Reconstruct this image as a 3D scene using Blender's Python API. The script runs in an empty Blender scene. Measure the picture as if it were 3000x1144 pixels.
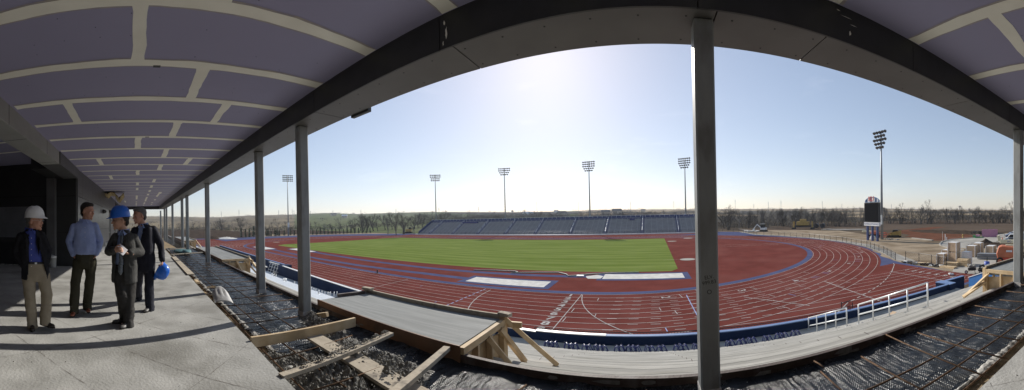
import bpy, math, random
import numpy as np
from mathutils import Vector, Matrix, noise
random.seed(7)
SC = bpy.context.scene
COL = SC.collection
# ---------------------------------------------------------------- camera
CF, AZ0, CY0, ROLL, CH = 946.18, 1.1672, 638.75, -0.0244, 1.57
GZ = CH - 7.36                      # level of the running track
cF = Vector((-math.cos(AZ0), math.sin(AZ0), 0)); cU = Vector((0, 0, 1)); cR = cF.cross(cU)
cR3 = cR * math.cos(ROLL) + cU * math.sin(ROLL); cU3 = cU * math.cos(ROLL) - cR * math.sin(ROLL)
CAM = Vector((0, 0, CH))
def ray(x, y):
    u = (x - 1500) / CF; v = (CY0 - y) / CF
    return cR3 * math.sin(u) + cF * math.cos(u) + cU3 * v
def onz(x, y, z=0.0):
    d = ray(x, y); return CAM + d * ((z - CH) / d.z)
def ony(x, y, Y):
    d = ray(x, y); return CAM + d * (Y / d.y)
def atd(x, y, D):
    d = ray(x, y); return CAM + d * (D / math.hypot(d.x, d.y))
cam_data = bpy.data.cameras.new('camera'); cam = bpy.data.objects.new('camera', cam_data)
COL.objects.link(cam); SC.camera = cam
cam_data.type = 'PANO'; cam_data.panorama_type = 'CENTRAL_CYLINDRICAL'
cam_data.central_cylindrical_range_u_min = -1500 / CF; cam_data.central_cylindrical_range_u_max = 1500 / CF
cam_data.central_cylindrical_range_v_min = -(1144 - CY0) / CF; cam_data.central_cylindrical_range_v_max = CY0 / CF
cam_data.central_cylindrical_radius = 1.0
cam_data.clip_end = 9000; cam_data.clip_start = 0.05
cam.matrix_world = Matrix(((cR3.x, cU3.x, -cF.x, 0), (cR3.y, cU3.y, -cF.y, 0), (cR3.z, cU3.z, -cF.z, CH), (0, 0, 0, 1)))
# ---------------------------------------------------------------- materials
def srgb(r, g, b):
    f = lambda c: (c / 255 / 12.92) if c <= 10 else ((c / 255 + .055) / 1.055) ** 2.4
    return (f(r), f(g), f(b))
def mat(name, c1, c2=None, scale=6.0, rough=0.8, bump=0.0, bscale=40.0, metal=0.0, spec=0.5, detail=4.0, stretch=None, c3=None, s3=.7, coat=0.0, emit=None, lo=.35, hi=.65):
    if rough >= .85 and spec == .5: spec = 0.0
    m = bpy.data.materials.new(name); m.use_nodes = True
    nt = m.node_tree; N = nt.nodes; L = nt.links; b = N['Principled BSDF']
    b.inputs['Roughness'].default_value = rough; b.inputs['Metallic'].default_value = metal
    b.inputs['Specular IOR Level'].default_value = spec
    if coat: b.inputs['Coat Weight'].default_value = coat
    if emit: b.inputs['Emission Color'].default_value = (*emit, 1); b.inputs['Emission Strength'].default_value = 1
    tc = N.new('ShaderNodeTexCoord'); vec = tc.outputs['Object']
    if stretch:
        mp = N.new('ShaderNodeMapping'); mp.inputs['Scale'].default_value = stretch
        L.new(vec, mp.inputs[0]); vec = mp.outputs[0]
    if c2 is None: c2 = tuple(x * .8 for x in c1)
    n = N.new('ShaderNodeTexNoise'); n.inputs['Scale'].default_value = scale; n.inputs['Detail'].default_value = detail
    L.new(vec, n.inputs['Vector'])
    r = N.new('ShaderNodeValToRGB'); r.color_ramp.elements[0].position = lo; r.color_ramp.elements[1].position = hi
    r.color_ramp.elements[0].color = (*c1, 1); r.color_ramp.elements[1].color = (*c2, 1)
    L.new(n.outputs['Fac'], r.inputs[0]); out = r.outputs[0]
    if c3 is not None:
        n3 = N.new('ShaderNodeTexNoise'); n3.inputs['Scale'].default_value = s3; n3.inputs['Detail'].default_value = 6
        L.new(vec, n3.inputs['Vector'])
        r3 = N.new('ShaderNodeValToRGB'); r3.color_ramp.elements[0].position = .52; r3.color_ramp.elements[1].position = .68
        L.new(n3.outputs['Fac'], r3.inputs[0])
        mx = N.new('ShaderNodeMix'); mx.data_type = 'RGBA'
        L.new(r3.outputs[0], mx.inputs[0]); L.new(out, mx.inputs[6]); mx.inputs[7].default_value = (*c3, 1); out = mx.outputs[2]
    L.new(out, b.inputs['Base Color'])
    if bump:
        bn = N.new('ShaderNodeTexNoise'); bn.inputs['Scale'].default_value = bscale; bn.inputs['Detail'].default_value = 5
        L.new(vec, bn.inputs['Vector'])
        bp = N.new('ShaderNodeBump'); bp.inputs['Strength'].default_value = bump; bp.inputs['Distance'].default_value = .02
        L.new(bn.outputs['Fac'], bp.inputs['Height']); L.new(bp.outputs[0], b.inputs['Normal'])
    return m
M = {}
M['slab'] = mat('finished concrete', (.305, .302, .285), (.42, .416, .395), 1.9, .85, .35, 30, c3=(.215, .21, .192), s3=.6, detail=13)
M['tread'] = mat('tread concrete', (.36, .345, .31), (.46, .44, .40), 3, .9, .2, 20, c3=(.30, .285, .255), s3=1.3, detail=10, stretch=(.35, 1.5, 1))
M['fresh'] = mat('fresh concrete', (.20, .207, .20), (.275, .28, .27), 4, .8, .25, 60, detail=9, stretch=(.35, 6, 1), c3=(.18, .185, .178), s3=.8, spec=.3)
M['wood'] = mat('pine lumber', (.50, .36, .20), (.62, .48, .30), 5, .75, .1, 30, stretch=(1, 1, 1), c3=(.42, .30, .17), s3=2)
M['wood_grey'] = mat('cement stained lumber', (.40, .35, .28), (.52, .46, .37), 5, .85, .3, 40, c3=(.20, .18, .155), s3=5)
M['plywood'] = mat('form plywood', (.17, .085, .045), (.23, .12, .06), 4, .6, .1, 30, c3=(.12, .07, .045), s3=2)
M['curb_face'] = mat('stained steel angle', (.050, .030, .022), (.075, .050, .038), 3, .7, .3, 30, c3=(.12, .10, .09), s3=5)
M['rust'] = mat('rusty rebar', (.085, .055, .038), (.16, .105, .07), 30, .85, .3, 100)
M['mud'] = mat('wet mortar', (.125, .115, .098), (.20, .19, .165), 12, .75, .8, 40, detail=8)
M['dust'] = mat('cement dust strip', (.30, .29, .265), (.50, .485, .45), 22, .9, .4, 40, c3=(.07, .065, .06), s3=9)
M['earthstrip'] = mat('sandy fill', (.26, .20, .13), (.34, .27, .18), 10, .9, .5, 40, c3=(.16, .13, .10), s3=7)
M['grout_dark'] = mat('grey mortar smear', (.17, .16, .15), (.24, .23, .215), 14, .9, .3, 40)
M['steel'] = mat('grey primed steel', (.235, .243, .24), (.30, .31, .305), 5, .5, .12, 14, metal=0, c3=(.17, .165, .155), s3=4, stretch=(1, 1, .35))
M['grout'] = mat('grout', (.42, .40, .38), (.52, .50, .48), 14, .9, .3, 30)
M['galv'] = mat('galvanised steel', (.62, .64, .65), (.72, .74, .75), 8, .4, .0, metal=.3)
M['white'] = mat('white paint', (.74, .74, .72), (.80, .80, .79), 4, .45)
M['fascia_in'] = mat('charcoal metal panel', (.034, .034, .035), (.044, .044, .044), 3, .5, .05, 6)
M['soffit'] = mat('grey composite panel', (.092, .089, .083), (.116, .112, .105), 1.5, .5, .04, 5)
M['wallpanel'] = mat('dark grey wall panel', (.095, .097, .102), (.118, .12, .125), 2, .38, .03, 5)
M['wallpanel_low'] = mat('slate grey lower panel', (.12, .125, .135), (.145, .15, .16), 2, .32, .03, 5)
M['darkwall'] = mat('black panel', (.02, .021, .023), (.027, .028, .03), 2, .5)
M['lightbeam'] = mat('grey primed bulkhead', (.32, .325, .315), (.36, .365, .355), 2, .6, .05, 6)
M['joint'] = mat('black joint', (.006, .006, .006), (.01, .01, .01), 5, .8)
M['screw'] = mat('screw head', (.03, .03, .03), (.05, .05, .05), 5, .5, metal=.5)
M['shutter'] = mat('shutter slat', (.13, .135, .15), (.16, .165, .18), 3, .4)
M['track'] = mat('red polyurethane', (.126, .038, .031), (.158, .048, .040), .35, .95, .1, 60, detail=9, c3=(.172, .062, .052), s3=.09, spec=0)
M['trackblue'] = mat('blue polyurethane', (.070, .080, .150), (.088, .100, .180), .6, .95, .1, 60, detail=8, spec=0)
M['line'] = mat('lane paint', (.36, .33, .31), (.49, .455, .43), 1.5, .8, spec=0)
M['lineblue'] = mat('blue mark paint', (.12, .2, .45), (.16, .25, .5), 2, .7)
M['sand'] = mat('pit sand', (.52, .50, .46), (.64, .62, .58), 1.5, .95, .5, 3)
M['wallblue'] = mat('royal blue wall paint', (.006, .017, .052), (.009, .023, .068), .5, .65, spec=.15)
M['wallbluelit'] = mat('sunlit tone of wall blue', (.03, .13, .36), (.035, .15, .40), 1.2, .55)  # wall blue brightened, so the sun on the end wall is in the colour
M['capblue'] = mat('pale blue cap', (.13, .20, .36), (.17, .25, .42), 2, .6, spec=.2)
M['seatblue'] = mat('blue seat bracket', (.02, .03, .13), (.035, .045, .2), 20, .4)
M['alu'] = mat('aluminium bench', (.52, .53, .55), (.60, .61, .63), 3, .45, metal=.2)
M['tread_a'] = mat('tread concrete darker', (.33, .318, .288), (.41, .395, .36), 2.2, .9, .2, 20, c3=(.28, .268, .24), s3=.8, detail=10, stretch=(.4, 1.6, 1))
M['tread_b'] = mat('tread concrete lighter', (.40, .385, .345), (.49, .47, .425), 2.6, .9, .2, 20, c3=(.34, .325, .285), s3=1.1, detail=10, stretch=(.4, 1.6, 1))
M['tread_dk'] = mat('darker tread gutter', (.28, .268, .24), (.37, .355, .32), 3, .9, .2, 20, detail=10, stretch=(.4, 1.6, 1))  # darker tone for the inner band of each tread
M['alu_dk'] = mat('aluminium deck', (.27, .275, .30), (.33, .335, .36), .6, .6, metal=.2)
M['black'] = mat('black paint', (.015, .015, .016), (.022, .022, .022), 6, .5)
M['mesh_black'] = mat('black chain link wire', (.02, .022, .022), (.03, .03, .03), 6, .6)
M['dirt'] = mat('tan graded soil', (.235, .185, .130), (.33, .265, .19), .35, .95, .5, 1.2, detail=9, c3=(.16, .12, .08), s3=.12)
M['brownfield'] = mat('tilled brown soil', (.088, .066, .050), (.115, .088, .068), .08, .95, .4, 1.5, detail=8, stretch=(1, .35, 1))
M['clay'] = mat('red clay', (.115, .052, .033), (.15, .07, .046), .25, .95, .4, 2, detail=8, c3=(.09, .045, .03), s3=.3)
M['darksoil'] = mat('dark topsoil', (.045, .034, .026), (.075, .056, .043), .5, .95, .8, 2, detail=8)
M['pad'] = mat('pale concrete pad', (.32, .30, .265), (.39, .37, .33), .4, .9, c3=(.27, .25, .22), s3=.3)
M['bark'] = mat('bare bark', (.085, .075, .066), (.13, .115, .10), 2, .9)
M['bark2'] = mat('pale bark', (.13, .118, .105), (.18, .165, .15), 2, .9)
M['brush'] = mat('dry brush', (.11, .085, .062), (.16, .13, .095), .5, .95)
M['ever'] = mat('evergreen foliage', (.022, .040, .018), (.045, .07, .03), 6, .8)
M['farwood'] = mat('far bare wood', (.085, .075, .068), (.12, .105, .09), .05, .95)
M['card'] = mat('brown cardboard', (.46, .33, .21), (.54, .40, .27), 3, .8, c3=(.38, .27, .17), s3=1.5)
M['wrap'] = mat('stretch wrap', (.60, .57, .54), (.72, .70, .67), 6, .35)
M['orange'] = mat('orange lift paint', (.42, .12, .05), (.50, .15, .07), 1.5, .6)
M['yellow'] = mat('machine yellow', (.34, .23, .06), (.42, .28, .08), 2, .6)
M['cream'] = mat('cream boom paint', (.66, .60, .40), (.72, .66, .46), 2, .5)
M['rubber'] = mat('tyre rubber', (.02, .019, .018), (.05, .045, .04), 8, .85)
M['glassdk'] = mat('dark glass', (.02, .025, .03), (.03, .035, .04), 2, .1)
M['carpaint'] = mat('white van paint', (.62, .63, .64), (.7, .7, .7), 2, .3, coat=.5)
M['carblue'] = mat('dark blue car paint', (.03, .04, .08), (.04, .05, .1), 2, .25, coat=.5)
M['pink'] = mat('pink wrapped panels', (.42, .19, .28), (.50, .24, .34), 3, .8)
M['screen'] = mat('unlit screen', (.012, .012, .013), (.016, .016, .017), 3, .9, spec=0)
M['signwhite'] = mat('white sign panel', (.62, .62, .63), (.68, .68, .68), 3, .5)
M['kured'] = mat('red letters', (.45, .13, .13), (.50, .17, .16), 3, .6)
M['navy'] = mat('blue steel', (.018, .035, .13), (.022, .045, .15), 3, .5)
M['lamp'] = mat('lamp housing', (.05, .05, .055), (.08, .08, .085), 4, .5, metal=.2)
M['lens'] = mat('lamp lens', (.10, .105, .11), (.16, .165, .17), 4, .25)
M['pole'] = mat('galvanised pole', (.27, .28, .29), (.33, .34, .35), .8, .5, metal=.3)
M['bucket'] = mat('white plastic bucket', (.6, .6, .58), (.68, .68, .66), 4, .4)
M['barrelblue'] = mat('blue plastic barrel', (.03, .06, .30), (.04, .08, .36), 3, .4)
M['tarp'] = mat('teal tarp', (.05, .12, .13), (.08, .17, .18), 8, .7)
M['shovel'] = mat('galvanised scoop', (.36, .35, .33), (.46, .45, .43), 6, .5, .15, 20, metal=.3, c3=(.28, .27, .25), s3=4)
M['hose'] = mat('grey green hose', (.30, .34, .28), (.38, .42, .36), 4, .6)
M['insul'] = mat('yellow insulation', (.42, .33, .18), (.54, .44, .27), 8, .95, .6, 20)
M['green'] = mat('green straps', (.04, .2, .06), (.05, .25, .08), 4, .6)
M['hivis'] = mat('hi vis vest', (.45, .6, .05), (.5, .65, .08), 4, .8)
M['roofgrey'] = mat('grey shingle', (.10, .10, .10), (.14, .135, .13), 2, .9)
M['housewall'] = mat('tan siding', (.34, .30, .25), (.40, .36, .30), 2, .8)
M['metalroof'] = mat('white metal roof', (.65, .67, .7), (.72, .74, .76), 2, .5)
M['red_plastic'] = mat('red plastic', (.5, .05, .03), (.6, .08, .05), 4, .4)
# people
M['skin'] = mat('skin', (.44, .25, .17), (.50, .29, .205), 8, .5, spec=.35)
M['skin2'] = mat('ruddy skin', (.46, .24, .165), (.52, .28, .20), 8, .5, spec=.35)
M['navy_suit'] = mat('black wool', (.011, .011, .014), (.017, .017, .021), 14, .85, .2, 200, spec=.25)
M['blk_suit'] = mat('dark navy pinstripe wool', (.014, .015, .024), (.02, .021, .032), 14, .8, .2, 200, spec=.25)
M['grey_suit'] = mat('grey check wool', (.046, .046, .044), (.062, .062, .059), 14, .85, .2, 200, spec=.25)
M['grey_trouser'] = mat('charcoal wool', (.030, .028, .027), (.042, .040, .038), 14, .85, .2, 200, spec=.25)
M['khaki'] = mat('khaki cotton', (.29, .245, .18), (.345, .295, .22), 8, .9, .2, 60)
M['olive'] = mat('dark olive cotton', (.052, .050, .036), (.068, .064, .047), 8, .9, .2, 60)
M['shirt_blue'] = mat('royal blue cotton', (.045, .065, .30), (.055, .08, .35), 10, .8)
M['shirt_light'] = mat('light blue cotton', (.27, .34, .60), (.32, .39, .66), 10, .8, .15, 40)
M['shirt_pale'] = mat('pale blue cotton', (.25, .33, .56), (.3, .38, .62), 10, .8)
M['tie'] = mat('striped tie', (.09, .11, .14), (.22, .25, .28), 60, .5, lo=.45, hi=.55)
M['belt'] = mat('black leather', (.012, .01, .009), (.02, .016, .014), 10, .4)
M['shoe_bl'] = mat('brown black shoe leather', (.022, .016, .012), (.035, .026, .02), 10, .35)
M['shoe_gr'] = mat('dusty grey shoe leather', (.10, .095, .09), (.17, .16, .15), 10, .45)
M['shoe_br'] = mat('red brown shoe leather', (.20, .06, .03), (.28, .09, .05), 10, .35)
M['hair_dark'] = mat('dark hair', (.016, .012, .009), (.03, .022, .016), 60, .7, .8, 160)
M['hair_grey'] = mat('grey hair', (.10, .095, .09), (.18, .17, .165), 60, .7, .8, 160)
M['hat_white'] = mat('white hard hat', (.80, .80, .79), (.84, .84, .83), 3, .3)
M['hat_blue'] = mat('blue hard hat', (.015, .12, .55), (.02, .14, .6), 3, .28)
M['eye'] = mat('eye', (.02, .015, .012), (.03, .02, .015), 3, .2)
M['paper'] = mat('white paper', (.86, .87, .90), (.88, .89, .92), 3, .8)
# ---------------------------------------------------------------- mesh helpers
def root_of(p):
    while p.parent: p = p.parent
    return p
class MB:
    def __init__(s): s.v = []; s.f = []
    def add(s, V, F):
        o = len(s.v); s.v += [tuple(x) for x in V]; s.f += [tuple(i + o for i in f) for f in F]; return s
    def box(s, c, d, rz=0.0, Mx=None):
        x, y, z = d[0] / 2, d[1] / 2, d[2] / 2
        V = [Vector((a * x, b * y, e * z)) for e in (-1, 1) for b in (-1, 1) for a in (-1, 1)]
        R = Mx if Mx is not None else Matrix.Rotation(rz, 3, 'Z')
        V = [R @ q + Vector(c) for q in V]
        return s.add(V, [(0, 2, 3, 1), (4, 5, 7, 6), (0, 1, 5, 4), (2, 6, 7, 3), (0, 4, 6, 2), (1, 3, 7, 5)])
    def b2(s, x0, x1, y0, y1, z0, z1):
        return s.box(((x0 + x1) / 2, (y0 + y1) / 2, (z0 + z1) / 2), (abs(x1 - x0), abs(y1 - y0), abs(z1 - z0)))
    def bar(s, p, q, w, h, up=(0, 0, 1)):
        p = Vector(p); q = Vector(q); d = (q - p)
        L = d.length; d.normalize(); up = Vector(up)
        if abs(d.dot(up)) > .98: up = Vector((1, 0, 0))
        sx = d.cross(up).normalized(); uz = sx.cross(d).normalized()
        V = [e + sx * (a * w / 2) + uz * (b * h / 2) for e in (p, q) for a, b in ((-1, -1), (1, -1), (1, 1), (-1, 1))]
        return s.add(V, [(0, 1, 2, 3), (7, 6, 5, 4), (0, 4, 5, 1), (1, 5, 6, 2), (2, 6, 7, 3), (3, 7, 4, 0)])
    def tube(s, pts, r, n=6, cap=True):
        pts = [Vector(p) for p in pts]; rs = r if isinstance(r, (list, tuple)) else [r] * len(pts)
        V = []; F = []; prev = None
        for i, p in enumerate(pts):
            d = (pts[min(i + 1, len(pts) - 1)] - pts[max(i - 1, 0)])
            if d.length < 1e-9: d = Vector((0, 0, 1))
            d.normalize()
            if prev is None:
                a = Vector((0, 0, 1)) if abs(d.z) < .9 else Vector((1, 0, 0))
                x = d.cross(a).normalized()
            else:
                x = (prev - d * prev.dot(d)); x = x.normalized() if x.length > 1e-6 else d.orthogonal().normalized()
            prev = x; y = d.cross(x)
            for k in range(n):
                t = 2 * math.pi * k / n
                V.append(p + (x * math.cos(t) + y * math.sin(t)) * rs[i])
        for i in range(len(pts) - 1):
            for k in range(n):
                F.append((i * n + k, i * n + (k + 1) % n, (i + 1) * n + (k + 1) % n, (i + 1) * n + k))
        if cap: F.append(tuple(range(n))[::-1]); F.append(tuple((len(pts) - 1) * n + k for k in range(n)))
        return s.add(V, F)
    def lathe(s, c, prof, n=16, axis=None):
        c = Vector(c); Rm = Matrix.Identity(3)
        if axis is not None: Rm = Vector((0, 0, 1)).rotation_difference(Vector(axis)).to_matrix()
        V = []; F = []
        for r, z in prof:
            for k in range(n):
                t = 2 * math.pi * k / n; V.append(c + Rm @ Vector((r * math.cos(t), r * math.sin(t), z)))
        for i in range(len(prof) - 1):
            for k in range(n):
                F.append((i * n + k, i * n + (k + 1) % n, (i + 1) * n + (k + 1) % n, (i + 1) * n + k))
        F.append(tuple(range(n))[::-1]); F.append(tuple((len(prof) - 1) * n + k for k in range(n)))
        return s.add(V, F)
    def ell(s, c, r, n=12, m=8, Mx=None):
        c = Vector(c); r = (r, r, r) if isinstance(r, (int, float)) else r
        V = [Vector((0, 0, -r[2]))]; F = []
        for j in range(1, m):
            a = -math.pi / 2 + math.pi * j / m
            for k in range(n):
                t = 2 * math.pi * k / n; V.append(Vector((r[0] * math.cos(a) * math.cos(t), r[1] * math.cos(a) * math.sin(t), r[2] * math.sin(a))))
        V.append(Vector((0, 0, r[2])))
        for k in range(n): F.append((0, 1 + (k + 1) % n, 1 + k))
        for j in range(m - 2):
            for k in range(n): F.append((1 + j * n + k, 1 + j * n + (k + 1) % n, 1 + (j + 1) * n + (k + 1) % n, 1 + (j + 1) * n + k))
        t0 = 1 + (m - 2) * n
        for k in range(n): F.append((t0 + k, t0 + (k + 1) % n, len(V) - 1))
        if Mx is not None: V = [Mx @ v for v in V]
        return s.add([v + c for v in V], F)
    def prism(s, poly, z0, z1, Mx=None, off=(0, 0, 0)):
        n = len(poly); V = [Vector((x, y, z)) for z in (z0, z1) for x, y in poly]
        if Mx is not None: V = [Mx @ v for v in V]
        V = [v + Vector(off) for v in V]
        return s.add(V, [tuple(range(n))[::-1], tuple(range(n, 2 * n))] + [(i, (i + 1) % n, n + (i + 1) % n, n + i) for i in range(n)])
    def strip(s, pts, w, z=None):
        P = [Vector((p[0], p[1], (p[2] if len(p) > 2 else 0) if z is None else z)) for p in pts]; V = []
        for i, p in enumerate(P):
            d = P[min(i + 1, len(P) - 1)] - P[max(i - 1, 0)]; d.z = 0; d.normalize(); n = Vector((-d.y, d.x, 0))
            ww = w if not isinstance(w, (list, tuple)) else w[i]
            V += [p + n * ww / 2, p - n * ww / 2]
        return s.add(V, [(2 * i, 2 * i + 1, 2 * i + 3, 2 * i + 2) for i in range(len(P) - 1)])
    def poly(s, pts, z):
        return s.add([(p[0], p[1], z) for p in pts], [tuple(range(len(pts)))])
    def each(s, name, m, parent=None, **kw):      # every separate piece becomes a mesh of its own
        n = len(s.v); p = list(range(n))
        def f(a):
            while p[a] != a: p[a] = p[p[a]]; a = p[a]
            return a
        for q in s.f:
            for k in q[1:]: p[f(k)] = f(q[0])
        G = {}
        for q in s.f: G.setdefault(f(q[0]), []).append(q)
        out = []
        for fs in G.values():
            used = sorted({i for q in fs for i in q}); mp = {a: b for b, a in enumerate(used)}
            mb = MB(); mb.v = [s.v[i] for i in used]; mb.f = [tuple(mp[i] for i in q) for q in fs]; out.append(mb.build(name, m, parent, **kw))
        return out
    def build(s, name, m, parent=None, smooth=False, local=False, bevel=0.0, **props):
        me = bpy.data.meshes.new(name); V = s.v
        if parent is not None and not local:
            r = root_of(parent); Mi = r.matrix_basis.inverted(); V = [Mi @ Vector(v) for v in V]
        me.from_pydata([tuple(v) for v in V], [], s.f); me.update()
        if smooth: me.polygons.foreach_set('use_smooth', [True] * len(me.polygons))
        o = bpy.data.objects.new(name, me); COL.objects.link(o)
        if m is not None: me.materials.append(M[m] if isinstance(m, str) else m)
        if parent is not None: o.parent = parent
        if bevel:
            b = o.modifiers.new('bevel', 'BEVEL'); b.width = bevel; b.segments = 1; b.limit_method = 'ANGLE'
        for k, v in props.items(): o[k] = v
        return o
def thing(name, label, cat, loc=(0, 0, 0), group=None, rz=0.0):
    o = bpy.data.objects.new(name, None); COL.objects.link(o)
    o.location = loc; o.rotation_euler = (0, 0, rz); o['label'] = label; o['category'] = cat
    o.matrix_basis = Matrix.Translation(loc) @ Matrix.Rotation(rz, 4, 'Z')
    if group: o['group'] = group
    o.empty_display_size = .1
    return o
def tag(o, label, cat, group=None):
    o['label'] = label; o['category'] = cat
    if group: o['group'] = group
    return o
def copy_tree(o, parent=None):
    c = o.copy(); COL.objects.link(c); c.parent = parent
    for ch in list(o.children): copy_tree(ch, c)
    return c
def text_mesh(txt, size, Mx, depth=0.0, extrude=0.0, bold=0.0):
    cu = bpy.data.curves.new('t', 'FONT'); cu.body = txt; cu.size = size; cu.align_x = 'CENTER'; cu.align_y = 'CENTER'
    cu.extrude = extrude; cu.offset = bold
    o = bpy.data.objects.new('t', cu); COL.objects.link(o); bpy.context.view_layer.update()
    me = bpy.data.meshes.new_from_object(o.evaluated_get(bpy.context.evaluated_depsgraph_get()))
    V = [Mx @ v.co for v in me.vertices]; F = [tuple(p.vertices) for p in me.polygons]
    bpy.data.objects.remove(o); bpy.data.curves.remove(cu); bpy.data.meshes.remove(me)
    return MB().add(V, F)
def fbm(x, y, z=0.0, o=4):
    return noise.fractal(Vector((x, y, z)), 1.0, 2.0, o)
# ---------------------------------------------------------------- sky and sun
SAZ = Vector((-math.cos(1.276), math.sin(1.276), 0)); SEL = math.radians(29.3)
sun_dir = Vector((SAZ.x * math.cos(SEL), SAZ.y * math.cos(SEL), math.sin(SEL)))
W = bpy.data.worlds.new('World'); SC.world = W; W.use_nodes = True
wn = W.node_tree.nodes; sky = wn.new('ShaderNodeTexSky'); sky.sky_type = 'NISHITA'; sky.sun_disc = False
sky.sun_elevation = SEL; sky.sun_rotation = math.atan2(sun_dir.x, sun_dir.y)
sky.air_density = 1.0; sky.dust_density = 0.42; sky.ozone_density = 2.5; SKYG, SKYS = .64, .203; sky.altitude = 300
tcw = wn.new('ShaderNodeTexCoord'); mpw = wn.new('ShaderNodeMapping'); mpw.inputs['Scale'].default_value = (3, 3, 14)
nzw = wn.new('ShaderNodeTexNoise'); nzw.inputs['Scale'].default_value = 1.6; nzw.inputs['Detail'].default_value = 7; nzw.inputs['Roughness'].default_value = .62
rpw = wn.new('ShaderNodeValToRGB'); rpw.color_ramp.elements[0].position = .60; rpw.color_ramp.elements[0].color = (0, 0, 0, 1); rpw.color_ramp.elements[1].position = .78; rpw.color_ramp.elements[1].color = (.32, .28, .22, 1)
lw = W.node_tree.links; lw.new(tcw.outputs['Generated'], mpw.inputs[0]); lw.new(mpw.outputs[0], nzw.inputs['Vector']); lw.new(nzw.outputs['Fac'], rpw.inputs[0])
tint = wn.new('ShaderNodeMix'); tint.data_type = 'RGBA'; tint.blend_type = 'MULTIPLY'; tint.inputs[0].default_value = 1; tint.inputs[7].default_value = (1.045, .99, .995, 1)
wisp = wn.new('ShaderNodeMix'); wisp.data_type = 'RGBA'; wisp.blend_type = 'ADD'; wisp.inputs[0].default_value = 1
gm = wn.new('ShaderNodeGamma'); gm.inputs[1].default_value = SKYG
W.node_tree.links.new(sky.outputs[0], gm.inputs[0]); lw.new(gm.outputs[0], tint.inputs[6]); lw.new(tint.outputs[2], wisp.inputs[6]); lw.new(rpw.outputs[0], wisp.inputs[7]); lw.new(wisp.outputs[2], wn['Background'].inputs[0]); wn['Background'].inputs[1].default_value = SKYS
sl = bpy.data.lights.new('sun', 'SUN'); sl.energy = 4.8; sl.angle = math.radians(.5); sl.color = (1, .95, .87)
so = bpy.data.objects.new('sun', sl); COL.objects.link(so); so.rotation_euler = (-sun_dir).to_track_quat('-Z', 'Y').to_euler()
so.location = (0, 0, 60)
SC.view_settings.view_transform = 'Standard'; SC.view_settings.look = 'None'; SC.view_settings.exposure = 0.25
# ---------------------------------------------------------------- terrain
def interp(x, T):
    if x <= T[0][0]: return T[0][1]
    for (a, b), (c, d) in zip(T, T[1:]):
        if x <= c: return b + (d - b) * (x - a) / (c - a)
    return T[-1][1]
SKY = [(0, 632), (480, 634), (600, 637), (660, 636), (720, 632), (850, 629), (950, 624), (1050, 627), (1250, 621), (1500, 622), (1650, 620), (1750, 615), (1900, 614), (2100, 613), (2400, 612), (2560, 610), (2700, 614), (3000, 616)]
def hz(px):
    d = cR3 * math.sin((px - 1500) / CF) + cF * math.cos((px - 1500) / CF)
    v = -d.z / (cU3.z); return CY0 - v * CF
R1T = [(0, 330), (1000, 330), (1150, 210), (2000, 210), (2150, 230), (3000, 235)]
def px_of_az(th): return 396 + th * CF            # approximate column of an azimuth
def ground_z(th, r):
    px = px_of_az(th); r1 = interp(px, R1T); r2 = 1300.0
    if px < -500 or px > 3500 or r <= r1: return GZ - .03
    e = (hz(min(max(px, 0), 3000)) - interp(px, SKY)) / CF
    fade = min(1, max(0, (px + 500) / 400)) * min(1, max(0, (3500 - px) / 400))
    zs = CH + r2 * e * 0.98
    if r > r2: return GZ + (zs - GZ) * fade - (r - r2) * .012
    t = (r - r1) / (r2 - r1)
    s = t ** 1.15
    n = fbm(math.cos(th) * r / 170 + 5, math.sin(th) * r / 170) * 5 * math.sin(math.pi * t) 
    return GZ - .03 + ((zs - GZ) * s + n * .8 * min(1, t * 3)) * fade
def ground_at(x, y): return ground_z(math.atan2(y, -x), math.hypot(x, y))
def lerp3(a, b, t): return tuple(p + (q - p) * t for p, q in zip(a, b))
def terr_col(th, r):
    px = px_of_az(th); n = fbm(math.cos(th) * r / 90, math.sin(th) * r / 90); n2 = fbm(math.cos(th) * r / 400 + 9, math.sin(th) * r / 400 + 3)
    tan = (.21, .17, .11); brn = (.13, .108, .075); grn = (.105, .125, .055); drk = (.06, .052, .04); straw = (.30, .235, .15)
    if px < 860: c = lerp3(brn, tan, max(0, min(1, .5 + n * 1.2)))
    elif px < 1330: c = lerp3(grn, (.14, .145, .085), max(0, min(1, .3 + n)))
    elif px < 1700: c = lerp3(grn, drk, 1 if n2 > -.05 else 0)
    else: c = lerp3(straw, drk, 1 if n2 > .12 else max(0, min(.4, .1 + n)))
    if r < 170:
        c = (.15, .125, .09) if px < 2080 else (.10, .078, .058)
    return c
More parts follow.
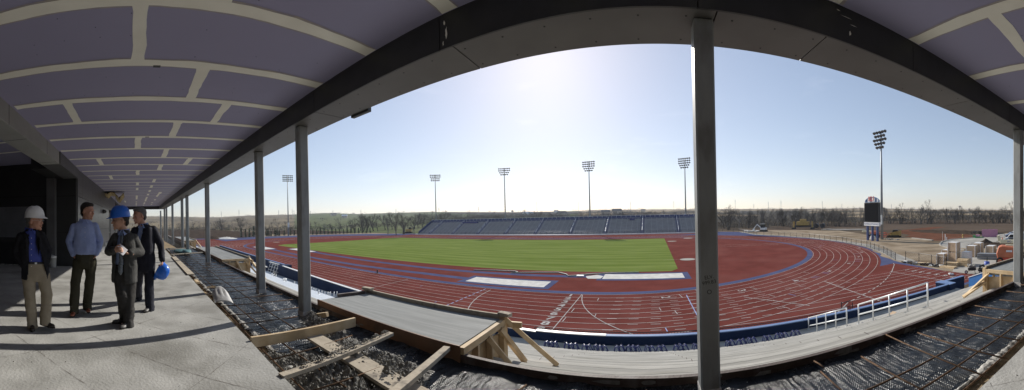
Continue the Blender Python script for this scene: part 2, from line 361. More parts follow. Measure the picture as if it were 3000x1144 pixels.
def build_terrain():
    ths = [math.radians(a) for a in np.arange(-60, 250, .5)]
    rest = [math.radians(a) for a in np.arange(250, 300, 5)]
    ths = ths + rest
    rs = [3, 30, 60, 90, 120, 150, 170, 190, 210, 235, 260, 290, 320, 340, 360, 390, 420, 460, 500, 550, 600, 650, 700, 760, 820, 880, 940, 1000, 1060, 1120, 1180, 1240, 1300, 1400, 1480]
    V = [(0, 0, GZ - .03)]; cols = [(.15, .125, .09)]; n = len(ths)
    for r in rs:
        for th in ths:
            V.append((-math.cos(th) * r, math.sin(th) * r, ground_z(th, r))); cols.append(terr_col(th, r))
    F = [(0, 1 + (k + 1) % n, 1 + k) for k in range(n)]
    for i in range(len(rs) - 1):
        for k in range(n):
            a = 1 + i * n
            F.append((a + k, a + (k + 1) % n, a + n + (k + 1) % n, a + n + k))
    me = bpy.data.meshes.new('ground'); me.from_pydata(V, [], F); me.update()
    ca = me.color_attributes.new('tint', 'FLOAT_COLOR', 'POINT')
    ca.data.foreach_set('color', [q for c in cols for q in (*c, 1)])
    me.polygons.foreach_set('use_smooth', [True] * len(F))
    o = bpy.data.objects.new('ground', me); COL.objects.link(o); o['kind'] = 'structure'
    m = bpy.data.materials.new('grassland'); m.use_nodes = True; N = m.node_tree.nodes; L = m.node_tree.links
    at = N.new('ShaderNodeAttribute'); at.attribute_name = 'tint'
    no = N.new('ShaderNodeTexNoise'); no.inputs['Scale'].default_value = .06; no.inputs['Detail'].default_value = 10; no.inputs['Roughness'].default_value = .7
    tc = N.new('ShaderNodeTexCoord'); L.new(tc.outputs['Object'], no.inputs['Vector'])
    mr = N.new('ShaderNodeMapRange'); mr.inputs[1].default_value = .3; mr.inputs[2].default_value = .7; mr.inputs[3].default_value = .55; mr.inputs[4].default_value = 1.4
    L.new(no.outputs['Fac'], mr.inputs[0]); mx = N.new('ShaderNodeVectorMath'); mx.operation = 'SCALE'
    L.new(at.outputs['Color'], mx.inputs[0]); L.new(mr.outputs[0], mx.inputs['Scale']); L.new(mx.outputs[0], N['Principled BSDF'].inputs['Base Color'])
    N['Principled BSDF'].inputs['Roughness'].default_value = .95; N['Principled BSDF'].inputs['Specular IOR Level'].default_value = 0
    me.materials.append(m)
build_terrain()
def jitter_poly(pts, amp, step=2.0, seed=0):
    out = []
    for (x0, y0), (x1, y1) in zip(pts, pts[1:] + pts[:1]):
        n = max(1, int(math.hypot(x1 - x0, y1 - y0) / step))
        for i in range(n):
            t = i / n; x = x0 + (x1 - x0) * t; y = y0 + (y1 - y0) * t
            out.append((x + fbm(x * .25, y * .25, seed) * amp, y + fbm(x * .25 + 50, y * .25, seed) * amp))
    return out
def sheet(name, pts, z, m, amp=0, step=2.0, parent=None, kind='structure'):
    P = jitter_poly(pts, amp, step, len(name)) if amp else pts
    # constrained triangulation, so that concave or touching outlines fill once only
    from mathutils.geometry import delaunay_2d_cdt
    r = delaunay_2d_cdt([Vector((p[0], p[1])) for p in P], [(i, (i + 1) % len(P)) for i in range(len(P))], [], 1, 1e-4)
    F = []
    for f in r[2]:
        a, b, c = (r[0][k] for k in f[:3]); F.append(tuple(f) if (b - a).cross(c - a) > 0 else tuple(f)[::-1])
    me = bpy.data.meshes.new(name); me.from_pydata([(v.x, v.y, z) for v in r[0]], [], F); me.update()
    o = bpy.data.objects.new(name, me); COL.objects.link(o); me.materials.append(M[m])
    if parent: o.parent = parent
    elif kind: o['kind'] = kind
    return o
# ---------------------------------------------------------------- running track (own frame, turned 2 degrees)
PHI = -0.0352; TY = 29.46; RT = 36.5; XR = -4.98; XL = XR - 84.39; LW = 1.136
def TW(px, py): return (px * math.cos(PHI) - py * math.sin(PHI), TY + px * math.sin(PHI) + py * math.cos(PHI))
def TLoc(x, y): dx, dy = x, y - TY; return (dx * math.cos(PHI) + dy * math.sin(PHI), -dx * math.sin(PHI) + dy * math.cos(PHI))
def oval(off, n=72):
    P = []; R = RT + off
    for i in range(n + 1):
        a = -math.pi / 2 + math.pi * i / n; P.append((XR + R * math.cos(a), RT + R * math.sin(a)))
    for i in range(n + 1):
        a = math.pi / 2 + math.pi * i / n; P.append((XL + R * math.cos(a), RT + R * math.sin(a)))
    return [TW(*p) for p in P]
gz = GZ
sheet('gravel_margin', [(-185, 17), (-185, 100), (-150, 135), (36, 125), (36, 17)], gz - .012, 'dirt', 0)
apron = [(-160, 22), (-166, 60), (-160, 100), (-142, 122), (-118, 134), (36, 124), (37.2, 120), (36.3, 98), (40.3, 90), (43.8, 78), (44.1, 62.7), (41.6, 50.6), (37.4, 41), (33.2, 33.9), (32.5, 31.2), (31.6, 24), (31.6, 17), (-60, 18.5), (-120, 20.5)]
sheet('blue_apron', apron, gz, 'trackblue')
redp = [TW(*p) for p in [(-152, -9.9), (31.3, -9.9)]] + [(31.3, 20), (31.3, 31.6)] 
# red surface: oval out to beyond lane nine plus the two straight chutes
R9 = RT + 9 * LW + .45
rp = []
for i in range(61):
    a = -math.pi / 2 + math.pi * i / 60; rp.append((XR + R9 * math.cos(a), RT + R9 * math.sin(a)))
rp2 = []
for i in range(61):
    a = math.pi / 2 + math.pi * i / 60; rp2.append((XL - 4 + (R9 + 4) * math.cos(a), RT + (R9 + 2) * math.sin(a)))
a0 = [p for p in rp if not (p[1] < 2.2)]
outline = [TW(-152, -10.9), TW(31.9, -10.9), (31.3, 20), (31.4, 31.9)] + [TW(*p) for p in a0] + [TW(*p) for p in rp2 if p[1] > 3] + [TW(-152, 3)]
track = sheet('running_track', outline, gz + .008, 'track')
sheet('far_run_off', [TW(-112, 83.4), TW(10, 83.4), TW(24, 91.6), TW(-112, 91.6)], gz + .004, 'track')
# blue inner kerb strip of lane one
P1 = oval(-.12); P2 = oval(-1.05)
mb = MB(); n = len(P1)
mb.add([(p[0], p[1], gz + .016) for p in P1] + [(p[0], p[1], gz + .016) for p in P2], [(i, (i + 1) % n, n + (i + 1) % n, n + i) for i in range(n)])
mb.build('inner_blue_strip', 'trackblue', track)
for k in range(10):
    P = oval(k * LW); P.append(P[0])
    MB().strip(P, .055, gz + .024).build('lane_line', 'line', track)
lines = []
def tl(pts, w=.06, m='line', world=True, z=.032): MB().strip(pts if world else [TW(*p) for p in pts], w, gz + z).build('track_marking', m, track)
# straight chutes: dashed through the bend, solid beyond
mbd = MB(); mbs = MB()
for k in range(1, 10):
    y = -k * LW; x = XR + 1.0
    xe = XR + math.sqrt((RT + 9 * LW) ** 2 - (RT + k * LW) ** 2) if k < 9 else XR + .5
    while x < min(xe, 26):
        if x > XR + 1.2: mbd.strip([TW(x, y), TW(x + .7, y)], .06, gz + .034)
        x += 1.55
    mbs.strip([TW(max(xe, XR + .5), y), TW(31.2 - .0 * k, y)], .055, gz + .032)
    mbs.strip([TW(XL, y), TW(XL - 56, y)], .055, gz + .032)
mbd.build('dashed_lane_guides', 'line', track); mbs.build('chute_lane_lines', 'line', track)
tl([(-5.78, 29.62), (-5.95, 19.1)], .07)
def bez(a, b, c, d, n=16): return [tuple((1 - t) ** 3 * a[i] + 3 * t * (1 - t) ** 2 * b[i] + 3 * t * t * (1 - t) * c[i] + t ** 3 * d[i] for i in (0, 1)) for t in [k / n for k in range(n + 1)]]
tl(bez((-5.7, 29.4), (-5.1, 24.5), (-3.2, 22.0), (-.4, 19.4)), .07)
tl(bez((-15.1, 29.4), (-15.1, 26), (-14.4, 23.3), (-12.0, 19.4)), .07)
tl([(-26.8, 29.9), (-26.4, 20.0)], .07)
mbx = MB()
for i in range(14): mbx.strip([(-15.8, 29.6 - i * .75), (-15.85, 29.2 - i * .75)], .09, gz + .036)
mbx.build('dashed_blue_mark', 'lineblue', track)
tl([(26.8, 27.9), (26.9, 18.4)], .09); tl([(17.9, 28.6), (17.4, 18.8)], .09); tl([(31.3, 31.9), (30.6, 31.0), (26.9, 27.7)], .09)
mbx = MB(); q0 = Vector((26.9, 27.7)); q1 = Vector((15.2, 20.7)); 
for i in range(13):
    t = i / 13; q = q0.lerp(q1, t) + Vector((.35, -.5)) * math.sin(math.pi * t); r = q0.lerp(q1, t + .045) + Vector((.35, -.5)) * math.sin(math.pi * (t + .045))
    mbx.strip([(q.x, q.y), (r.x, r.y)], .10, gz + .036)
mbx.build('dashed_break_line', 'line', track)
tl([(15.2, 20.7), (13.2, 19.2)], .09)
tl([(8.5, 26.58), (10.3, 24.6), (12.3, 21.8)], .08); tl([(3.8, 28.8), (3.76, 22.1)], .07, 'lineblue')
# short stagger marks and numerals on the bend
def polar(k, deg):      # lane centre k (1..9) at an angle from the bottom of the right-hand bend
    a = -math.pi / 2 + math.radians(deg); R = RT + (k - .5) * LW
    return (XR + R * math.cos(a), RT + R * math.sin(a)), a
for k, (wx, wy) in {2: (1.9, 28.1), 3: (9.1, 28.7), 4: (15.6, 30.3), 5: (21.6, 32.7), 6: (26.9, 36.0), 7: (31.7, 40.2), 8: (35.4, 44.5), 9: (39.0, 49.8)}.items():
    lx, ly = TLoc(wx, wy); a = math.atan2(ly - RT, lx - XR); R = RT + (k - .5) * LW
    p = TW(XR + R * math.cos(a), RT + R * math.sin(a)); tang = a + math.pi / 2 + PHI
    Mx = Matrix.Translation((p[0], p[1], gz + .034)) @ Matrix.Rotation(tang - math.pi / 2, 4, 'Z')
    text_mesh(str(k), 1.15, Mx, bold=.015).build('lane_number', 'line', track)
    a2 = a + 1.4 / R
    q0 = TW(XR + (R - LW / 2) * math.cos(a2), RT + (R - LW / 2) * math.sin(a2)); q1 = TW(XR + (R + LW / 2) * math.cos(a2), RT + (R + LW / 2) * math.sin(a2))
    tl([q0, q1], .07)
for k in range(1, 10):   # finish-line numerals, read from the stands
    p = (-6.75, 29.7 - (k - .5) * LW); Mx = Matrix.Translation((p[0], p[1], gz + .034)) @ Matrix.Rotation(PHI, 4, 'Z') @ Matrix.Diagonal((1.25, 1, 1, 1))
    text_mesh(str(k), 1.02, Mx, bold=.02).build('lane_number', 'line', track)
for k in range(1, 9):    # chute numerals
    p = (28.95, 27.05 - (k - 1) * 1.15); Mx = Matrix.Translation((p[0], p[1], gz + .034)) @ Matrix.Rotation(PHI + math.pi / 2, 4, 'Z')
    text_mesh(str(k), 1.05, Mx, bold=.015).build('lane_number', 'line', track)
random.seed(3)
mbx = MB(); mby = MB()
for i in range(70):
    k = random.randint(1, 9); a = -math.pi / 2 + random.uniform(-.3, 1.6); R0 = RT + (k - 1) * LW; t = mbx if random.random() < .6 else mby
    if a < -math.pi / 2: x = XR + (a + math.pi / 2) * 120; t.strip([TW(x, -(k - 1) * LW - .1), TW(x, -(k - 1) * LW - LW * random.choice((.4, .9)))], .06, gz + .03)
    else: t.strip([TW(XR + (R0 + .1) * math.cos(a), RT + (R0 + .1) * math.sin(a)), TW(XR + (R0 + LW * .8) * math.cos(a), RT + (R0 + LW * .8) * math.sin(a))], .06, gz + .03)
mbx.build('small_white_marks', 'line', track); mby.build('small_blue_marks', 'lineblue', track)
# far straight marks and hurdle marks
tl([TW(-50, 73 + 1), TW(-50, 83)], .2)
# runways and landing pits
def runway(p, w=1.3): MB().strip(p, w, gz + .016).build('runway_strip', 'trackblue', track)
runway([(-68, 41.8), (-49, 39.8), (-31, 38.75), (-10, 38.45), (-5.4, 38.45)]); runway([(-83, 37.0), (-60, 35.2), (-42, 34.4), (-28, 34.5), (-20.8, 34.0)])
runway([(-100, 104.8), (-60, 103.6), (-20, 101.6)], 1.2); runway([(-75, 108.8), (-30, 106.8), (15, 105)], 1.2)
def pit(name, c, f, s):
    m = MB().poly(c, gz + .020).build('pit_surround', 'trackblue', track)
    MB().poly(f, gz + .028).build('sand', 'sand', m)
pit('a', [(-5.6, 40.8), (5.5, 40.3), (5.4, 35.9), (-5.4, 36.2)], [(-4.8, 40.05), (4.75, 39.6), (4.7, 36.65), (-4.8, 37.0)], 0)
pit('b', [(-20.9, 36.1), (-9.6, 35.7), (-9.6, 31.3), (-20.8, 31.7)], [(-20.1, 35.3), (-10.35, 35.0), (-10.3, 32.05), (-20.0, 32.4)], 0)
pit('c', [(-95.5, 39.6), (-83, 39.1), (-82.7, 34.6), (-95.4, 35.6)], [(-94.5, 39.1), (-83.6, 38.6), (-83.3, 35.1), (-94.5, 36)], 0)
pit('d', [(-81.2, 44.6), (-68.1, 43.3), (-67.8, 40.2), (-81.2, 40.8)], [(-80.4, 44.1), (-68.6, 42.9), (-68.5, 40.7), (-80.4, 41.3)], 0)
# sand spilled beside the pit
sheet('spilled_sand', [(-6.9, 38.5), (-5.6, 39.4), (-4.8, 38.6), (-5.0, 37.2), (-6.4, 36.9)], gz + .034, 'sand', .35, .3, parent=track)
for c in ((7.1, 51.3, 1.25), (7.8, 86.6, 1.25), (13.5, 95.8, 1.4), (-112, 52.2, 1.3)):
    P = [(c[0] + c[2] * math.cos(t * math.pi / 16), c[1] + c[2] * math.sin(t * math.pi / 16)) for t in range(32)]
    MB().poly(P, gz + .03).build('throwing_circle', 'pad', track)
tl([(3.2, 51.4), (5.8, 51.4)], .06); tl([(8.4, 51.3), (9.6, 51.2)], .06); tl([(14, 72), (40, 68)], .08); tl([(14, 68), (40, 66)], .08)
# grass field with mowing stripes
grass = [TW(*p) for p in [(3.2, 12.05), (4.1, 13.6), (4.1, 68), (-96, 68), (-99.2, 64), (-99.2, 15.5), (-96, 12.3), (-50, 12.1)]]
fo = sheet('grass_field', grass, gz + .024, 'track')
mg = bpy.data.materials.new('mown turf'); mg.use_nodes = True; N = mg.node_tree.nodes; L = mg.node_tree.links
tc = N.new('ShaderNodeTexCoord'); mp = N.new('ShaderNodeMapping'); mp.inputs['Rotation'].default_value = (0, 0, -PHI); L.new(tc.outputs['Object'], mp.inputs[0])
sx = N.new('ShaderNodeSeparateXYZ'); L.new(mp.outputs[0], sx.inputs[0])
wv = N.new('ShaderNodeMath'); wv.operation = 'MULTIPLY'; wv.inputs[1].default_value = math.pi / 1.7; L.new(sx.outputs['Y'], wv.inputs[0])
sn = N.new('ShaderNodeMath'); sn.operation = 'SINE'; L.new(wv.outputs[0], sn.inputs[0])
n1 = N.new('ShaderNodeTexNoise'); n1.inputs['Scale'].default_value = .25; n1.inputs['Detail'].default_value = 9; n1.inputs['Roughness'].default_value = .7
mp2 = N.new('ShaderNodeMapping'); mp2.inputs['Scale'].default_value = (.35, 2.2, 1); L.new(mp.outputs[0], mp2.inputs[0]); L.new(mp2.outputs[0], n1.inputs['Vector'])
ad = N.new('ShaderNodeMath'); ad.operation = 'MULTIPLY_ADD'; ad.inputs[1].default_value = .07; L.new(sn.outputs[0], ad.inputs[0]); L.new(n1.outputs['Fac'], ad.inputs[2])
rr = N.new('ShaderNodeValToRGB'); rr.color_ramp.elements[0].position = .34; rr.color_ramp.elements[0].color = (.108, .148, .030, 1)
rr.color_ramp.elements[1].position = .68; rr.color_ramp.elements[1].color = (.178, .218, .064, 1); L.new(ad.outputs[0], rr.inputs[0])
L.new(rr.outputs[0], N['Principled BSDF'].inputs['Base Color']); N['Principled BSDF'].inputs['Roughness'].default_value = .9; N['Principled BSDF'].inputs['Specular IOR Level'].default_value = 0
fo.data.materials[0] = mg
# hose, small equipment on the field
hp = [(-23, 39.6), (-20, 40.4), (-17.07, 40.5), (-16.4, 39.9), (-17.1, 39.2), (-14, 40.2), (-11, 40.7), (-9.6, 39.4), (-9.1, 38.3), (-7.6, 39.3), (-6.4, 39.9), (-4, 40.6), (-.6, 40.8)]
tag(MB().tube([(a, b, gz + .08) for a, b in hp], .07, 6).build('garden_hose', 'hose', smooth=True), 'grey green hose snaking between the grass and the long jump pit', 'hose')
t = thing('takeoff_box', 'small white takeoff board box lying on the blue runway', 'box', (-7.6, 38.7, gz))
MB().b2(-8.1, -7.2, 38.2, 38.6, gz + .03, gz + .16).build('box_body', 'white', t, bevel=.01); MB().b2(-8.05, -7.25, 38.25, 38.55, gz + .162, gz + .18).build('lid', 'signwhite', t)
t = thing('marker_post', 'short black marker post standing on the blue kerb of the track', 'post', (-33.4, 30.9, gz))
MB().tube([(-33.4, 30.9, gz), (-33.4, 30.9, gz + .5)], .09, 8).build('post', 'black', t); MB().b2(-33.6, -33.2, 30.7, 31.1, gz, gz + .06).build('base', 'black', t)
# ---------------------------------------------------------------- far grandstand
FY = 93.2
gs = thing('grandstand', 'long far grandstand with grey benches and a blue back wall', 'grandstand', (*TW(-42, FY), GZ))
def gl(x, y, z): a = TW(x, y); return (a[0], a[1], z)
gx0, gx1 = TLoc(*[*ony(1224, 640, 126).xy])[0], 22.5
rows = 14; dep = .78; rise = .40
def gbox(mb, x0, x1, y0, y1, z0, z1):
    V = [gl(x, y, z) for z in (z0, z1) for y in (y0, y1) for x in (x0, x1)]
    return mb.add(V, [(0, 2, 3, 1), (4, 5, 7, 6), (0, 1, 5, 4), (2, 6, 7, 3), (0, 4, 6, 2), (1, 3, 7, 5)])
mb = MB(); 
for k in range(rows): gbox(mb, gx0, gx1, FY + k * dep, FY + rows * dep, GZ + .5 + k * rise - (rise if k else .5), GZ + .5 + (k) * rise)
mb.build('stepped_deck', 'alu_dk', gs)
ais = []
for x in (1255, 1323, 1398, 1481, 1569, 1672, 1774, 1881, 1986): ais.append(TLoc(*ony(x, 640, 125.5).xy)[0])
secs = list(zip([gx0 + .8] + [a + .9 for a in ais], [a - .9 for a in ais] + [gx1 - .8]))
for s0, s1 in secs:
    mb = MB()
    for k in range(rows):
        z = GZ + .5 + k * rise
        gbox(mb, s0, s1, FY + k * dep + .42, FY + k * dep + .70, z + .40, z + .46)
        x = s0 + .4
        while x < s1: gbox(mb, x, x + .08, FY + k * dep + .5, FY + k * dep + .6, z + .002, z + .398); x += 2.2
    mb.build('bench_section', 'alu', gs)
for a in ais:
    mb = MB()
    for k in range(rows):
        z = GZ + .5 + k * rise
        gbox(mb, a - .75, a + .75, FY + k * dep - .1 + .1, FY + k * dep + .36, z + .003, z + rise / 2)
    st = mb.build('aisle_stair', 'seatblue', gs)
    m2 = MB()
    for k in range(0, rows, 2):
        z = GZ + .5 + k * rise; m2.tube([gl(a, FY + k * dep + .5, z), gl(a, FY + k * dep + .5, z + 1)], .05, 5)
    for k0 in range(0, rows - 2, 5):
        for h in (1.0, .5): m2.tube([gl(a, FY + k0 * dep + .5, GZ + .5 + k0 * rise + h), gl(a, FY + (k0 + 3.4) * dep + .5, GZ + .5 + (k0 + 3.4) * rise + h)], .06, 5)
    m2.build('aisle_rail', 'galv', st)
ztop = GZ + .5 + rows * rise
mb = MB(); gbox(mb, gx0 - .2, gx1 + .2, FY + rows * dep + .01, FY + rows * dep + .16, GZ, ztop + .95); mb.build('back_wall', 'navy', gs)
mb = MB()
x = gx0
while x < gx1: mb.tube([gl(x, FY + rows * dep - .05, ztop + .3), gl(x, FY + rows * dep - .05, ztop + 1.15)], .05, 5); x += 2.0
mb.tube([gl(gx0, FY + rows * dep - .05, ztop + 1.15), gl(gx1, FY + rows * dep - .05, ztop + 1.15)], .05, 5)
mb.build('back_rail', 'galv', gs)
for e, xx in ((0, gx0 - .12), (1, gx1 + .12)):
    P = [gl(xx, FY, GZ), gl(xx, FY + rows * dep, GZ), gl(xx, FY + rows * dep, ztop + 1.0), gl(xx, FY, GZ + 1.55)]
    Q = [gl(xx + .1, FY, GZ), gl(xx + .1, FY + rows * dep, GZ), gl(xx + .1, FY + rows * dep, ztop + 1.0), gl(xx + .1, FY, GZ + 1.55)]
    MB().add(P + Q, [(0, 1, 2, 3), (7, 6, 5, 4), (0, 4, 5, 1), (1, 5, 6, 2), (2, 6, 7, 3), (3, 7, 4, 0)]).build('end_wall', 'navy', gs)
mb = MB(); x = gx0
while x < gx1: mb.tube([gl(x, FY - .6, GZ), gl(x, FY - .6, GZ + 1.35)], .045, 5); x += 2.4
for h in (.5, .95, 1.35): mb.tube([gl(gx0, FY - .6, GZ + h), gl(gx1, FY - .6, GZ + h)], .035, 5)
mb.build('front_rail', 'lamp', gs)
mb = MB(); gbox(mb, gx0 - 1, gx1 + 1, FY - 1.5, FY - .02, GZ - .02, GZ + .32); mb.build('front_kerb', 'signwhite', gs)
for a_, b_ in ((ais[1] + .2, ais[1] + 8.6), (ais[6] + 9, ais[6] + 11)): mb = MB(); gbox(mb, a_, b_, FY + 11 * dep, FY + 12.4 * dep, ztop - .9, ztop - .2); mb.build('blue_bench_cover', 'seatblue', gs)
# ---------------------------------------------------------------- floodlight towers
def tower(label, x, y, h, rows_, per, face, sp=1.05, rh=1.0, first=[None]):
    t = thing('floodlight_tower', label, 'floodlight', (x, y, GZ), 'floodlight towers round the stadium', face)
    MB().tube([(0, 0, 0), (0, 0, h * .5), (0, 0, h)], [.38, .28, .16], 10).build('pole', 'pole', t, smooth=True, local=True)
    for i, dz in enumerate((.14, .18)):
        MB().b2(-.5, .5, -.65, -.36, h * dz, h * dz + 1.3).build('control_box', 'galv', t, local=True)
    for r in range(rows_):
        z = h - .2 - r * rh; n = per[r]; w = (n - 1) * sp / 2
        a = MB().tube([(-w - .3, -.25, z), (w + .3, -.25, z)], .06, 6).build('crossarm', 'pole', t, local=True)
        for k in range(n):
            c = Vector((-w + k * sp, -.55, z - .12))
            if first[0] is None:
                l = MB().lathe((0, 0, 0), [(.05, .38), (.24, .30), (.43, .02), (.44, -.08)], 10, axis=(0, .62, .78)).build('lamp', 'lamp', a, local=True, smooth=True)
                d = MB().lathe((0, -.052, -.066), [(.42, -.02), (.41, -.035)], 10, axis=(0, .62, .78)).build('lens', 'lens', l, local=True)
                first[0] = l; l.location = c
            else:
                l = copy_tree(first[0], a); l.location = c
    return t
def azp(px): return (px - 396) / CF
def tface(x, y): return math.atan2(y - 55, x + 40) - math.pi / 2      # lamps look back at the field
for lab, px, D, h, rw, per in (('floodlight tower behind the left end of the far grandstand, second tower from the left', 1278, 181, 32.5, 4, (6, 6, 5, 5)),
                               ('floodlight tower behind the grandstand, third tower from the left', 1481, 163, 32.5, 4, (6, 6, 5, 4)),
                               ('floodlight tower behind the middle of the grandstand, straight under the glare', 1729, 149, 32.5, 5, (6, 6, 6, 5, 4)),
                               ('floodlight tower rising just left of the big nearest column', 2009.6, 146, 32.5, 5, (6, 6, 6, 5, 4))):
    th = azp(px); x, y = -math.cos(th) * D, math.sin(th) * D; tower(lab, x, y, h, rw, per, tface(x, y))
x, y = -162.5, 83.4; tower('lone floodlight tower at the far left seen between two columns', x, y, 34.3, 4, (6, 6, 6, 6), tface(x, y))
x, y = 55.5, 60.6; tower('nearest floodlight tower, right beside the scoreboard', x, y, 27.4, 5, (5, 4, 5, 4, 3), tface(x, y), .95, .95)
# ---------------------------------------------------------------- near seating bowl
SL = -0.035
def sy(x, y): return y + SL * x
def sheared(mb_, x0, x1, prof):     # profile (y,z) extruded along x with the slight skew of the stands
    n = len(prof); V = [(x0, sy(x0, y), z) for y, z in prof] + [(x1, sy(x1, y), z) for y, z in prof]
    return mb_.add(V, [tuple(range(n))[::-1], tuple(range(n, 2 * n))] + [(i, (i + 1) % n, n + (i + 1) % n, n + i) for i in range(n)])
NR, TD, TR, Z0 = 14, .925, .372, -.50
ZL = Z0 - TR * 12 - .10                # lowest tread
TZ_ = lambda k: ZL if k >= 13 else Z0 - TR * k
prof = [(3.30, Z0)]
for k in range(NR):
    z = TZ_(k); y1 = 3.30 + TD * (k + 1); prof.append((y1, z))
    if k < NR - 1: prof.append((y1, TZ_(k + 1)))
prof += [(3.30 + TD * NR, GZ - .02), (3.30, GZ - .02)]
mb = MB(); sheared(mb, -62, 22.5, prof); bowl = mb.build('stepped_seating_terrace', 'tread', kind='structure')
for k in range(NR):
    z = TZ_(k); y0 = 3.30 + TD * k; mb = MB(); V = [(x, sy(x, y), z + .003) for x in (-62, 22.5) for y in (y0 + .002, y0 + TD - .01)]
    mb.add(V, [(0, 2, 3, 1)]); mb.build('tread_surface', ('tread', 'tread_a', 'tread_b')[(k * 7 + k // 3) % 3], bowl)
for k in range(NR):         # lighter nosing band and darker gutter band on every tread
    z = TZ_(k); y1 = 3.30 + TD * (k + 1)
    for ya, yb, m_ in ((y1 - .075, y1 - .012, 'tread_b'), (y1 - TD + .005, y1 - TD + .16, 'tread_dk')):
        mb = MB(); xs_ = np.arange(-62, 22.5, .35); V = []
        for x in xs_:
            q = .03 * fbm(x * 1.3, k * 3.1); V += [(x, sy(x, ya + (q if m_ == 'tread_b' else 0)), z + .005), (x, sy(x, yb + (q if m_ != 'tread_b' else 0)), z + .005)]
        mb.add(V, [(2 * i, 2 * i + 2, 2 * i + 3, 2 * i + 1) for i in range(len(xs_) - 1)]); mb.build('tread_edge_band', m_, bowl)
mb = MB()
for k in range(1, NR):      # thin joint lines across each tread
    for x in np.arange(-60, 21, 3.05):
        y0 = 3.30 + TD * k; z = TZ_(k); mb.strip([(x, sy(x, y0 + .02), z + .007), (x, sy(x, y0 + TD - .02), z + .007)], .018)
mb.build('tread_joint', 'curb_face', bowl)
# aluminium planks already laid on the left part
for k in range(2, NR):
    z = TZ_(k); mb = MB()
    for (a, b) in ((.05, .27), (.33, .55), (.61, .83)):
        y0 = 3.30 + TD * k + a
        sheared(mb, -61, -8.3, [(y0, z + .01), (y0 + b - a, z + .01), (y0 + b - a, z + .06), (y0, z + .06)])
    mb.each('aluminium_plank', 'galv', bowl)
# kerb angle between deck and seating
mb = MB(); sheared(mb, -62, 16, [(3.24, -.45), (3.295, -.45), (3.295, -.085), (3.24, -.085)])
mb.build('stained_kerb_form', 'curb_face', kind='structure')
mb = MB()
for i in range(70):
    x = random.uniform(-9, 9); w = random.uniform(.03, .3); z = random.uniform(-.30, -.10); h = random.uniform(.008, .04)
    y = sy(x, 3.2375); P = [(x + w * math.cos(t) * random.uniform(.7, 1.1), z + h * math.sin(t) * random.uniform(.6, 1.2)) for t in np.arange(0, 6.28, .7)]
    mb.add([(a, y, min(b, -.09)) for a, b in P], [tuple(range(len(P)))])
mb.build('mortar_splash', 'grout_dark', kind='stuff')
# perimeter wall
wl = thing('perimeter_wall', 'long royal blue painted wall at the foot of the near seating', 'wall', (0, 16.4, GZ))
def wallseg(x0, x1, y, t, z0, z1, cap='capblue', col='wallblue', z2=None):
    z2 = z1 if z2 is None else z2
    def slab_(ya, yb, za0, zb0, za1, zb1, nm, m):
        V = [(x, sy(x, q), z) for x, a, b in ((x0, za1, zb1), (x1, za0, zb0)) for q, z in ((ya, a), (yb, a), (yb, b), (ya, b))]
        MB().add(V, [(0, 3, 2, 1), (4, 5, 6, 7), (0, 1, 5, 4), (1, 2, 6, 5), (2, 3, 7, 6), (3, 0, 4, 7)]).build(nm, m, wl)
    slab_(y, y + t, z0, z1, z0, z2, 'wall_panel', col); slab_(y - .02, y + t + .02, z1 + .002, z1 + .05, z2 + .002, z2 + .05, 'wall_cap', cap)
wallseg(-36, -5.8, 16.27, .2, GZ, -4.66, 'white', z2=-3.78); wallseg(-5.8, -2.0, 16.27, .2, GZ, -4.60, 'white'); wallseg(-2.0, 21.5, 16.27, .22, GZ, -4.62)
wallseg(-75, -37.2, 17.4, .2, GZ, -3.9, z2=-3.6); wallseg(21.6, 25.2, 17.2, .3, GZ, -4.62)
mb = MB(); mb.b2(-37.2, -36, sy(-36, 16.27), sy(-36, 17.6), GZ, -3.74); mb.build('wall_return', 'wallblue', wl)
mb = MB(); mb.b2(21.5, 22.3, sy(22, 16.1), sy(22, 17.6), GZ, -4.58); mb.build('wall_return', 'wallblue', wl)
MB().b2(21.48, 22.32, sy(22, 16.08), sy(22, 17.62), -4.578, -4.53).build('wall_cap', 'capblue', wl)
ew = thing('sloping_end_wall', 'blue wall painted as sunlit, stepping down the right end of the seating', 'wall', (22, 9, GZ))
P = [(14.2, GZ), (14.2, -4.05), (2.6, .35), (2.6, GZ)]
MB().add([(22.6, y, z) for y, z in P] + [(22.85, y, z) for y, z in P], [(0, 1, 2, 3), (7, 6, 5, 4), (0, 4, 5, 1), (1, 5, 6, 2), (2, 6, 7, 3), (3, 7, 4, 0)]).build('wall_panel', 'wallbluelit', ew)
MB().bar((22.72, 14.25, -4.03), (22.72, 2.6, .375), .32, .05).build('wall_cap', 'white', ew)
# low black chain-link strip and small gate beyond the wall
bf = thing('low_mesh_fence', 'low black mesh fence just beyond the blue wall', 'fence', (8, 17, GZ))
mb = MB(); x = -6.0
while x < 20: mb.tube([(x, sy(x, 16.62), GZ), (x, sy(x, 16.62), -4.50)], .014, 4); x += .16
mb.tube([(-6, sy(-6, 16.62), -4.52), (20, sy(20, 16.62), -4.52)], .02, 4); mb.build('fence_mesh', 'black', bf)
gt = thing('fence_gate', 'small open black mesh gate at the foot of the stair railing', 'gate', (11.9, 16.3, -4.6))
for xx in (11.63, 12.5): MB().tube([(xx, 16.55, GZ), (xx, 16.55, -4.15 if xx < 12 else -4.35)], .03, 6).build('gate_post', 'black', gt)
mb = MB(); mb.tube([(11.63, 16.55, -4.25), (12.5, 16.75, -4.25)], .025, 5); mb.tube([(11.63, 16.55, -4.6), (12.5, 16.75, -4.6)], .02, 5)
for i in range(9): mb.tube([(11.63 + i * .11, 16.55 + i * .025, -4.25), (11.63 + i * .11, 16.55 + i * .025, GZ + .1)], .009, 4)
mb.build('gate_leaf', 'black', gt)
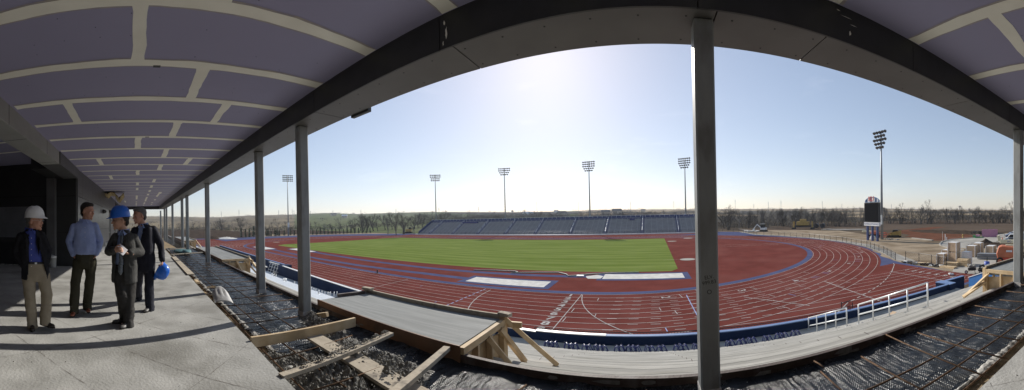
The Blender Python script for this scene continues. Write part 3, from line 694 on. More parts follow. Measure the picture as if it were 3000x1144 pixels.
# railings down the aisle
def zr(y): return Z0 - (y - 3.3 - SL * 8.8) * TR / TD
def railing(label, y0, y1, n):
    t = thing('aisle_railing', label, 'railing', (8.8, (y0 + y1) / 2, zr(y0)), 'stair railings')
    pt = []
    for i in range(n):
        y = y0 + (y1 - y0) * i / (n - 1); kk = int((y - sy(8.8, 3.3)) / TD); zb = TZ_(kk); z1 = zr(y) + 1.21
        MB().tube([(8.8, y, zb), (8.8, y, z1)], .032, 8).build('post', 'galv', t, smooth=True)
        MB().b2(8.73, 8.87, y - .07, y + .07, zb + .001, zb + .012).build('foot_plate', 'galv', t)
        pt.append((y, z1))
    for h in (0, -.45): MB().tube([(8.8, pt[0][0], pt[0][1] + h), (8.8, pt[-1][0], pt[-1][1] + h)], .032, 8).build('rail', 'galv', t, smooth=True)
railing('upper galvanised stair railing with five posts, the nearer of the two', 7.25, 11.2, 5)
railing('lower galvanised stair railing with five posts, beside the blue wall', 12.1, 15.75, 5)
# cardboard scraps and a bundle of rails on the treads
t = thing('cardboard_box', 'open brown cardboard box under the upper railing, left one', 'box', (9.4, 11.5, zr(11.5)))
MB().b2(9.2, 9.75, 11.35, 11.65, zr(11.5), zr(11.5) + .22).build('box_body', 'card', t); MB().bar((9.2, 11.3, zr(11.5) + .22), (9.75, 11.25, zr(11.5) + .16), .22, .01).build('flap', 'card', t)
t = thing('cardboard_box', 'flattened cardboard box under the upper railing, right one', 'box', (10.5, 10.6, zr(10.6)))
MB().b2(10.3, 10.75, 10.4, 10.8, zr(10.6), zr(10.6) + .16).build('box_body', 'card', t); MB().bar((10.3, 10.85, zr(10.6) + .16), (10.75, 10.9, zr(10.6) + .3), .25, .01).build('flap', 'card', t)
t = thing('rail_bundle', 'bundle of loose silver rails lying between two cardboard scraps', 'rails', (10.4, 10.8, zr(10.8)))
for a_ in (0, .12): MB().tube([(9.5, 11.0 + a_, zr(11) + .12), (11.4, 10.4 + a_, zr(10.4) + .12)], .03, 6).build('rail', 'galv', t)
random.seed(11)
# blue seat brackets standing on the lowest treads
def bracket():
    t = thing('seat_bracket', 'blue steel seat bracket bolted to the lowest tread', 'seat bracket', (0, 0, 0), 'blue seat brackets along the bottom tread')
    for s in (-1, 1):
        MB().tube([(s * .07, -.16, .02), (s * .07, -.05, .25), (s * .07, .04, .33), (s * .07, .10, .27), (s * .07, .17, .02)], .024, 6).build('arm', 'seatblue', t, smooth=True, local=True)
    MB().b2(-.12, .12, -.2, .2, .0, .02).build('base_plate', 'seatblue', t, local=True)
    MB().tube([(-.10, .02, .31), (.10, .02, .31)], .022, 6).build('pivot', 'seatblue', t, local=True)
    return t
B0 = bracket(); used = False
bx = []
x = -4.9
while x < 8.2:
    g = random.choice((2, 2, 3, 3)) 
    for i in range(g): bx.append(x + i * .22)
    x += g * .22 + random.choice((.12, .25, .38)) 
for i, x in enumerate(bx):
    if 8.1 < x: continue
    o = B0 if not used else copy_tree(B0); used = True
    k = 13; o.location = (x, sy(x, 3.3 + TD * 13.15) + random.uniform(-.06, .06), ZL); o.rotation_euler = (0, 0, math.pi / 2 + random.uniform(-.5, .5))
# silver stanchions on the left treads
def stan():
    t = thing('bench_stanchion', 'silver bench stanchion standing on the left treads', 'stanchion', (0, 0, 0), 'bench stanchions left of the platform')
    MB().tube([(0, 0, 0), (0, 0, .52)], .045, 8).build('post', 'galv', t, local=True, smooth=True)
    MB().b2(-.15, .15, -.12, .12, 0, .02).build('base_plate', 'galv', t, local=True)
    return t
S0 = stan(); used = False
for (sx_, sy_) in ((745, 475), (757, 478), (768, 482), (783, 503), (800, 492), (815, 497), (830, 500), (836, 500), (845, 498), (865, 498), (880, 497), (655, 440), (605, 428), (611, 430), (535, 395), (545, 400), (557, 402), (597, 432)):
    nx, ny = 500 + sx_ / 1.805, 600 + sy_ / 1.805
    # meet the stepped terrace along the sight line
    best = None
    for k in range(NR - 1, 2, -1):
        z = TZ_(k); p = onz(nx, ny, z); yy = p.y - SL * p.x
        if 3.3 + TD * k <= yy <= 3.3 + TD * (k + 1): best = (p.x, p.y, z); break
    if best is None: continue
    o = S0 if not used else copy_tree(S0); used = True; o.location = (best[0], best[1], best[2] + .06)
# step ladders / frames leaning in the recess of the blue wall
def frame(loc, rz, lab):
    t = thing('folded_seat_frame', lab, 'metal frame', loc, 'metal frames leaning on the blue wall', rz)
    for s in (0, .8): MB().tube([(s, 0, 0), (s, .55, 1.35)], .03, 6).build('upright', 'galv', t, local=True)
    for q in (.3, .6, .85): MB().tube([(0, q * .55, q * 1.35), (.8, q * .55, q * 1.35)], .025, 6).build('crossbar', 'galv', t, local=True)
    MB().box((.0, .5, 1.37), (.42, .34, .05)).build('top_plate', 'white', t, local=True)
for i, xx in enumerate((-40.6, -39.8, -38.9, -38.0)):
    frame((xx, sy(xx, 16.1), -5.15), .1, ['leftmost silver frame with white top plate leaning on the blue wall', 'second silver frame from the left leaning on the blue wall', 'third silver frame from the left leaning on the blue wall', 'rightmost silver frame with white top plate leaning on the blue wall'][i])
t = thing('paper_sacks', 'white sacks standing at the foot of the blue wall', 'sacks', (-37.0, 17.1, -5.1))
for i, dx in enumerate((0, .35)): MB().ell((-36.9 + dx, 16.9, -4.85), (.22, .2, .45)).build('sack', 'dust', t, smooth=True)
# inner rail and white bench backs at the far left
t = thing('blue_bench_row', 'blue and white guard rail running along the far left seating', 'railing', (-55, 14, -4))
for k in range(26):
    x = -62 + k * 1.2; MB().b2(x, x + .12, sy(x, 12.2), sy(x, 12.3), -4.2, -3.0).build('post', 'white', t)
for z in (-3.0, -3.4, -3.8): MB().bar((-62, sy(-62, 12.25), z), (-31, sy(-31, 12.25), z), .06, .12).build('rail', 'wallblue' if z == -3.4 else 'white', t)
# ---------------------------------------------------------------- deck of the concourse
mb = MB(); pf = []
V = [(-62, -12, 0), (16, -12, 0), (16, 1.40, 0), (3.4, 1.40, 0), (2.4, 1.41, 0), (-2.7, 1.43, 0), (-4.05, 1.49, 0), (-6.8, 1.55, 0), (-15, 1.75, 0), (-25, 2.0, 0), (-62, 2.9, 0)]
n = len(V); V2 = [(x, y, -.19) for x, y, z in V]
mb.add(V + V2, [tuple(range(n)), tuple(range(n, 2 * n))[::-1]] + [(i, (i + 1) % n, n + (i + 1) % n, n + i) for i in range(n)])
deck = mb.build('concourse_slab', 'slab', kind='structure')
def edge_y(x): return interp(x, [(-62, 2.9), (-25, 2.0), (-15, 1.75), (-6.8, 1.55), (-4.05, 1.49), (-2.7, 1.43), (2.4, 1.41), (16, 1.40)])
mb = MB(); rj = random.Random(5)
def crack(x0, y0, x1, y1, w=.0055):
    n = max(3, int(math.hypot(x1 - x0, y1 - y0) / .08)); pts = []; ws = []
    for i in range(n + 1):
        t = i / n; x = x0 + (x1 - x0) * t; y = y0 + (y1 - y0) * t
        if y > edge_y(x) - .01: break
        pts.append((x + rj.uniform(-.006, .006), y + rj.uniform(-.006, .006), .003)); ws.append(w * rj.choice((.15, .4, .7, 1.1)))
    if len(pts) > 2: mb.strip(pts, ws)
for q in np.arange(-34, 6, 1.28):
    crack(q, -7, q + 9, 2.0); crack(q + 9, -7, q, 2.0) if int(q / 1.28) % 2 else None
mb.build('slab_cracks', 'curb_face', deck)
mb = MB()   # stains and crumbs scattered on the slab
for i in range(900):
    x = rj.uniform(-14, 4); y = rj.uniform(-4.5, 1.35); r = rj.choice((.002, .003, .003, .004, .005, .008))
    if math.hypot(x, y) < .9: continue
    mb.ell((x, y, r * .3), (r, r * .8, r * .6), 5, 4)
mb.build('debris_crumbs', 'mud', kind='stuff')
mb = MB()
for i in range(1500):
    x = rj.uniform(-8, 6); y = rj.uniform(1.5, 3.15); r = rj.choice((.002, .003, .004, .007)); d = fbm(x * 1.3, y * 1.3, 7)
    if d < .05 and rj.random() < .8: continue
    mb.ell((x, y, -.165 + r * .3), (r, r * .8, r * .7), 5, 4)
mb.build('mortar_crumbs', 'mud', kind='stuff')
# strip between slab and kerb: soil base, dimpled membrane
mb = MB(); mb.b2(-62, 16, 1.2, 3.2, -.36, -.245); mb.build('sub_base', 'earthstrip', kind='structure')
nx, ny = 1300, 44; V = []; F = []
for i in range(nx + 1):
    x = -24 + 34 * i / nx
    for j in range(ny + 1):
        ye = sy(x, 3.235); e0 = edge_y(x) + .30; y = e0 + (ye - e0) * j / ny
        z = -.185 + .020 * fbm(x * .9, y * 2.2, 3) + .011 * math.sin(x * 7.5 + 2.5 * fbm(x * .8, y, 1)) * (.5 + fbm(x * .4, y, 2)) + .010 * fbm(x * 5, y * 5, 4) + .011 * fbm(x * 7 + y * 2.5, y * 1.6, 6, 3) * max(0, min(1, .5 + 2 * fbm(x * .7, y * .9, 12)))
        if j == 0: z -= .03 + .02 * fbm(x * 4, 0); y += .05 * fbm(x * 1.2, 5)
        if j >= ny: z += .02
        for (cx_, cy_, r_, h_) in ((1.55, 2.2, .6, .03), (.75, 1.9, .35, .035), (-1.2, 2.6, .5, .035)):
            z += h_ * math.exp(-((x - cx_) ** 2 + (y - cy_) ** 2) / r_ ** 2)
        V.append((x, y, z))
for i in range(nx):
    for j in range(ny):
        a = i * (ny + 1) + j; F.append((a, a + ny + 1, a + ny + 2, a + 1))
mm = bpy.data.materials.new('dimpled black membrane'); mm.use_nodes = True; N = mm.node_tree.nodes; L = mm.node_tree.links; b = N['Principled BSDF']
tc = N.new('ShaderNodeTexCoord')
na = N.new('ShaderNodeTexNoise'); na.inputs['Scale'].default_value = 1.6; na.inputs['Detail'].default_value = 9; na.inputs['Roughness'].default_value = .65; L.new(tc.outputs['Object'], na.inputs['Vector'])
ra = N.new('ShaderNodeValToRGB'); ra.color_ramp.elements[0].position = .54; ra.color_ramp.elements[1].position = .74; L.new(na.outputs['Fac'], ra.inputs[0])
mx = N.new('ShaderNodeMix'); mx.data_type = 'RGBA'; mx.inputs[6].default_value = (.010, .010, .011, 1); mx.inputs[7].default_value = (.085, .082, .076, 1); L.new(ra.outputs[0], mx.inputs[0]); L.new(mx.outputs[2], b.inputs['Base Color'])
rg = N.new('ShaderNodeMapRange'); rg.inputs[3].default_value = .24; rg.inputs[4].default_value = .42; L.new(ra.outputs[0], rg.inputs[0]); L.new(rg.outputs[0], b.inputs['Roughness']); b.inputs['Specular IOR Level'].default_value = .42
sp = N.new('ShaderNodeSeparateXYZ'); L.new(tc.outputs['Object'], sp.inputs[0])
def sinof(axis, per):
    m_ = N.new('ShaderNodeMath'); m_.operation = 'MULTIPLY'; m_.inputs[1].default_value = 2 * math.pi / per; L.new(sp.outputs[axis], m_.inputs[0])
    s_ = N.new('ShaderNodeMath'); s_.operation = 'SINE'; L.new(m_.outputs[0], s_.inputs[0]); return s_.outputs[0]
pm = N.new('ShaderNodeMath'); pm.operation = 'MULTIPLY'; L.new(sinof('X', .030), pm.inputs[0]); L.new(sinof('Y', .030), pm.inputs[1])
nb = N.new('ShaderNodeTexNoise'); nb.inputs['Scale'].default_value = 10; nb.inputs['Detail'].default_value = 2
mpb = N.new('ShaderNodeMapping'); mpb.inputs['Scale'].default_value = (2.2, .28, 1); mpb.inputs['Rotation'].default_value = (0, 0, .25); L.new(tc.outputs['Object'], mpb.inputs[0]); L.new(mpb.outputs[0], nb.inputs['Vector'])
am = N.new('ShaderNodeMath'); am.operation = 'MULTIPLY_ADD'; am.inputs[1].default_value = 6.0; L.new(nb.outputs['Fac'], am.inputs[0]); pq = N.new('ShaderNodeMath'); pq.operation = 'MULTIPLY'; pq.inputs[1].default_value = .22; L.new(pm.outputs[0], pq.inputs[0]); L.new(pq.outputs[0], am.inputs[2])
bp = N.new('ShaderNodeBump'); bp.inputs['Strength'].default_value = 1.0; bp.inputs['Distance'].default_value = .012; L.new(am.outputs[0], bp.inputs['Height']); L.new(bp.outputs[0], b.inputs['Normal'])
me_ = MB(); me_.v = V; me_.f = F; mem = me_.build('drainage_membrane', mm, smooth=True, kind='structure')
# pale dusty plastic strip and torn edge near the slab
mb = MB()
for (xa, xb, off) in ((-24, 9.5, .31),):
    x = xa; L_ = []
    while x < xb: L_.append(x); x += .02
    VV = []
    for x in L_:
        c = edge_y(x) + off + .03 * fbm(x * 2, 1); w = .045 + .055 * fbm(x * 1.7, 9) + .03 * fbm(x * 9, 2)
        z = -.155 + .012 * fbm(x * 6, 4)
        w *= .9 + .6 * fbm(x * 23, 3); VV += [(x, c - w, z - .012), (x, c - w * .3 + .01 * fbm(x * 15, 2), z + .002 + .006 * fbm(x * 20, 1)), (x, c + w * .4 + .01 * fbm(x * 17, 8), z + .001 + .006 * fbm(x * 25, 6)), (x, c + w * (1 + .5 * fbm(x * 30, 4)), z - .014)]
    mb.add(VV, [(4 * i + j, 4 * i + 4 + j, 4 * i + 5 + j, 4 * i + 1 + j) for i in range(len(L_) - 1) for j in range(3)])
mb.build('dusty_plastic_strip', 'dust', kind='structure')
# ---------------------------------------------------------------- reinforcement
rr = random.Random(9)
def rebar_mat(label, longs, trans, x0, x1):
    t = thing('rebar_mat', label, 'reinforcing bars', (x0, 2.2, -.1))
    for y, xa, xb in longs:
        P = []; x = xa
        while x < xb: P.append((x, y(x) + .012 * fbm(x * .8, y(0) * 3), -.098 + .006 * fbm(x * .9, y(0)))); x += .35
        P.append((xb, y(xb), -.098)); MB().tube(P, .0095, 6).build('bar', 'rust', t, smooth=True)
    for x, ya, yb, dx in trans: MB().tube([(x, ya, -.082), (x + dx * .5, (ya + yb) / 2, -.085 + rr.uniform(-.006, .006)), (x + dx, yb, -.082 - rr.uniform(0, .02))], .0085, 6).build('bar', 'rust', t, smooth=True)
    return t
lm = rebar_mat('long rusty rebar mat on the black membrane left of the timber forms',
  [(lambda x: 2.25 - .035 * x * .9, -23, -4.45), (lambda x: 1.88 - .02 * x, -23, -4.45), (lambda x: 1.62 - .03 * (x + 4), -23, -2.5), (lambda x: 1.97 + .003 * x, -4.3, -2.45)],
  [(-4.45, 2.3, 3.1, .06), (-5.08, 1.56, 2.75, .02), (-5.62, 1.6, 3.2, .06), (-6.3, 1.6, 3.25, .12), (-6.85, 1.6, 3.3, .05), (-7.5, 1.62, 3.3, -.2), (-8.1, 1.62, 3.3, .1), (-8.75, 1.65, 3.3, .05), (-9.4, 1.65, 3.3, .05), (-10.0, 1.7, 3.3, .0), (-10.7, 1.7, 3.3, .1), (-11.3, 1.75, 3.4, .1), (-12, 1.8, 3.4, 0), (-12.7, 1.8, 3.4, .1), (-13.4, 1.8, 3.4, 0), (-14.2, 1.8, 3.4, 0), (-15, 1.8, 3.5, 0), (-15.9, 1.8, 3.5, 0), (-16.8, 1.9, 3.5, 0), (-17.8, 1.9, 3.6, 0), (-18.9, 1.9, 3.6, 0), (-20, 2, 3.7, 0), (-21.2, 2, 3.8, 0), (-22.4, 2.1, 3.8, 0), (-3.6, 1.55, 2.9, -.1), (-2.75, 1.5, 2.5, .05)], -12, -3)
rm = rebar_mat('rusty rebar mat on the shiny membrane at the right corner of the deck',
  [(lambda x: 2.30 - .045 * (x - 1.5), 1.55, 9.5), (lambda x: 1.95 - .04 * (x - 2), 1.75, 9.5), (lambda x: 1.62 - .015 * (x - 2), 2.2, 9.5)],
  [(1.68, 2.2, 2.82, .03), (1.78, 2.86, 3.09, .01), (2.22, 1.75, 2.85, .05), (2.76, 1.5, 3.12, .15), (3.2, 1.5, 2.86, .05), (3.72, 1.55, 2.74, .04), (4.33, 1.6, 2.75, .0), (4.8, 1.6, 2.86, -.05), (5.33, 1.7, 2.68, 0), (5.9, 1.7, 2.8, 0), (6.6, 1.7, 2.8, 0), (7.4, 1.7, 2.8, 0)], 4, 3)
for i, (x, ya, yb, dx, lab) in enumerate(((-1.15, 2.05, 2.95, -.28, 'loose rusty bar lying askew in the shade just right of the platform'), (-.42, 2.1, 2.95, -.2, 'loose rusty bar poking out of the membrane below the lowest tread'), (.0, 2.35, 3.0, .06, 'short loose bar beside the foot of the nearest column'))):
    tag(MB().tube([(x + dx, ya, -.1), (x, yb, -.075)], .009, 6).build('loose_rebar', 'rust', smooth=True), lab, 'rebar')
# ---------------------------------------------------------------- lumber
def board(p, q, w, h, label, m='wood', name='timber_board', group=None, up=(0, 0, 1)):
    o = MB().bar(p, q, w, h, up).build(name, m, bevel=.003); return tag(o, label, 'board', group)
board((-4.08, 1.50, -.02), (-4.03, 3.22, -.03), .045, .14, 'clean pine board on edge braced from slab to form beside the column', 'wood')
board((-3.0, 1.42, .0), (-3.20, 3.2, -.01), .09, .045, 'cement caked timber brace spanning from the slab to the platform form', 'wood_grey')
board((-1.98, 1.70, .03), (-2.30, 3.26, -.02), .09, .05, 'sunlit timber brace laid flat from the slab to the platform corner', 'wood_grey')
board((-4.12, 2.46, -.10), (-3.30, 2.42, -.095), .24, .035, 'wide grey plank on the membrane between the two braces', 'wood_grey')
board((-3.20, 2.46, -.105), (-1.9, 2.33, -.10), .27, .035, 'wide mud spattered plank on the membrane right of the caked brace', 'wood_grey')
board((-15.4, 1.83, .02), (-9.84, 1.70, .02), .22, .035, 'long weathered plank lying along the slab edge at the left', 'wood_grey')
board((-8.7, 1.7, -.03), (-9.1, 1.7, -.03), .1, .05, 'short offcut under the long weathered plank', 'wood')
board((-16.8, 1.84, .0), (-17.6, 3.7, .0), .09, .05, 'thin timber brace to the far form, left of the middle platform', 'wood_grey')
board((-20.5, 2.2, .0), (-21.3, 3.9, .0), .09, .05, 'farthest thin timber brace across the membrane', 'wood_grey')
board((-5.0, 3.1, -.13), (-4.75, 3.18, -.06), .07, .08, 'orange brown timber offcut wedged at the column foot', 'wood')
board((-7.6, 1.55, -.04), (-6.9, 1.72, -.02), .03, .03, 'thin wooden handle of the scoop shovel lying on the bars', 'wood')
# wet mortar clumps
random.seed(21)
def clumps(name, spots, n, s0=.02, s1=.06):
    mb = MB()
    for i in range(n):
        cx_, cy_, rx, ry, zz = random.choice(spots)
        a = random.uniform(0, 6.28); rr_ = math.sqrt(random.random()); x = cx_ + rx * rr_ * math.cos(a); y = cy_ + ry * rr_ * math.sin(a)
        s = random.uniform(s0, s1) * (1.15 - rr_ * .8); z = zz + (1 - rr_ ** 2) * .055
        o = len(mb.v); mb.ell((x, y, z), (s, s * random.uniform(.6, 1.1), s * random.uniform(.5, .8)), 7, 5, Mx=Matrix.Rotation(random.uniform(0, 3), 3, 'Z'))
        for q in range(o, len(mb.v)):
            v = Vector(mb.v[q]); d = (v - Vector((x, y, z))); mb.v[q] = tuple(Vector((x, y, z)) + d * (1 + .55 * noise.noise(v * 38)))
    return mb.build(name, 'mud', smooth=True, kind='stuff')
BL = [(-4.65, 3.0, .55, .16, .09), (-4.4, 2.85, .4, .2, .08), (-5.1, 3.08, .3, .1, .05), (-3.55, 1.95, .45, .3, .06), (-3.05, 2.15, .5, .35, .075), (-2.9, 1.85, .4, .25, .08), (-3.6, 2.75, .45, .25, .05), (-2.75, 2.75, .5, .3, .07), (-2.55, 2.0, .4, .3, .07), (-3.3, 2.5, .3, .12, .06), (-2.45, 2.5, .35, .2, .06), (-3.75, 1.7, .3, .15, .05)]
def mudh(x, y):
    h = sum(a * math.exp(-((x - cx_) / rx) ** 2 - ((y - cy_) / ry) ** 2) for cx_, cy_, rx, ry, a in BL)
    n1 = fbm(x * 5, y * 5, 3, 5); n2 = abs(fbm(x * 14, y * 14, 8, 4)); n3 = abs(fbm(x * 38, y * 38, 5, 3))
    return min(h, .10) * (.6 + .9 * n1 + .8 * n2 + .2 * n3) - .026
nxm, nym = 420, 190; V = []; H_ = []
for i in range(nxm + 1):
    for j in range(nym + 1):
        x = -5.5 + 3.65 * i / nxm; y = 1.48 + 1.76 * j / nym; h = mudh(x, y); H_.append(h); V.append((x, y, -.180 + max(-.02, h)))
F = []
for i in range(nxm):
    for j in range(nym):
        a = i * (nym + 1) + j; q = (a, a + nym + 1, a + nym + 2, a + 1)
        if max(H_[k] for k in q) > 0: F.append(q)
MB().add(V, F).build('wet_mortar_heaps', 'mud', smooth=False, kind='stuff')
clumps('mortar_lumps', [(cx_, cy_, rx * .9, ry * .9, -.13) for cx_, cy_, rx, ry, a in BL], 420, .006, .022)
clumps('mortar_on_brace', [(-3.04 - .025 * i, 1.75 + .19 * i, .045, .09, .005) for i in range(8)] + [(-3.4, 2.44, .2, .08, -.085), (-2.4, 2.4, .3, .08, -.085)], 420, .006, .02)
# ---------------------------------------------------------------- raised viewing platforms still in their forms
def platform(label, x0, x1, yn0, yn1, yf0, yf1, right=True, left=False, braces=2, zt=0.0):
    t = thing('platform_formwork', label, 'platform', ((x0 + x1) / 2, (yn0 + yf0) / 2, -.3), 'raised platforms in timber forms')
    V = [(x0, yn0, zt), (x1, yn1, zt), (x1, yf1, zt), (x0, yf0, zt)]; V2 = [(a, b, zt - .15) for a, b, c in V]
    MB().add(V + V2, [(0, 1, 2, 3), (7, 6, 5, 4), (0, 4, 5, 1), (1, 5, 6, 2), (2, 6, 7, 3), (3, 7, 4, 0)]).build('fresh_concrete', 'fresh', t)
    MB().bar((x0, yn0 - .015, zt - .13), (x1 + .02, yn1 - .015, zt - .13), .02, .31).build('plywood_face', 'plywood', t)
    MB().bar((x0, yf0 + .03, zt - .05), (x1 + .05, yf1 + .03, zt - .05), .05, .24).build('outer_form_board', 'wood_grey', t, bevel=.003)
    def side(xe, sgn):
        MB().bar((xe + sgn * .022, yn1 if sgn > 0 else yn0, zt - .045), (xe + sgn * .022, (yf1 if sgn > 0 else yf0), zt - .045), .09, .09).build('top_plate', 'wood', t, bevel=.003)
        yn, yf = (yn1, yf1) if sgn > 0 else (yn0, yf0)
        MB().bar((xe - sgn * .03, yn + .05, zt - .42), (xe - sgn * .03, yf, zt - .55), .02, .66).build('plywood_panel', 'wood', t)
        for q in (.3, .62, .97):
            y = yn + (yf - yn) * q; kk = max(0, int((y - sy(xe, 3.3)) / TD)); zb = TZ_(kk)
            MB().bar((xe + sgn * .03, y, zb), (xe + sgn * .03, y, zt - .091), .04, .09, (1, 0, 0)).build('stud', 'wood', t, bevel=.002)
        MB().bar((xe + sgn * .02, yf + .04, Z0 - TR * 2), (xe + sgn * .02, yf + .04, zt + .03), .09, .10, (1, 0, 0)).build('corner_post', 'wood', t, bevel=.002)
        for i in range(braces):
            y = yn + (yf - yn) * (.55 + .32 * i); q = (xe + sgn * (.30, .16)[i], yn + (.83, 1.76)[i], (Z0, Z0 - TR)[i] + .01)
            MB().bar((xe + sgn * .05, y, zt - .09), q, .09, .07).build('brace', 'wood', t, bevel=.002)
        if sgn < 0: return
        q = (xe + sgn * .72, yn + 1.78, Z0 - TR + .01)
        MB().bar((xe + sgn * .03, yf + .04, zt + .02), q, .09, .07).build('brace', 'wood', t, bevel=.002)
        MB().bar((xe - .05 * sgn, yf + .06, zt + .075), (xe + sgn * .16, yf + .0, zt + .075), .10, .05).build('offcut', 'wood_grey', t, bevel=.002)
        MB().bar((xe - .02 * sgn, yf + .10, zt - .1), (xe + sgn * .3, yf + .12, zt - .1), .05, .09).build('offcut', 'wood', t, bevel=.002)
    if right: side(x1, 1)
    if left: side(x0, -1)
    for x in np.arange(x0 + .3, x1 - .1, 1.2):
        y = yf0 + (yf1 - yf0) * (x - x0) / (x1 - x0); MB().bar((x, y - .05, zt - .17), (x, y - .05, Z0 - TR * 2), .04, .09, (1, 0, 0)).build('joist_leg', 'wood', t)
    return t
platform('nearest freshly poured grey platform in its timber form, centre of the picture', -5.5, -2.16, 3.47, 3.32, 4.66, 4.52)
platform('middle grey platform in its timber form behind the left columns', -21.7, -13.75, 4.12, 3.74, 5.46, 4.98)
platform('farthest grey platform in its timber form at the far left', -41.2, -31.2, 4.95, 4.70, 6.4, 5.85)
platform('grey platform in its timber form behind the right hand column', 7.5, 16, 2.98, 2.7, 4.15, 3.85, right=False, left=True, braces=0)
board((-5.45, 4.62, .10), (-5.2, 4.64, .10), .12, .05, 'short plank resting on the far left corner of the nearest platform', 'wood_grey')
board((-5.5, 3.95, .03), (-5.35, 4.55, .03), .07, .06, 'cement caked screed board on the left edge of the nearest platform', 'curb_face')
# long boards propped against the right platform and scraps
board((7.05, 4.6, -.72), (7.46, 4.05, -.10), .14, .04, 'long pine plank propped against the right hand platform, upper one', 'wood')
board((6.9, 4.5, -.66), (7.46, 4.15, -.32), .14, .04, 'pine plank propped lower against the right hand platform', 'wood')
# scoop shovel
t = thing('scoop_shovel', 'dusty grey scoop shovel lying face down on the rebar', 'shovel', (-6.7, 1.85, -.05))
nu, nv = 16, 12; V = []; F = []
A_, B_, C_, D_ = Vector((-7.15, 1.70, .06)), Vector((-7.02, 2.02, .06)), Vector((-6.32, 1.96, -.06)), Vector((-6.46, 1.60, -.06))
for i in range(nu + 1):
    for j in range(nv + 1):
        u = i / nu; v = j / nv; p = A_.lerp(B_, v).lerp(D_.lerp(C_, v), u)
        if u < .2: s_ = .72 + .28 * math.sin(u / .2 * math.pi / 2); mid = (A_.lerp(B_, .5)).lerp(D_.lerp(C_, .5), u); p = mid + (p - mid) * s_
        edge = abs(v - .5) * 2; p.z += .10 * (1 - edge ** 3) * (1 - .55 * u); 
        if u < .75: p.z -= .035 * (math.exp(-((v - .36) / .05) ** 2) + math.exp(-((v - .64) / .05) ** 2)) * math.sin(min(1, u / .75) * math.pi)
        V.append(p)
for i in range(nu):
    for j in range(nv): a = i * (nv + 1) + j; F.append((a, a + 1, a + nv + 2, a + nv + 1))
o = MB().add(V, F).build('blade', 'shovel', t, smooth=True); sm = o.modifiers.new('s', 'SOLIDIFY'); sm.thickness = .006
MB().tube([(-7.05, 1.86, .12), (-7.4, 1.85, .09), (-7.9, 1.83, .0), (-8.1, 1.82, -.05)], [.03, .022, .018, .018], 8).build('socket_and_handle', 'wood', t, smooth=True)
# tarp heap in the distance and red item
t = thing('folded_tarp', 'folded teal tarp dropped on the membrane far along the deck', 'tarp', (-19.5, 2.9, -.1))
mb = MB(); mb.ell((-19.5, 2.75, -.06), (1.0, .45, .12)); mb.ell((-18.9, 3.0, -.04), (.6, .3, .12)); 
mb.v = [tuple(Vector(v) * 1.0 + Vector((0, 0, .06 * noise.noise(Vector(v) * 4)))) for v in mb.v]; mb.each('tarp_fold', 'tarp', t, smooth=True)
MB().b2(-20.2, -19.9, 2.5, 2.6, -.02, .02).build('strap', 'black', t)
# ---------------------------------------------------------------- steel columns
def column(label, x, y, top=3.39, s=.19):
    t = thing('steel_column', label, 'column', (x, y, -.2), 'grey steel columns along the deck')
    MB().b2(x - s / 2, x + s / 2, y - s / 2, y + s / 2, -.2, top).build('shaft', 'steel', t, bevel=.018)
    mb = MB(); mb.b2(x - s / 2 - .004, x + s / 2 + .004, y - s / 2 - .004, y + s / 2 + .004, -.22, -.09 if abs(x) < 9 else -.14); mb.build('grout_collar', 'grout', t, bevel=.004)
    return t
cols = [(470.8, 'farthest thin grey column at the left end of the deck'), (482, 'left one of a close pair of thin distant grey columns'), (488, 'right one of a close pair of thin distant grey columns'), (505.5, 'slim grey column fourth from the far left end'),
        (533.8, 'slim grey column left of the pair before the far platform'), (548.5, 'slim grey column right of the pair before the far platform'), (607.6, 'grey column standing before the middle platform'),
        (761, 'grey column just left of the blue wall recess'), (888, 'thick grey column at the left end of the nearest platform'), (2068, 'nearest and thickest grey column right of the middle'), (2984, 'grey column at the right edge of the picture')]
for x_, lab in cols:
    Y = 3.05 if x_ > 2500 else 3.05
    if x_ < 800: Y = min(3.32, 3.05 + .02 * (-ony(x_, 640, 3.05).x - 5))
    p = ony(x_, 640, Y)
    if x_ > 2500: p = ony(x_, 640, 2.93)
    c = column(lab, p.x, p.y)
    if x_ == 2068:
        # scribbled survey note on the column face
        for tx, sz, zz in (('ELV.', .050, .97), ('999.83', .050, .92), ('O', .06, .83)):
            Mx = Matrix.Translation((p.x - .0, p.y - .0965, zz)) @ Matrix.Rotation(math.pi / 2, 4, 'X') @ Matrix.Rotation(.12, 4, 'Z')
            text_mesh(tx, sz, Mx).build('survey_mark', 'black', c)
        mb = MB()
        for q in range(6): mb.b2(p.x - .096 + random.uniform(0, .18), p.x - .09 + random.uniform(0, .18), p.y - .0962, p.y - .0958, .2 + q * .5, .23 + q * .5)
# ---------------------------------------------------------------- concourse building and canopy
bd = thing('concourse_building', 'dark grey stadium building with a deep canopy over the deck', 'building', (-10, -5, 0))
CZ, SZ = 3.76, 3.39
def cw(x): return interp(x, [(-38, -1.6), (-26, -1.8), (-18, -1.98), (-12.35, -2.15), (16, -2.2)])
def plate(name, pts, z0, z1, m, parent=bd):
    n = len(pts); V = [(x, y, z0) for x, y in pts] + [(x, y, z1) for x, y in pts]
    return MB().add(V, [tuple(range(n))[::-1], tuple(range(n, 2 * n))] + [(i, (i + 1) % n, n + (i + 1) % n, n + i) for i in range(n)]).build(name, m, parent)
mc = bpy.data.materials.new('purple gypsum board'); mc.use_nodes = True; N = mc.node_tree.nodes; L = mc.node_tree.links; b = N['Principled BSDF']; b.inputs['Roughness'].default_value = .85
tc = N.new('ShaderNodeTexCoord'); no = N.new('ShaderNodeTexNoise'); no.inputs['Scale'].default_value = .8; no.inputs['Detail'].default_value = 6; L.new(tc.outputs['Object'], no.inputs['Vector'])
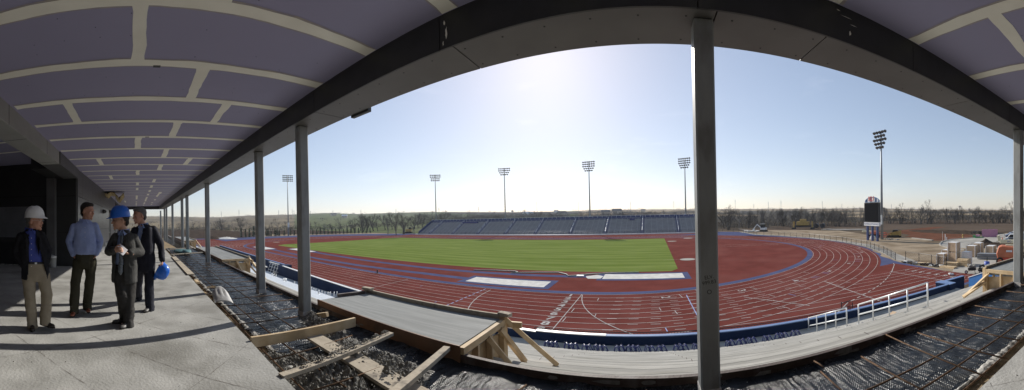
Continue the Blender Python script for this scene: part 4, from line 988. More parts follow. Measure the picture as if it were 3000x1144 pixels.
rr_ = N.new('ShaderNodeValToRGB'); rr_.color_ramp.elements[0].color = (.30, .29, .43, 1); rr_.color_ramp.elements[1].color = (.35, .335, .485, 1); L.new(no.outputs['Fac'], rr_.inputs[0]); L.new(rr_.outputs[0], b.inputs['Base Color'])
M['gyp'] = mc
M['compound'] = mat('joint compound', (.84, .82, .73), (.90, .88, .79), 2.5, .9, .1, 12)
ceil = plate('ceiling_board', [(-38, cw(-38)), (-26, cw(-26)), (-12.35, -2.2), (16, -2.2), (16, 2.83), (-38, 2.83)], CZ, CZ + .02, 'gyp')
XJ = [-3.08 - 1.222 * k for k in range(28)] + [-1.86, -.62, .65, 1.92, 3.18, 4.60, 6.05, 7.4, 8.7, 10, 11.3, 12.6]
XJ.sort(); rc = random.Random(4)
def joint_strip(pts, w, off=.004, name='joint_compound', m='compound'):
    P = []; 
    V = []
    for i, (x, y) in enumerate(pts):
        d = Vector(pts[min(i + 1, len(pts) - 1)]) - Vector(pts[max(i - 1, 0)]); d.normalize(); nn = Vector((-d.y, d.x))
        a = w / 2 * (1 + .16 * fbm(x * 1.6, y * 1.6, 2) + .10 * rc.uniform(-1, 1) * .35); c = w / 2 * (1 + .2 * fbm(x * 1.6 + 30, y * 1.6, 2) + .10 * rc.uniform(-1, 1) * .35)
        if i in (0, len(pts) - 1): a *= rc.uniform(.9, 1.25); c *= rc.uniform(.9, 1.25)
        V += [(x + nn.x * a, y + nn.y * a, CZ - off), (x - nn.x * c, y - nn.y * c, CZ - off)]
    return V, [(2 * i, 2 * i + 2, 2 * i + 3, 2 * i + 1) for i in range(len(pts) - 1)]
for i, x in enumerate(XJ):
    y0 = cw(x) + .02; ys = np.linspace(y0, 2.815, 40); wid = .175 if x > -6 else (.15 if x > -12 else .13)
    sh = rc.uniform(-.01, .01)
    MB().add(*joint_strip([(x + sh + .012 * fbm(x, y * .7), y) for y in ys], wid * 1.28, .003)).build('joint_feather', M['feather'] if 'feather' in M else M.setdefault('feather', mat('thin joint compound', (.44, .40, .37), (.36, .33, .36), 5, .9, lo=.4, hi=.6)), ceil)
    MB().add(*joint_strip([(x + sh + .012 * fbm(x, y * .7), y) for y in ys], wid, .006)).build('joint_compound', 'compound', ceil)
cross = {-3.08: [.07], -1.86: [.87], -4.30: [.98], -5.52: [-1.19, 1.68], -6.75: [.94], -7.97: [.1], -9.19: [.94], -10.41: [-1.18, 1.84], -11.63: [.97], -12.86: [.13], -14.08: [-1.08], -15.3: [.96], -16.5: [.15], -17.7: [.95], -18.96: [.15], -20.2: [.96], -.62: [-1.2, 1.6], 1.92: [.9], 3.18: [.1], 4.6: [-1, 1.7], 6.05: [.9]}
for k, x in enumerate(XJ):
    key = min(cross, key=lambda q: abs(q - x))
    ys = cross[key] if abs(key - x) < .3 else [[.15], [.96], [1.76], [.15], [.95]][k % 5]
    if x < -21: ys = ys + [rc.choice((-.9, .15, .95, 1.7))]
    x1 = XJ[k - 1] if k else x - 1.22
    for iy, y in enumerate(sorted(set(ys))): MB().add(*joint_strip([(q, y + .015 * fbm(q * 3, y)) for q in np.linspace(x1 + .06, x - .06, 10)], .165 if x > -12 else .15, .0045 + .0006 * iy)).build('joint_compound', 'compound', ceil)
mb = MB()
for i in range(420):
    x = rc.choice(XJ) + rc.choice((.2, .41, .61, .81, 1.02)); y = -2 + .4 * rc.randint(0, 11) + rc.uniform(-.03, .03)
    mb.ell((x + rc.uniform(-.02, .02), y, CZ - .001), (.007, .007, .003), 6, 4)
mb.build('screw_heads', 'screw', ceil)
for x in (-4.42, -8.0): MB().b2(x, x + .06, .27, .37, CZ - .008, CZ - .0068).build('ceiling_hole', 'black', ceil)
# outer fascia beam
SJ = sorted([-38, -35, -32.6, -30.1, -27.6, -25, -22.5, -20, -17.4, -14.9, -12.52, -9.98, -7.67, -4.49, -1.84, .71, 1.86, 4.60, 7.2, 10, 13, 16])
for a, c in zip(SJ, SJ[1:]): MB().b2(a + .006, c - .006, 2.852, 3.46, SZ, SZ + .02).build('soffit_panel', 'soffit', bd, bevel=.002)
FJ = sorted([-38, -35, -32.5, -30, -27.5, -25, -22.6, -21.5, -19, -16.6, -14.2, -11.78, -9.49, -7.04, -4.5, -2.0, .53, 3.17, 6.1, 9, 12, 16])
for a, c in zip(FJ, FJ[1:]): MB().b2(a + .005, c - .005, 2.83, 2.85, SZ - .001, 4.3).build('fascia_panel', 'fascia_in', bd)
MB().b2(-38, 16, 2.856, 3.43, SZ + .06, SZ + .08).build('fascia_backing', 'joint', bd)
mb = MB(); mb.b2(-38.1, 16, 3.44, 3.462, SZ + .0201, 4.6); mb.build('fascia_outer_face', 'soffit', bd)
mb = MB(); mb.b2(-38.3, 16, -9, 3.47, 4.6, 4.68); mb.build('roof', 'fascia_in', bd)
mb = MB(); x = -22.0
while x < 8:
    for y in (2.96, 3.36): mb.lathe((x, y, SZ - .0), [(.011, 0), (.009, -.004), (.004, -.005)], 8)
    x += .44
mb.build('soffit_screws', 'screw', bd)
mb = MB()
for (x, z, w, h) in ((-1.93, 3.66, .02, .05), (-1.91, 3.55, .03, .14), (-1.95, 3.45, .015, .06), (2.0, 3.70, .05, .01), (2.1, 3.66, .12, .008), (2.2, 3.6, .1, .006), (2.15, 3.5, .03, .05)):
    P = [(x + w * .6 * math.cos(t) * rc.uniform(.3, 1.1), z + h * .6 * math.sin(t) * rc.uniform(.4, 1.1)) for t in np.arange(0, 6.28, .5)]
    mb.add([(a, 2.8285, min(c, CZ - .01)) for a, c in P], [tuple(range(len(P)))])
mb.each('compound_smear', 'compound', bd)
MB().b2(-4.33, -3.88, 3.465, 3.54, SZ - .035, SZ + .10).build('junction_box', 'fascia_in', bd, bevel=.005)
MB().b2(-38.02, -37.9, cw(-38), 3.46, SZ, CZ - .002).build('end_fascia', 'fascia_in', bd)
# bulkhead on the building side
mb = MB(); mb.b2(-9.25, 16, -2.74, -2.2, SZ, CZ + .3); mb.build('bulkhead', 'lightbeam', bd, bevel=.006)
mb = MB(); mb.b2(-12.33, -9.252, -2.74, -2.17, SZ - .002, CZ - .003); mb.build('lintel', 'wallpanel', bd)
mb = MB(); mb.b2(-12.33, -9.9, -3.3, -2.742, SZ + .01, 4.0); mb.build('lintel_soffit', 'darkwall', bd)
mb = MB()
for x in (-7.9, -5.35): mb.b2(x - .006, x + .006, -2.199, -2.197, SZ, CZ)
for x in (-8.9, -6.35): mb.b2(x - .006, x + .006, -2.73, -2.21, SZ - .003, SZ - .001)
mb.each('bulkhead_joint', 'joint', bd)
plate('alcove_ceiling', [(-12.1, -9), (16, -9), (16, -2.745), (-12.1, -2.745)], 4.0, 4.02, 'gyp')
mb = MB()
for x in (-9.85, -8.6, -7.4, -6.2): mb.b2(x - .06, x + .06, -8.9, -2.75, 3.992, 3.996)
mb.each('joint_compound', 'compound', bd)
# long wall
xs = [-12.35, -13.2, -15.8, -18.6, -21.2, -24.1, -26.7, -29.5, -32.5, -36.0]
wy = lambda x: interp(x, [(-38, -1.62), (-26, -1.82), (-18, -2.0), (-12.35, -2.20)])
for a, c in zip(xs, xs[1:]):
    for z0, z1, m in ((2.71, CZ - .002, 'wallpanel'),):
        V = [(a, wy(a), z0), (c + .02, wy(c), z0), (c + .02, wy(c), z1), (a, wy(a), z1)]; V += [(x, y - .3, z) for x, y, z in V]
        if a == -29.5: continue
        MB().add(V, [(3, 2, 1, 0), (4, 5, 6, 7), (0, 1, 5, 4), (1, 2, 6, 5), (2, 3, 7, 6), (3, 0, 4, 7)]).build('upper_wall_panel', m, bd)
xl = [-12.35, -12.75, -14.6, -16.2, -17.8, -19.6, -21.4, -23.2]
for a, c in list(zip(xl, xl[1:])) + [(-24.7, -27.2), (-29.2, -30.5), (-33.5, -36)]:
    for z0, z1 in ((1.36, 2.69), (0, 1.345)):
        V = [(a, wy(a), z0), (c + .018, wy(c), z0), (c + .018, wy(c), z1), (a, wy(a), z1)]; V += [(x, y - .3, z) for x, y, z in V]
        MB().add(V, [(3, 2, 1, 0), (4, 5, 6, 7), (0, 1, 5, 4), (1, 2, 6, 5), (2, 3, 7, 6), (3, 0, 4, 7)]).build('lower_wall_panel', 'wallpanel_low', bd)
plate('wall_core', [(-12.37, -2.23), (-38, -1.67), (-38, -9), (-12.37, -9)], 0, 4.5, 'darkwall')
for a, c, z1 in ((-23.22, -24.68, 2.5), (-27.25, -29.15, 2.5), (-30.5, -33.5, 3.7)):
    V = [(a, wy(a) - .02, 0.005), (c, wy(c) - .02, 0.005), (c, wy(c) - .02, z1), (a, wy(a) - .02, z1)]; V += [(x, y - .06, z) for x, y, z in V]
    d_ = MB().add(V, [(3, 2, 1, 0), (4, 5, 6, 7), (0, 1, 5, 4), (1, 2, 6, 5), (2, 3, 7, 6), (3, 0, 4, 7)]).build('door', 'darkwall', bd)
    if z1 < 3: MB().ell((a - .15, wy(a) + .02, 1.05), (.03, .05, .03)).build('handle', 'galv', d_)
sc_ = MB()
for a, c in zip(xs[:6], xs[1:7]):
    for q in np.linspace(a - .15, c + .15, 5):
        for z in (2.85, 3.2, 3.6): sc_.lathe((q, wy(q) + .002, z), [(.012, 0), (.008, .004)], 6, axis=(0, 1, 0))
for a, c in zip(xl[:6], xl[1:7]):
    for q in np.linspace(a - .12, c + .12, 4):
        for z in (.3, .75, 1.2, 1.5, 2.0, 2.55): sc_.lathe((q, wy(q) + .002, z), [(.012, 0), (.008, .004)], 6, axis=(0, 1, 0))
sc_.build('panel_screws', 'screw', bd)
lt = MB().lathe((-19.6, wy(-19.6) + .0, 2.42), [(.13, 0), (.13, .06), (.10, .17), (.04, .24)], 14, axis=(0, 1, -.15)).build('wall_lamp', 'fascia_in', bd, smooth=True)
# alcove with roller shutter
MB().b2(-12.35, -12.0, -9, -3.35, 0, 4.0).build('alcove_wall', 'darkwall', bd)
MB().b2(-12.36, -12.2, -3.35, -2.25, 0, SZ + .01).build('alcove_pier', 'darkwall', bd)
MB().b2(-12.2, -11.9, -3.35, -3.02, 0, SZ).build('alcove_pilaster', 'wallpanel', bd, bevel=.004)
mb = MB(); mb.b2(-11.995, -11.990, -9, -3.36, 2.70, 2.72); mb.b2(-12.19, -12.185, -3.0, -2.26, 2.70, 2.72); mb.b2(-12.19, -12.185, -3.0, -2.26, 1.30, 1.315); mb.b2(-11.995, -11.99, -4.0, -3.985, 0, 2.7); mb.each('alcove_joint', 'joint', bd)
p0 = onx = None
sh = MB()
for k in range(26): sh.b2(-11.985, -11.955 + .01 * (k % 2), -8.6, -4.0, 1.10 + k * .047, 1.10 + k * .047 + .043)
sh.build('roller_shutter', 'shutter', bd)
MB().b2(-11.99, -11.90, -8.7, -3.95, .93, 1.06).build('counter', 'fascia_in', bd)
MB().b2(-11.99, -11.965, -9, -3.4, .0, .035).build('skirting', 'dust', bd)
MB().b2(-12.3, 16, -9.3, -9.02, 0, 4.6).build('rear_wall', 'darkwall', bd)
MB().b2(15.98, 16.2, -9.3, 3.46, 0, 4.6).build('side_wall', 'darkwall', bd)
# insulation hanging from the ceiling
t = thing('hanging_insulation', 'torn yellow insulation hanging from the ceiling by the wall', 'insulation', (-21, -1.6, 3.7))
mb = MB()
V = []; F = []; nu, nv = 22, 10
for i in range(nu + 1):
    for j in range(nv + 1):
        u = i / nu; v = j / nv; x = -20.6 - 1.3 * v; y = -2.05 + 1.35 * u
        z = 3.60 - .42 * math.exp(-((u - .72) / .2) ** 2) * (.6 + .4 * v) - .1 * math.sin(u * 9) - .22 * fbm(u * 7, v * 6, 1)
        V.append((x, y, z))
for i in range(nu):
    for j in range(nv): a = i * (nv + 1) + j; F.append((a, a + 1, a + nv + 2, a + nv + 1))
o = MB().add(V, F).build('batt', 'insul', t, smooth=True); sm = o.modifiers.new('s', 'SOLIDIFY'); sm.thickness = .05
MB().tube([(-21.2, -1.25, 3.55), (-21.3, -1.3, 2.2), (-21.2, -1.32, .9)], .008, 4).build('cord', 'rust', t)
# stack of white panels and trestle on the slab
t = thing('panel_stack', 'stack of white hollow panels leaning low by the building wall', 'panels', (-22, -1.9, 0))
for i in range(5): MB().box((-22.0 + .05 * i, -1.75, .07 + i * .085), (1.9, .62, .07), rz=.03).build('hollow_panel', 'white', t)
t = thing('wooden_trestle', 'yellow wooden trestle standing against the building wall', 'trestle', (-25.5, -1.3, 0))
for s in (-.35, .35):
    for q in (-.25, .25): MB().bar((-25.5 + s, -1.35 + q, 0), (-25.5 + s, -1.35, 1.0), .05, .09).build('leg', 'wood', t)
MB().bar((-25.9, -1.35, 1.03), (-25.1, -1.35, 1.03), .06, .1).build('beam', 'wood', t)
t = thing('red_bucket', 'small red bucket beside the wooden trestle', 'bucket', (-24.2, -1.1, 0))
MB().lathe((-24.2, -1.15, 0), [(.14, 0), (.17, .38), (.155, .38), (.13, .03)], 14).build('pail', 'red_plastic', t, smooth=True); MB().tube([(-24.2, -1.32, .37), (-24.2, -1.15, .52), (-24.2, -.98, .37)], .008, 5).build('handle', 'galv', t)
t = thing('plastic_bucket', 'white plastic bucket with lid at the foot of the dark wall', 'bucket', (-11.75, -3.1, 0))
MB().lathe((-11.75, -3.08, 0), [(.13, 0), (.152, .36), (.16, .36), (.16, .40)], 18).build('pail', 'bucket', t, smooth=True)
MB().lathe((-11.75, -3.08, .401), [(.163, 0), (.163, .02), (.14, .03)], 18).build('lid', 'bucket', t); MB().tube([(-11.75, -3.24, .36), (-11.6, -3.08, .5), (-11.75, -2.92, .36)], .006, 5).build('handle', 'galv', t)
t = thing('lift_platform', 'small orange scissor lift cage at the far end of the deck', 'lift', (-42, .8, 0))
for s in (0, .9): MB().tube([(-42, .4 + s, 0), (-42, .4 + s, 2.0)], .04, 6).build('mast', 'orange', t)
MB().b2(-42.3, -41.4, .3, 1.4, 1.25, 1.36).build('cage_floor', 'orange', t)
# ---------------------------------------------------------------- people
def remesh(mb, name, m, parent, voxel=.012, smooth=4, wr=0.0, wf=14.0, cut=None, thick=0.0, seed=0.0, fold=None):
    me = bpy.data.meshes.new('tmp'); me.from_pydata([tuple(v) for v in mb.v], [], mb.f); me.update()
    o = bpy.data.objects.new('tmp', me); COL.objects.link(o)
    r = o.modifiers.new('r', 'REMESH'); r.mode = 'VOXEL'; r.voxel_size = voxel; r.adaptivity = 0
    s = o.modifiers.new('s', 'SMOOTH'); s.factor = .5; s.iterations = smooth
    bpy.context.view_layer.update(); dg = bpy.context.evaluated_depsgraph_get()
    m2 = bpy.data.meshes.new_from_object(o.evaluated_get(dg)); bpy.data.objects.remove(o); bpy.data.meshes.remove(me)
    n = len(m2.vertices); co = np.empty(n * 3); m2.vertices.foreach_get('co', co); co = co.reshape(-1, 3)
    if wr:
        nr = np.empty(n * 3); m2.vertices.foreach_get('normal', nr); nr = nr.reshape(-1, 3)
        for i in range(n):
            x, y, z = co[i]
            d = noise.noise(Vector((x * wf + seed, y * wf, z * wf * .75))) + .5 * abs(noise.noise(Vector((x * wf * 2.2 + seed, y * wf * 2.2, z * wf * 2.4 + 5))))
            k = 1.0 if fold is None else fold(Vector(co[i]))
            co[i] += nr[i] * d * wr * k
    Mi = root_of(parent).matrix_basis.inverted()
    V = [Mi @ Vector(c) for c in co]; F = [tuple(p.vertices) for p in m2.polygons]
    if cut is not None:
        keep = [not cut(Vector(c)) for c in co]; F = [f for f in F if all(keep[i] for i in f)]
    bpy.data.meshes.remove(m2)
    used = sorted({i for f in F for i in f}); mp = {a: b for b, a in enumerate(used)}
    mbn = MB(); mbn.v = [V[i] for i in used]; mbn.f = [tuple(mp[i] for i in f) for f in F]
    ob = mbn.build(name, m, parent, smooth=True, local=True)
    if thick: sd = ob.modifiers.new('t', 'SOLIDIFY'); sd.thickness = thick; sd.offset = -1
    return ob
def caps(mb, p, q, r1, r2, n=12):
    p = Vector(p); q = Vector(q); L = (q - p).length
    if L < 1e-5: return mb.ell(p, r1, n, 8)
    pr = []
    for i in range(1, 5): a = math.pi / 2 * i / 4; pr.append((r1 * math.sin(a), -r1 * math.cos(a)))
    for i in range(0, 4): a = math.pi / 2 * i / 4; pr.append((r2 * math.cos(a), L + r2 * math.sin(a)))
    return mb.lathe(p, pr, n, axis=(q - p).normalized())
def loft(mb, rings, n=20):   # rings: (centre, side vector, forward vector, rx, ry)
    V = []; F = []
    for c, s, f, rx, ry in rings:
        for k in range(n):
            t = 2 * math.pi * k / n; ct, st = math.cos(t), math.sin(t)
            ct = math.copysign(abs(ct) ** .85, ct); st = math.copysign(abs(st) ** .85, st)
            V.append(Vector(c) + s * (ct * rx) + f * (st * ry))
    for i in range(len(rings) - 1):
        for k in range(n): F.append((i * n + k, i * n + (k + 1) % n, (i + 1) * n + (k + 1) % n, (i + 1) * n + k))
    F.append(tuple(range(n))[::-1]); F.append(tuple((len(rings) - 1) * n + k for k in range(n)))
    return mb.add(V, F)
UP = Vector((0, 0, 1))
def hand(mb, wrist, d, nrm, curl=.5, thumb=1, s=1.0):
    """palm from the wrist along d, palm facing nrm; five fingers of unequal length"""
    d = d.normalized(); nrm = (nrm - d * nrm.dot(d)).normalized(); sd = d.cross(nrm).normalized()
    Mx = Matrix((sd, d, nrm)).transposed()
    mb.ell(wrist + d * .045 * s, (.040 * s, .052 * s, .016 * s), 10, 8, Mx)
    caps(mb, wrist - d * .03, wrist + d * .02, .026 * s, .026 * s, 8)
    for i, (o, L) in enumerate(((-.028, .066), (-.010, .075), (.009, .071), (.027, .056))):
        p = wrist + d * .085 * s + sd * o * s; a = curl * (.8 + .12 * i); r = .0088 * s
        for seg in (.42, .32, .26):
            q = p + (d * math.cos(a) + nrm * math.sin(a) + sd * o * .6) * L * seg * s; caps(mb, p, q, r, r * .92, 8); p = q; a += curl * .9; r *= .94
    p = wrist + d * .02 * s + sd * thumb * -.03 * s; dd = (d * .7 - sd * thumb * .6 + nrm * .35).normalized()
    q = p + dd * .042 * s; caps(mb, p, q, .012 * s, .0105 * s, 8); q2 = q + (d * .85 - sd * thumb * .15 + nrm * .4).normalized() * .034 * s; caps(mb, q, q2, .0105 * s, .009 * s, 8)
def head_elems(mb, c, s, f, u):
    Mx = Matrix((s, f, u)).transposed()
    HS = 1.30; P = lambda a, b, z: c + (s * a + f * b + u * z) * HS
    Mx = Mx * HS
    mb.ell(P(0, -.010, .030), (.076, .096, .088), 16, 12, Mx)          # cranium
    mb.ell(P(0, .022, -.020), (.062, .070, .085), 14, 10, Mx)          # face
    mb.ell(P(0, .040, -.072), (.047, .046, .036), 12, 8, Mx)           # jaw
    mb.ell(P(0, .076, -.098), (.020, .018, .015), 8, 6, Mx)            # chin
    caps(mb, P(0, .088, .008), P(0, .108, -.030), .0085, .0135, 8)     # nose
    mb.ell(P(0, .101, -.034), (.017, .011, .008), 8, 6, Mx)
    mb.ell(P(0, .083, .020), (.052, .014, .010), 10, 6, Mx)            # brow
    for q in (-1, 1):
        mb.ell(P(.036 * q, .068, -.022), (.022, .016, .018), 8, 6, Mx)  # cheek
        mb.ell(P(.076 * q, -.005, -.012), (.009, .018, .031), 8, 8, Mx) # ear
    mb.ell(P(0, .090, -.056), (.023, .008, .006), 10, 6, Mx); mb.ell(P(0, .089, -.068), (.020, .008, .007), 10, 6, Mx)   # lips
def shoe(parent, ank, d, m, tilt=0.0, s=1.0):
    d = Vector(d); d.z = 0; d.normalize(); sd = d.cross(UP); b = Vector((ank.x, ank.y, max(0, ank.z - .085)))
    mb = MB(); P = lambda a, l, z: b + sd * a + d * l + UP * (z + max(0, (-l if tilt > 0 else 0)) * tilt)
    Mx = Matrix((sd, d, UP)).transposed()
    mb.ell(P(0, -.045, .045), (.038, .050, .050), 12, 8, Mx); mb.ell(P(0, .04, .040), (.043, .085, .042), 12, 8, Mx)
    mb.ell(P(.002, .125, .030), (.046, .070, .030), 12, 8, Mx); caps(mb, P(0, -.03, .06), P(0, -.025, .11), .043, .045)
    sh = remesh(mb, 'shoe', m, parent, .009, 2)
    # sole
    pr = [(.036 * math.cos(t) * (1.18 if math.sin(t) > 0 else .95), .155 * math.sin(t) + .045) for t in np.arange(0, 6.28, .35)]
    MB().prism(pr, .0, .02, Mx=Mx, off=b).build('sole', 'rubber', sh)
    return sh
def person(label, D, px0, J, body_a, head_a, out):
    th = ray(px0, 700); vd = Vector((th.x, th.y, 0)).normalized(); rv = vd.cross(UP)
    Q = lambda k: atd(J[k][0], J[k][1], D + (J[k][2] if len(J[k]) > 2 else 0))
    j = {k: Q(k) for k in J}
    F_ = (-vd * math.cos(body_a) + rv * math.sin(body_a)).normalized(); S_ = UP.cross(F_) * 1.0     # S_ towards image left when facing the camera: flip so that +S_ is image right
    if S_.dot(rv) < 0: S_ = -S_
    H_ = (-vd * math.cos(head_a) + rv * math.sin(head_a)).normalized(); hs = UP.cross(H_)
    hu = (UP + H_ * out.get('nod', 0.0)).normalized(); H_ = (H_ - hu * H_.dot(hu)).normalized(); hs = hu.cross(H_)
    foot = (j['anL'] + j['anR']) / 2
    root = thing('person', label, 'person', (foot.x, foot.y, 0))
    hip = (j['hipL'] + j['hipR']) / 2; sh = (j['shL'] + j['shR']) / 2; neck = sh + UP * .02; hc = j['head']
    wsp = (hip + sh) / 2
    # body: a single continuous surface
    b = MB(); W_ = (j['shR'] - j['shL']).length / 2
    loft(b, [(hip - UP * .10, S_, F_, .12, .09), (hip + UP * .02, S_, F_, .15, .10), (wsp, S_, F_, .135, .09), (sh - UP * .14, S_, F_, .14, .09), (sh - UP * .05, S_, F_, W_ * .6, .06), (sh + UP * .05, S_, F_, .06, .05)])
    caps(b, sh - UP * .02 - F_ * .01, hc - UP * .07 - H_ * .02, .072, .068)
    head_elems(b, hc, hs, H_, hu)
    for q in 'LR':
        caps(b, j['sh' + q].lerp(sh, .42) - UP * .045, j['el' + q], .042, .030); caps(b, j['el' + q], j['wr' + q], .034, .025)
        caps(b, j['hip' + q], j['kn' + q], .072, .05); caps(b, j['kn' + q], j['an' + q], .047, .033)
        caps(b, j['an' + q], j['an' + q] + F_ * .08 - UP * .04, .03, .022)
        hd = out['hand' + q]; hand(b, j['wr' + q], *hd[0](j, S_, F_), s=1.14, **hd[1])
    remesh(b, 'body', out['skin'], root, .0062, 2)
    # eyes
    e = MB()
    for q in (-1, 1): e.ell(hc + hs * .039 * q + H_ * .109 + hu * .005, (.009, .006, .0045), 8, 6, Matrix((hs, H_, hu)).transposed())
    e.each('eye', 'eye', root, smooth=True)
    # trousers
    t = MB(); tw = out.get('tw', 1.0)
    loft(t, [(hip - UP * .13, S_, F_, .150, .115), (hip - UP * .02, S_, F_, .182 * tw, .128), (hip + UP * .09, S_, F_, .170 * tw, .120), (hip + UP * .15, S_, F_, .160 * tw, .118)])
    for q in 'LR':
        hp_, kn, an = j['hip' + q], j['kn' + q], j['an' + q]; low = an - UP * .015
        caps(t, hp_ - UP * .02, hp_.lerp(kn, .5), .108 * tw, .100); caps(t, hp_.lerp(kn, .5), kn, .100, .089); caps(t, kn, kn.lerp(low, .5), .089, .083); loft(t, [(kn.lerp(low, .4), S_, F_, .086, .090), (low + UP * .04, S_, F_, .078, .088), (low - UP * .045, S_, F_, .082, .094)])
    zc = min(j['anL'].z, j['anR'].z)
    def foldt(v): return 1.0 + 1.6 * max(0, 1 - abs(v.z - zc - .08) / .12) + .6 * max(0, 1 - abs(v.z - j['knL'].z) / .12)
    remesh(t, 'trousers', out['trouser'], root, .0125, 3, wr=.011, wf=9, seed=px0, fold=foldt)
    for q in 'LR': shoe(root, j['an' + q], out.get('toe' + q, lambda S, F: F)(S_, F_), out['shoe'], s=1)
    # belt
    bl = MB(); loft(bl, [(hip + UP * .135, S_, F_, .168 * tw, .126), (hip + UP * .168, S_, F_, .166 * tw, .125)], 28); bl_ = bl.build('belt', 'belt', root, smooth=True)
    MB().box(hip + UP * .15 + F_ * .127, (.034, .010, .026), Mx=Matrix((S_, F_, UP)).transposed()).build('buckle', 'galv', bl_)
    # shirt
    def upper(rx, ry, hem, arms, r0, r1, r2, slz=1.0, chest=0.0):
        u = MB(); loft(u, [(hip + UP * hem, S_, F_, rx[0], ry[0]), (hip + UP * .14, S_, F_, rx[1], ry[1]), (wsp + UP * .02, S_, F_, rx[2], ry[2]), (sh - UP * .16, S_, F_, rx[3], ry[3]), (sh - UP * .04, S_, F_, W_ * .96, ry[3] * .88), (sh + UP * .012, S_, F_, W_ * .90, ry[3] * .80), (sh + UP * .045, S_, F_, W_ * .62, ry[3] * .72), (sh + UP * .085, S_, F_, .084, .080)])
        for q in 'LR':
            s_, e_, w_ = j['sh' + q], j['el' + q], j['wr' + q]
            caps(u, s_ - UP * .035 + (sh - s_) * .12, e_, r0, r1); caps(u, e_, e_.lerp(w_, slz), r1, r2)
        return u
    g = out.get('girth', 1.0)
    def foldu(v): return 1.0 + .8 * max(0, 1 - abs(v.z - hip.z - .2) / .15)
    if out.get('jacket'):
        us = MB(); loft(us, [(hip + UP * .12, S_, F_, .150 * g, .116), (wsp, S_, F_, .150 * g, .120 * g), (sh - UP * .16, S_, F_, .155, .118), (sh - UP * .04, S_, F_, W_ * .8, .095), (sh + UP * .04, S_, F_, W_ * .5, .075), (sh + UP * .095, S_, F_, .080, .078)])
        remesh(us, 'shirt', out['shirt'], root, .013, 3, wr=.006, wf=14)
    else:
        remesh(upper([.165 * g, .185 * g, .180 * g, .178, .0], [.118, .135, .132, .122], .12, 1, .068, .062, .052, .97), 'shirt', out['shirt'], root, .012, 3, wr=.012, wf=9, seed=3, fold=foldu)
    # collar
    c = MB()
    for q in (-1, 1): c.add([sh + UP * .110 + S_ * .086 * q - F_ * .01, sh + UP * .085 + S_ * .006 * q + F_ * .094, sh + UP * .005 + S_ * .050 * q + F_ * .136, sh + UP * .05 + S_ * .100 * q + F_ * .045], [(0, 1, 2, 3)])
    
    for cc in c.each('collar', out['shirt'], root): sd = cc.modifiers.new('t', 'SOLIDIFY'); sd.thickness = .006
    if not out.get('jacket') or out.get('buttons'):
        b_ = MB()
        for k in range(6): b_.ell(sh - UP * (.05 + .085 * k) + F_ * (.122 if out.get('jacket') else .128) , (.006, .006, .006), 8, 5)
        b_.each('shirt_button', 'white', root)
    if out.get('tie'):
        tt = MB(); zt0, zt1 = sh.z, hip.z + out['tie']
        pts = []; 
        for k in range(13):
            q = k / 12; z = zt0 + (zt1 - zt0) * q; f_ = .108 + .024 * math.sin(q * math.pi * .8) + (.02 if k > 8 else 0); w = (.022 if k == 0 else .018 + .022 * q) if k < 12 else .004
            ctr = sh.lerp(hip, (zt0 - z) / (zt0 - hip.z)); base = Vector((ctr.x, ctr.y, z)) + F_ * f_ * 1.05
            pts += [base - S_ * w, base + F_ * .006, base + S_ * w]
        tt.add(pts, [(3 * i + a, 3 * i + a + 1, 3 * i + a + 4, 3 * i + a + 3) for i in range(12) for a in (0, 1)])
        o = tt.build('tie', 'tie', root, smooth=True); sd = o.modifiers.new('t', 'SOLIDIFY'); sd.thickness = .006
    if out.get('jacket'):
        op = out['open']       # (half width at the chest, half width at the hem, centre shift)
        def cut(v):
            d_ = v - sh; fr = (v - Vector((hip.x, hip.y, v.z)).lerp(Vector((sh.x, sh.y, v.z)), min(1, max(0, (v.z - hip.z) / (sh.z - hip.z))))).dot(F_); si = (v - Vector((hip.x, hip.y, v.z)).lerp(Vector((sh.x, sh.y, v.z)), min(1, max(0, (v.z - hip.z) / (sh.z - hip.z))))).dot(S_)
            tt_ = min(1, max(0, (sh.z + .03 - v.z) / (sh.z - hip.z + .2)))
            w = interp(tt_, op); arm = any((v - j['sh' + q].lerp(j['el' + q], .5)).length < .0 for q in 'LR')
            return fr > .03 and abs(si - out.get('oshift', 0)) < w and v.z < sh.z + .06 and (out.get('guard') is None or out['guard'](v, j))
        u = upper([.205 * g, .198 * g, .192 * g, .190, .0], [.150, .150, .148, .138], out.get('hem', -.16), 1, .078, .070, .058, .93)
        remesh(u, 'jacket', out['jacket'], root, .0125, 3, wr=.012, wf=8, seed=px0 + 9, cut=cut, thick=.008, fold=foldu)
        lp = MB()
        for q in (-1, 1):
            w0 = interp(.05, op); w1 = interp(.45, op); c0 = out.get('oshift', 0)
            lp.add([sh + UP * .07 + S_ * q * .070 + F_ * .045, sh - UP * .06 + S_ * (c0 + q * (w0 + .055)) + F_ * .136, sh - UP * .13 + S_ * (c0 + q * (w0 + .078)) + F_ * .140, sh - UP * .15 + S_ * (c0 + q * (w0 + .05)) + F_ * .152, sh - UP * .33 + S_ * (c0 + q * max(.004, w1)) + F_ * .160, sh - UP * .12 + S_ * (c0 + q * w0 * .9) + F_ * .142], [(0, 1, 2, 3, 4, 5) if q < 0 else (5, 4, 3, 2, 1, 0)])
        
        for o in lp.each('lapel', out['jacket'], root): sd = o.modifiers.new('t', 'SOLIDIFY'); sd.thickness = .007
        for q in 'LR':
            if out.get('cuff' + q, True): e_, w_ = j['el' + q], j['wr' + q]; cf = MB(); caps(cf, e_.lerp(w_, .88), e_.lerp(w_, 1.0), .042, .036); cf.build('cuff', out['shirt'], root, smooth=True)
    # hair and hat
    Mh = Matrix((hs, H_, hu)).transposed(); P = lambda a, b_, z: hc + (hs * a + H_ * b_ + hu * z) * 1.3; Mh = Mh * 1.3
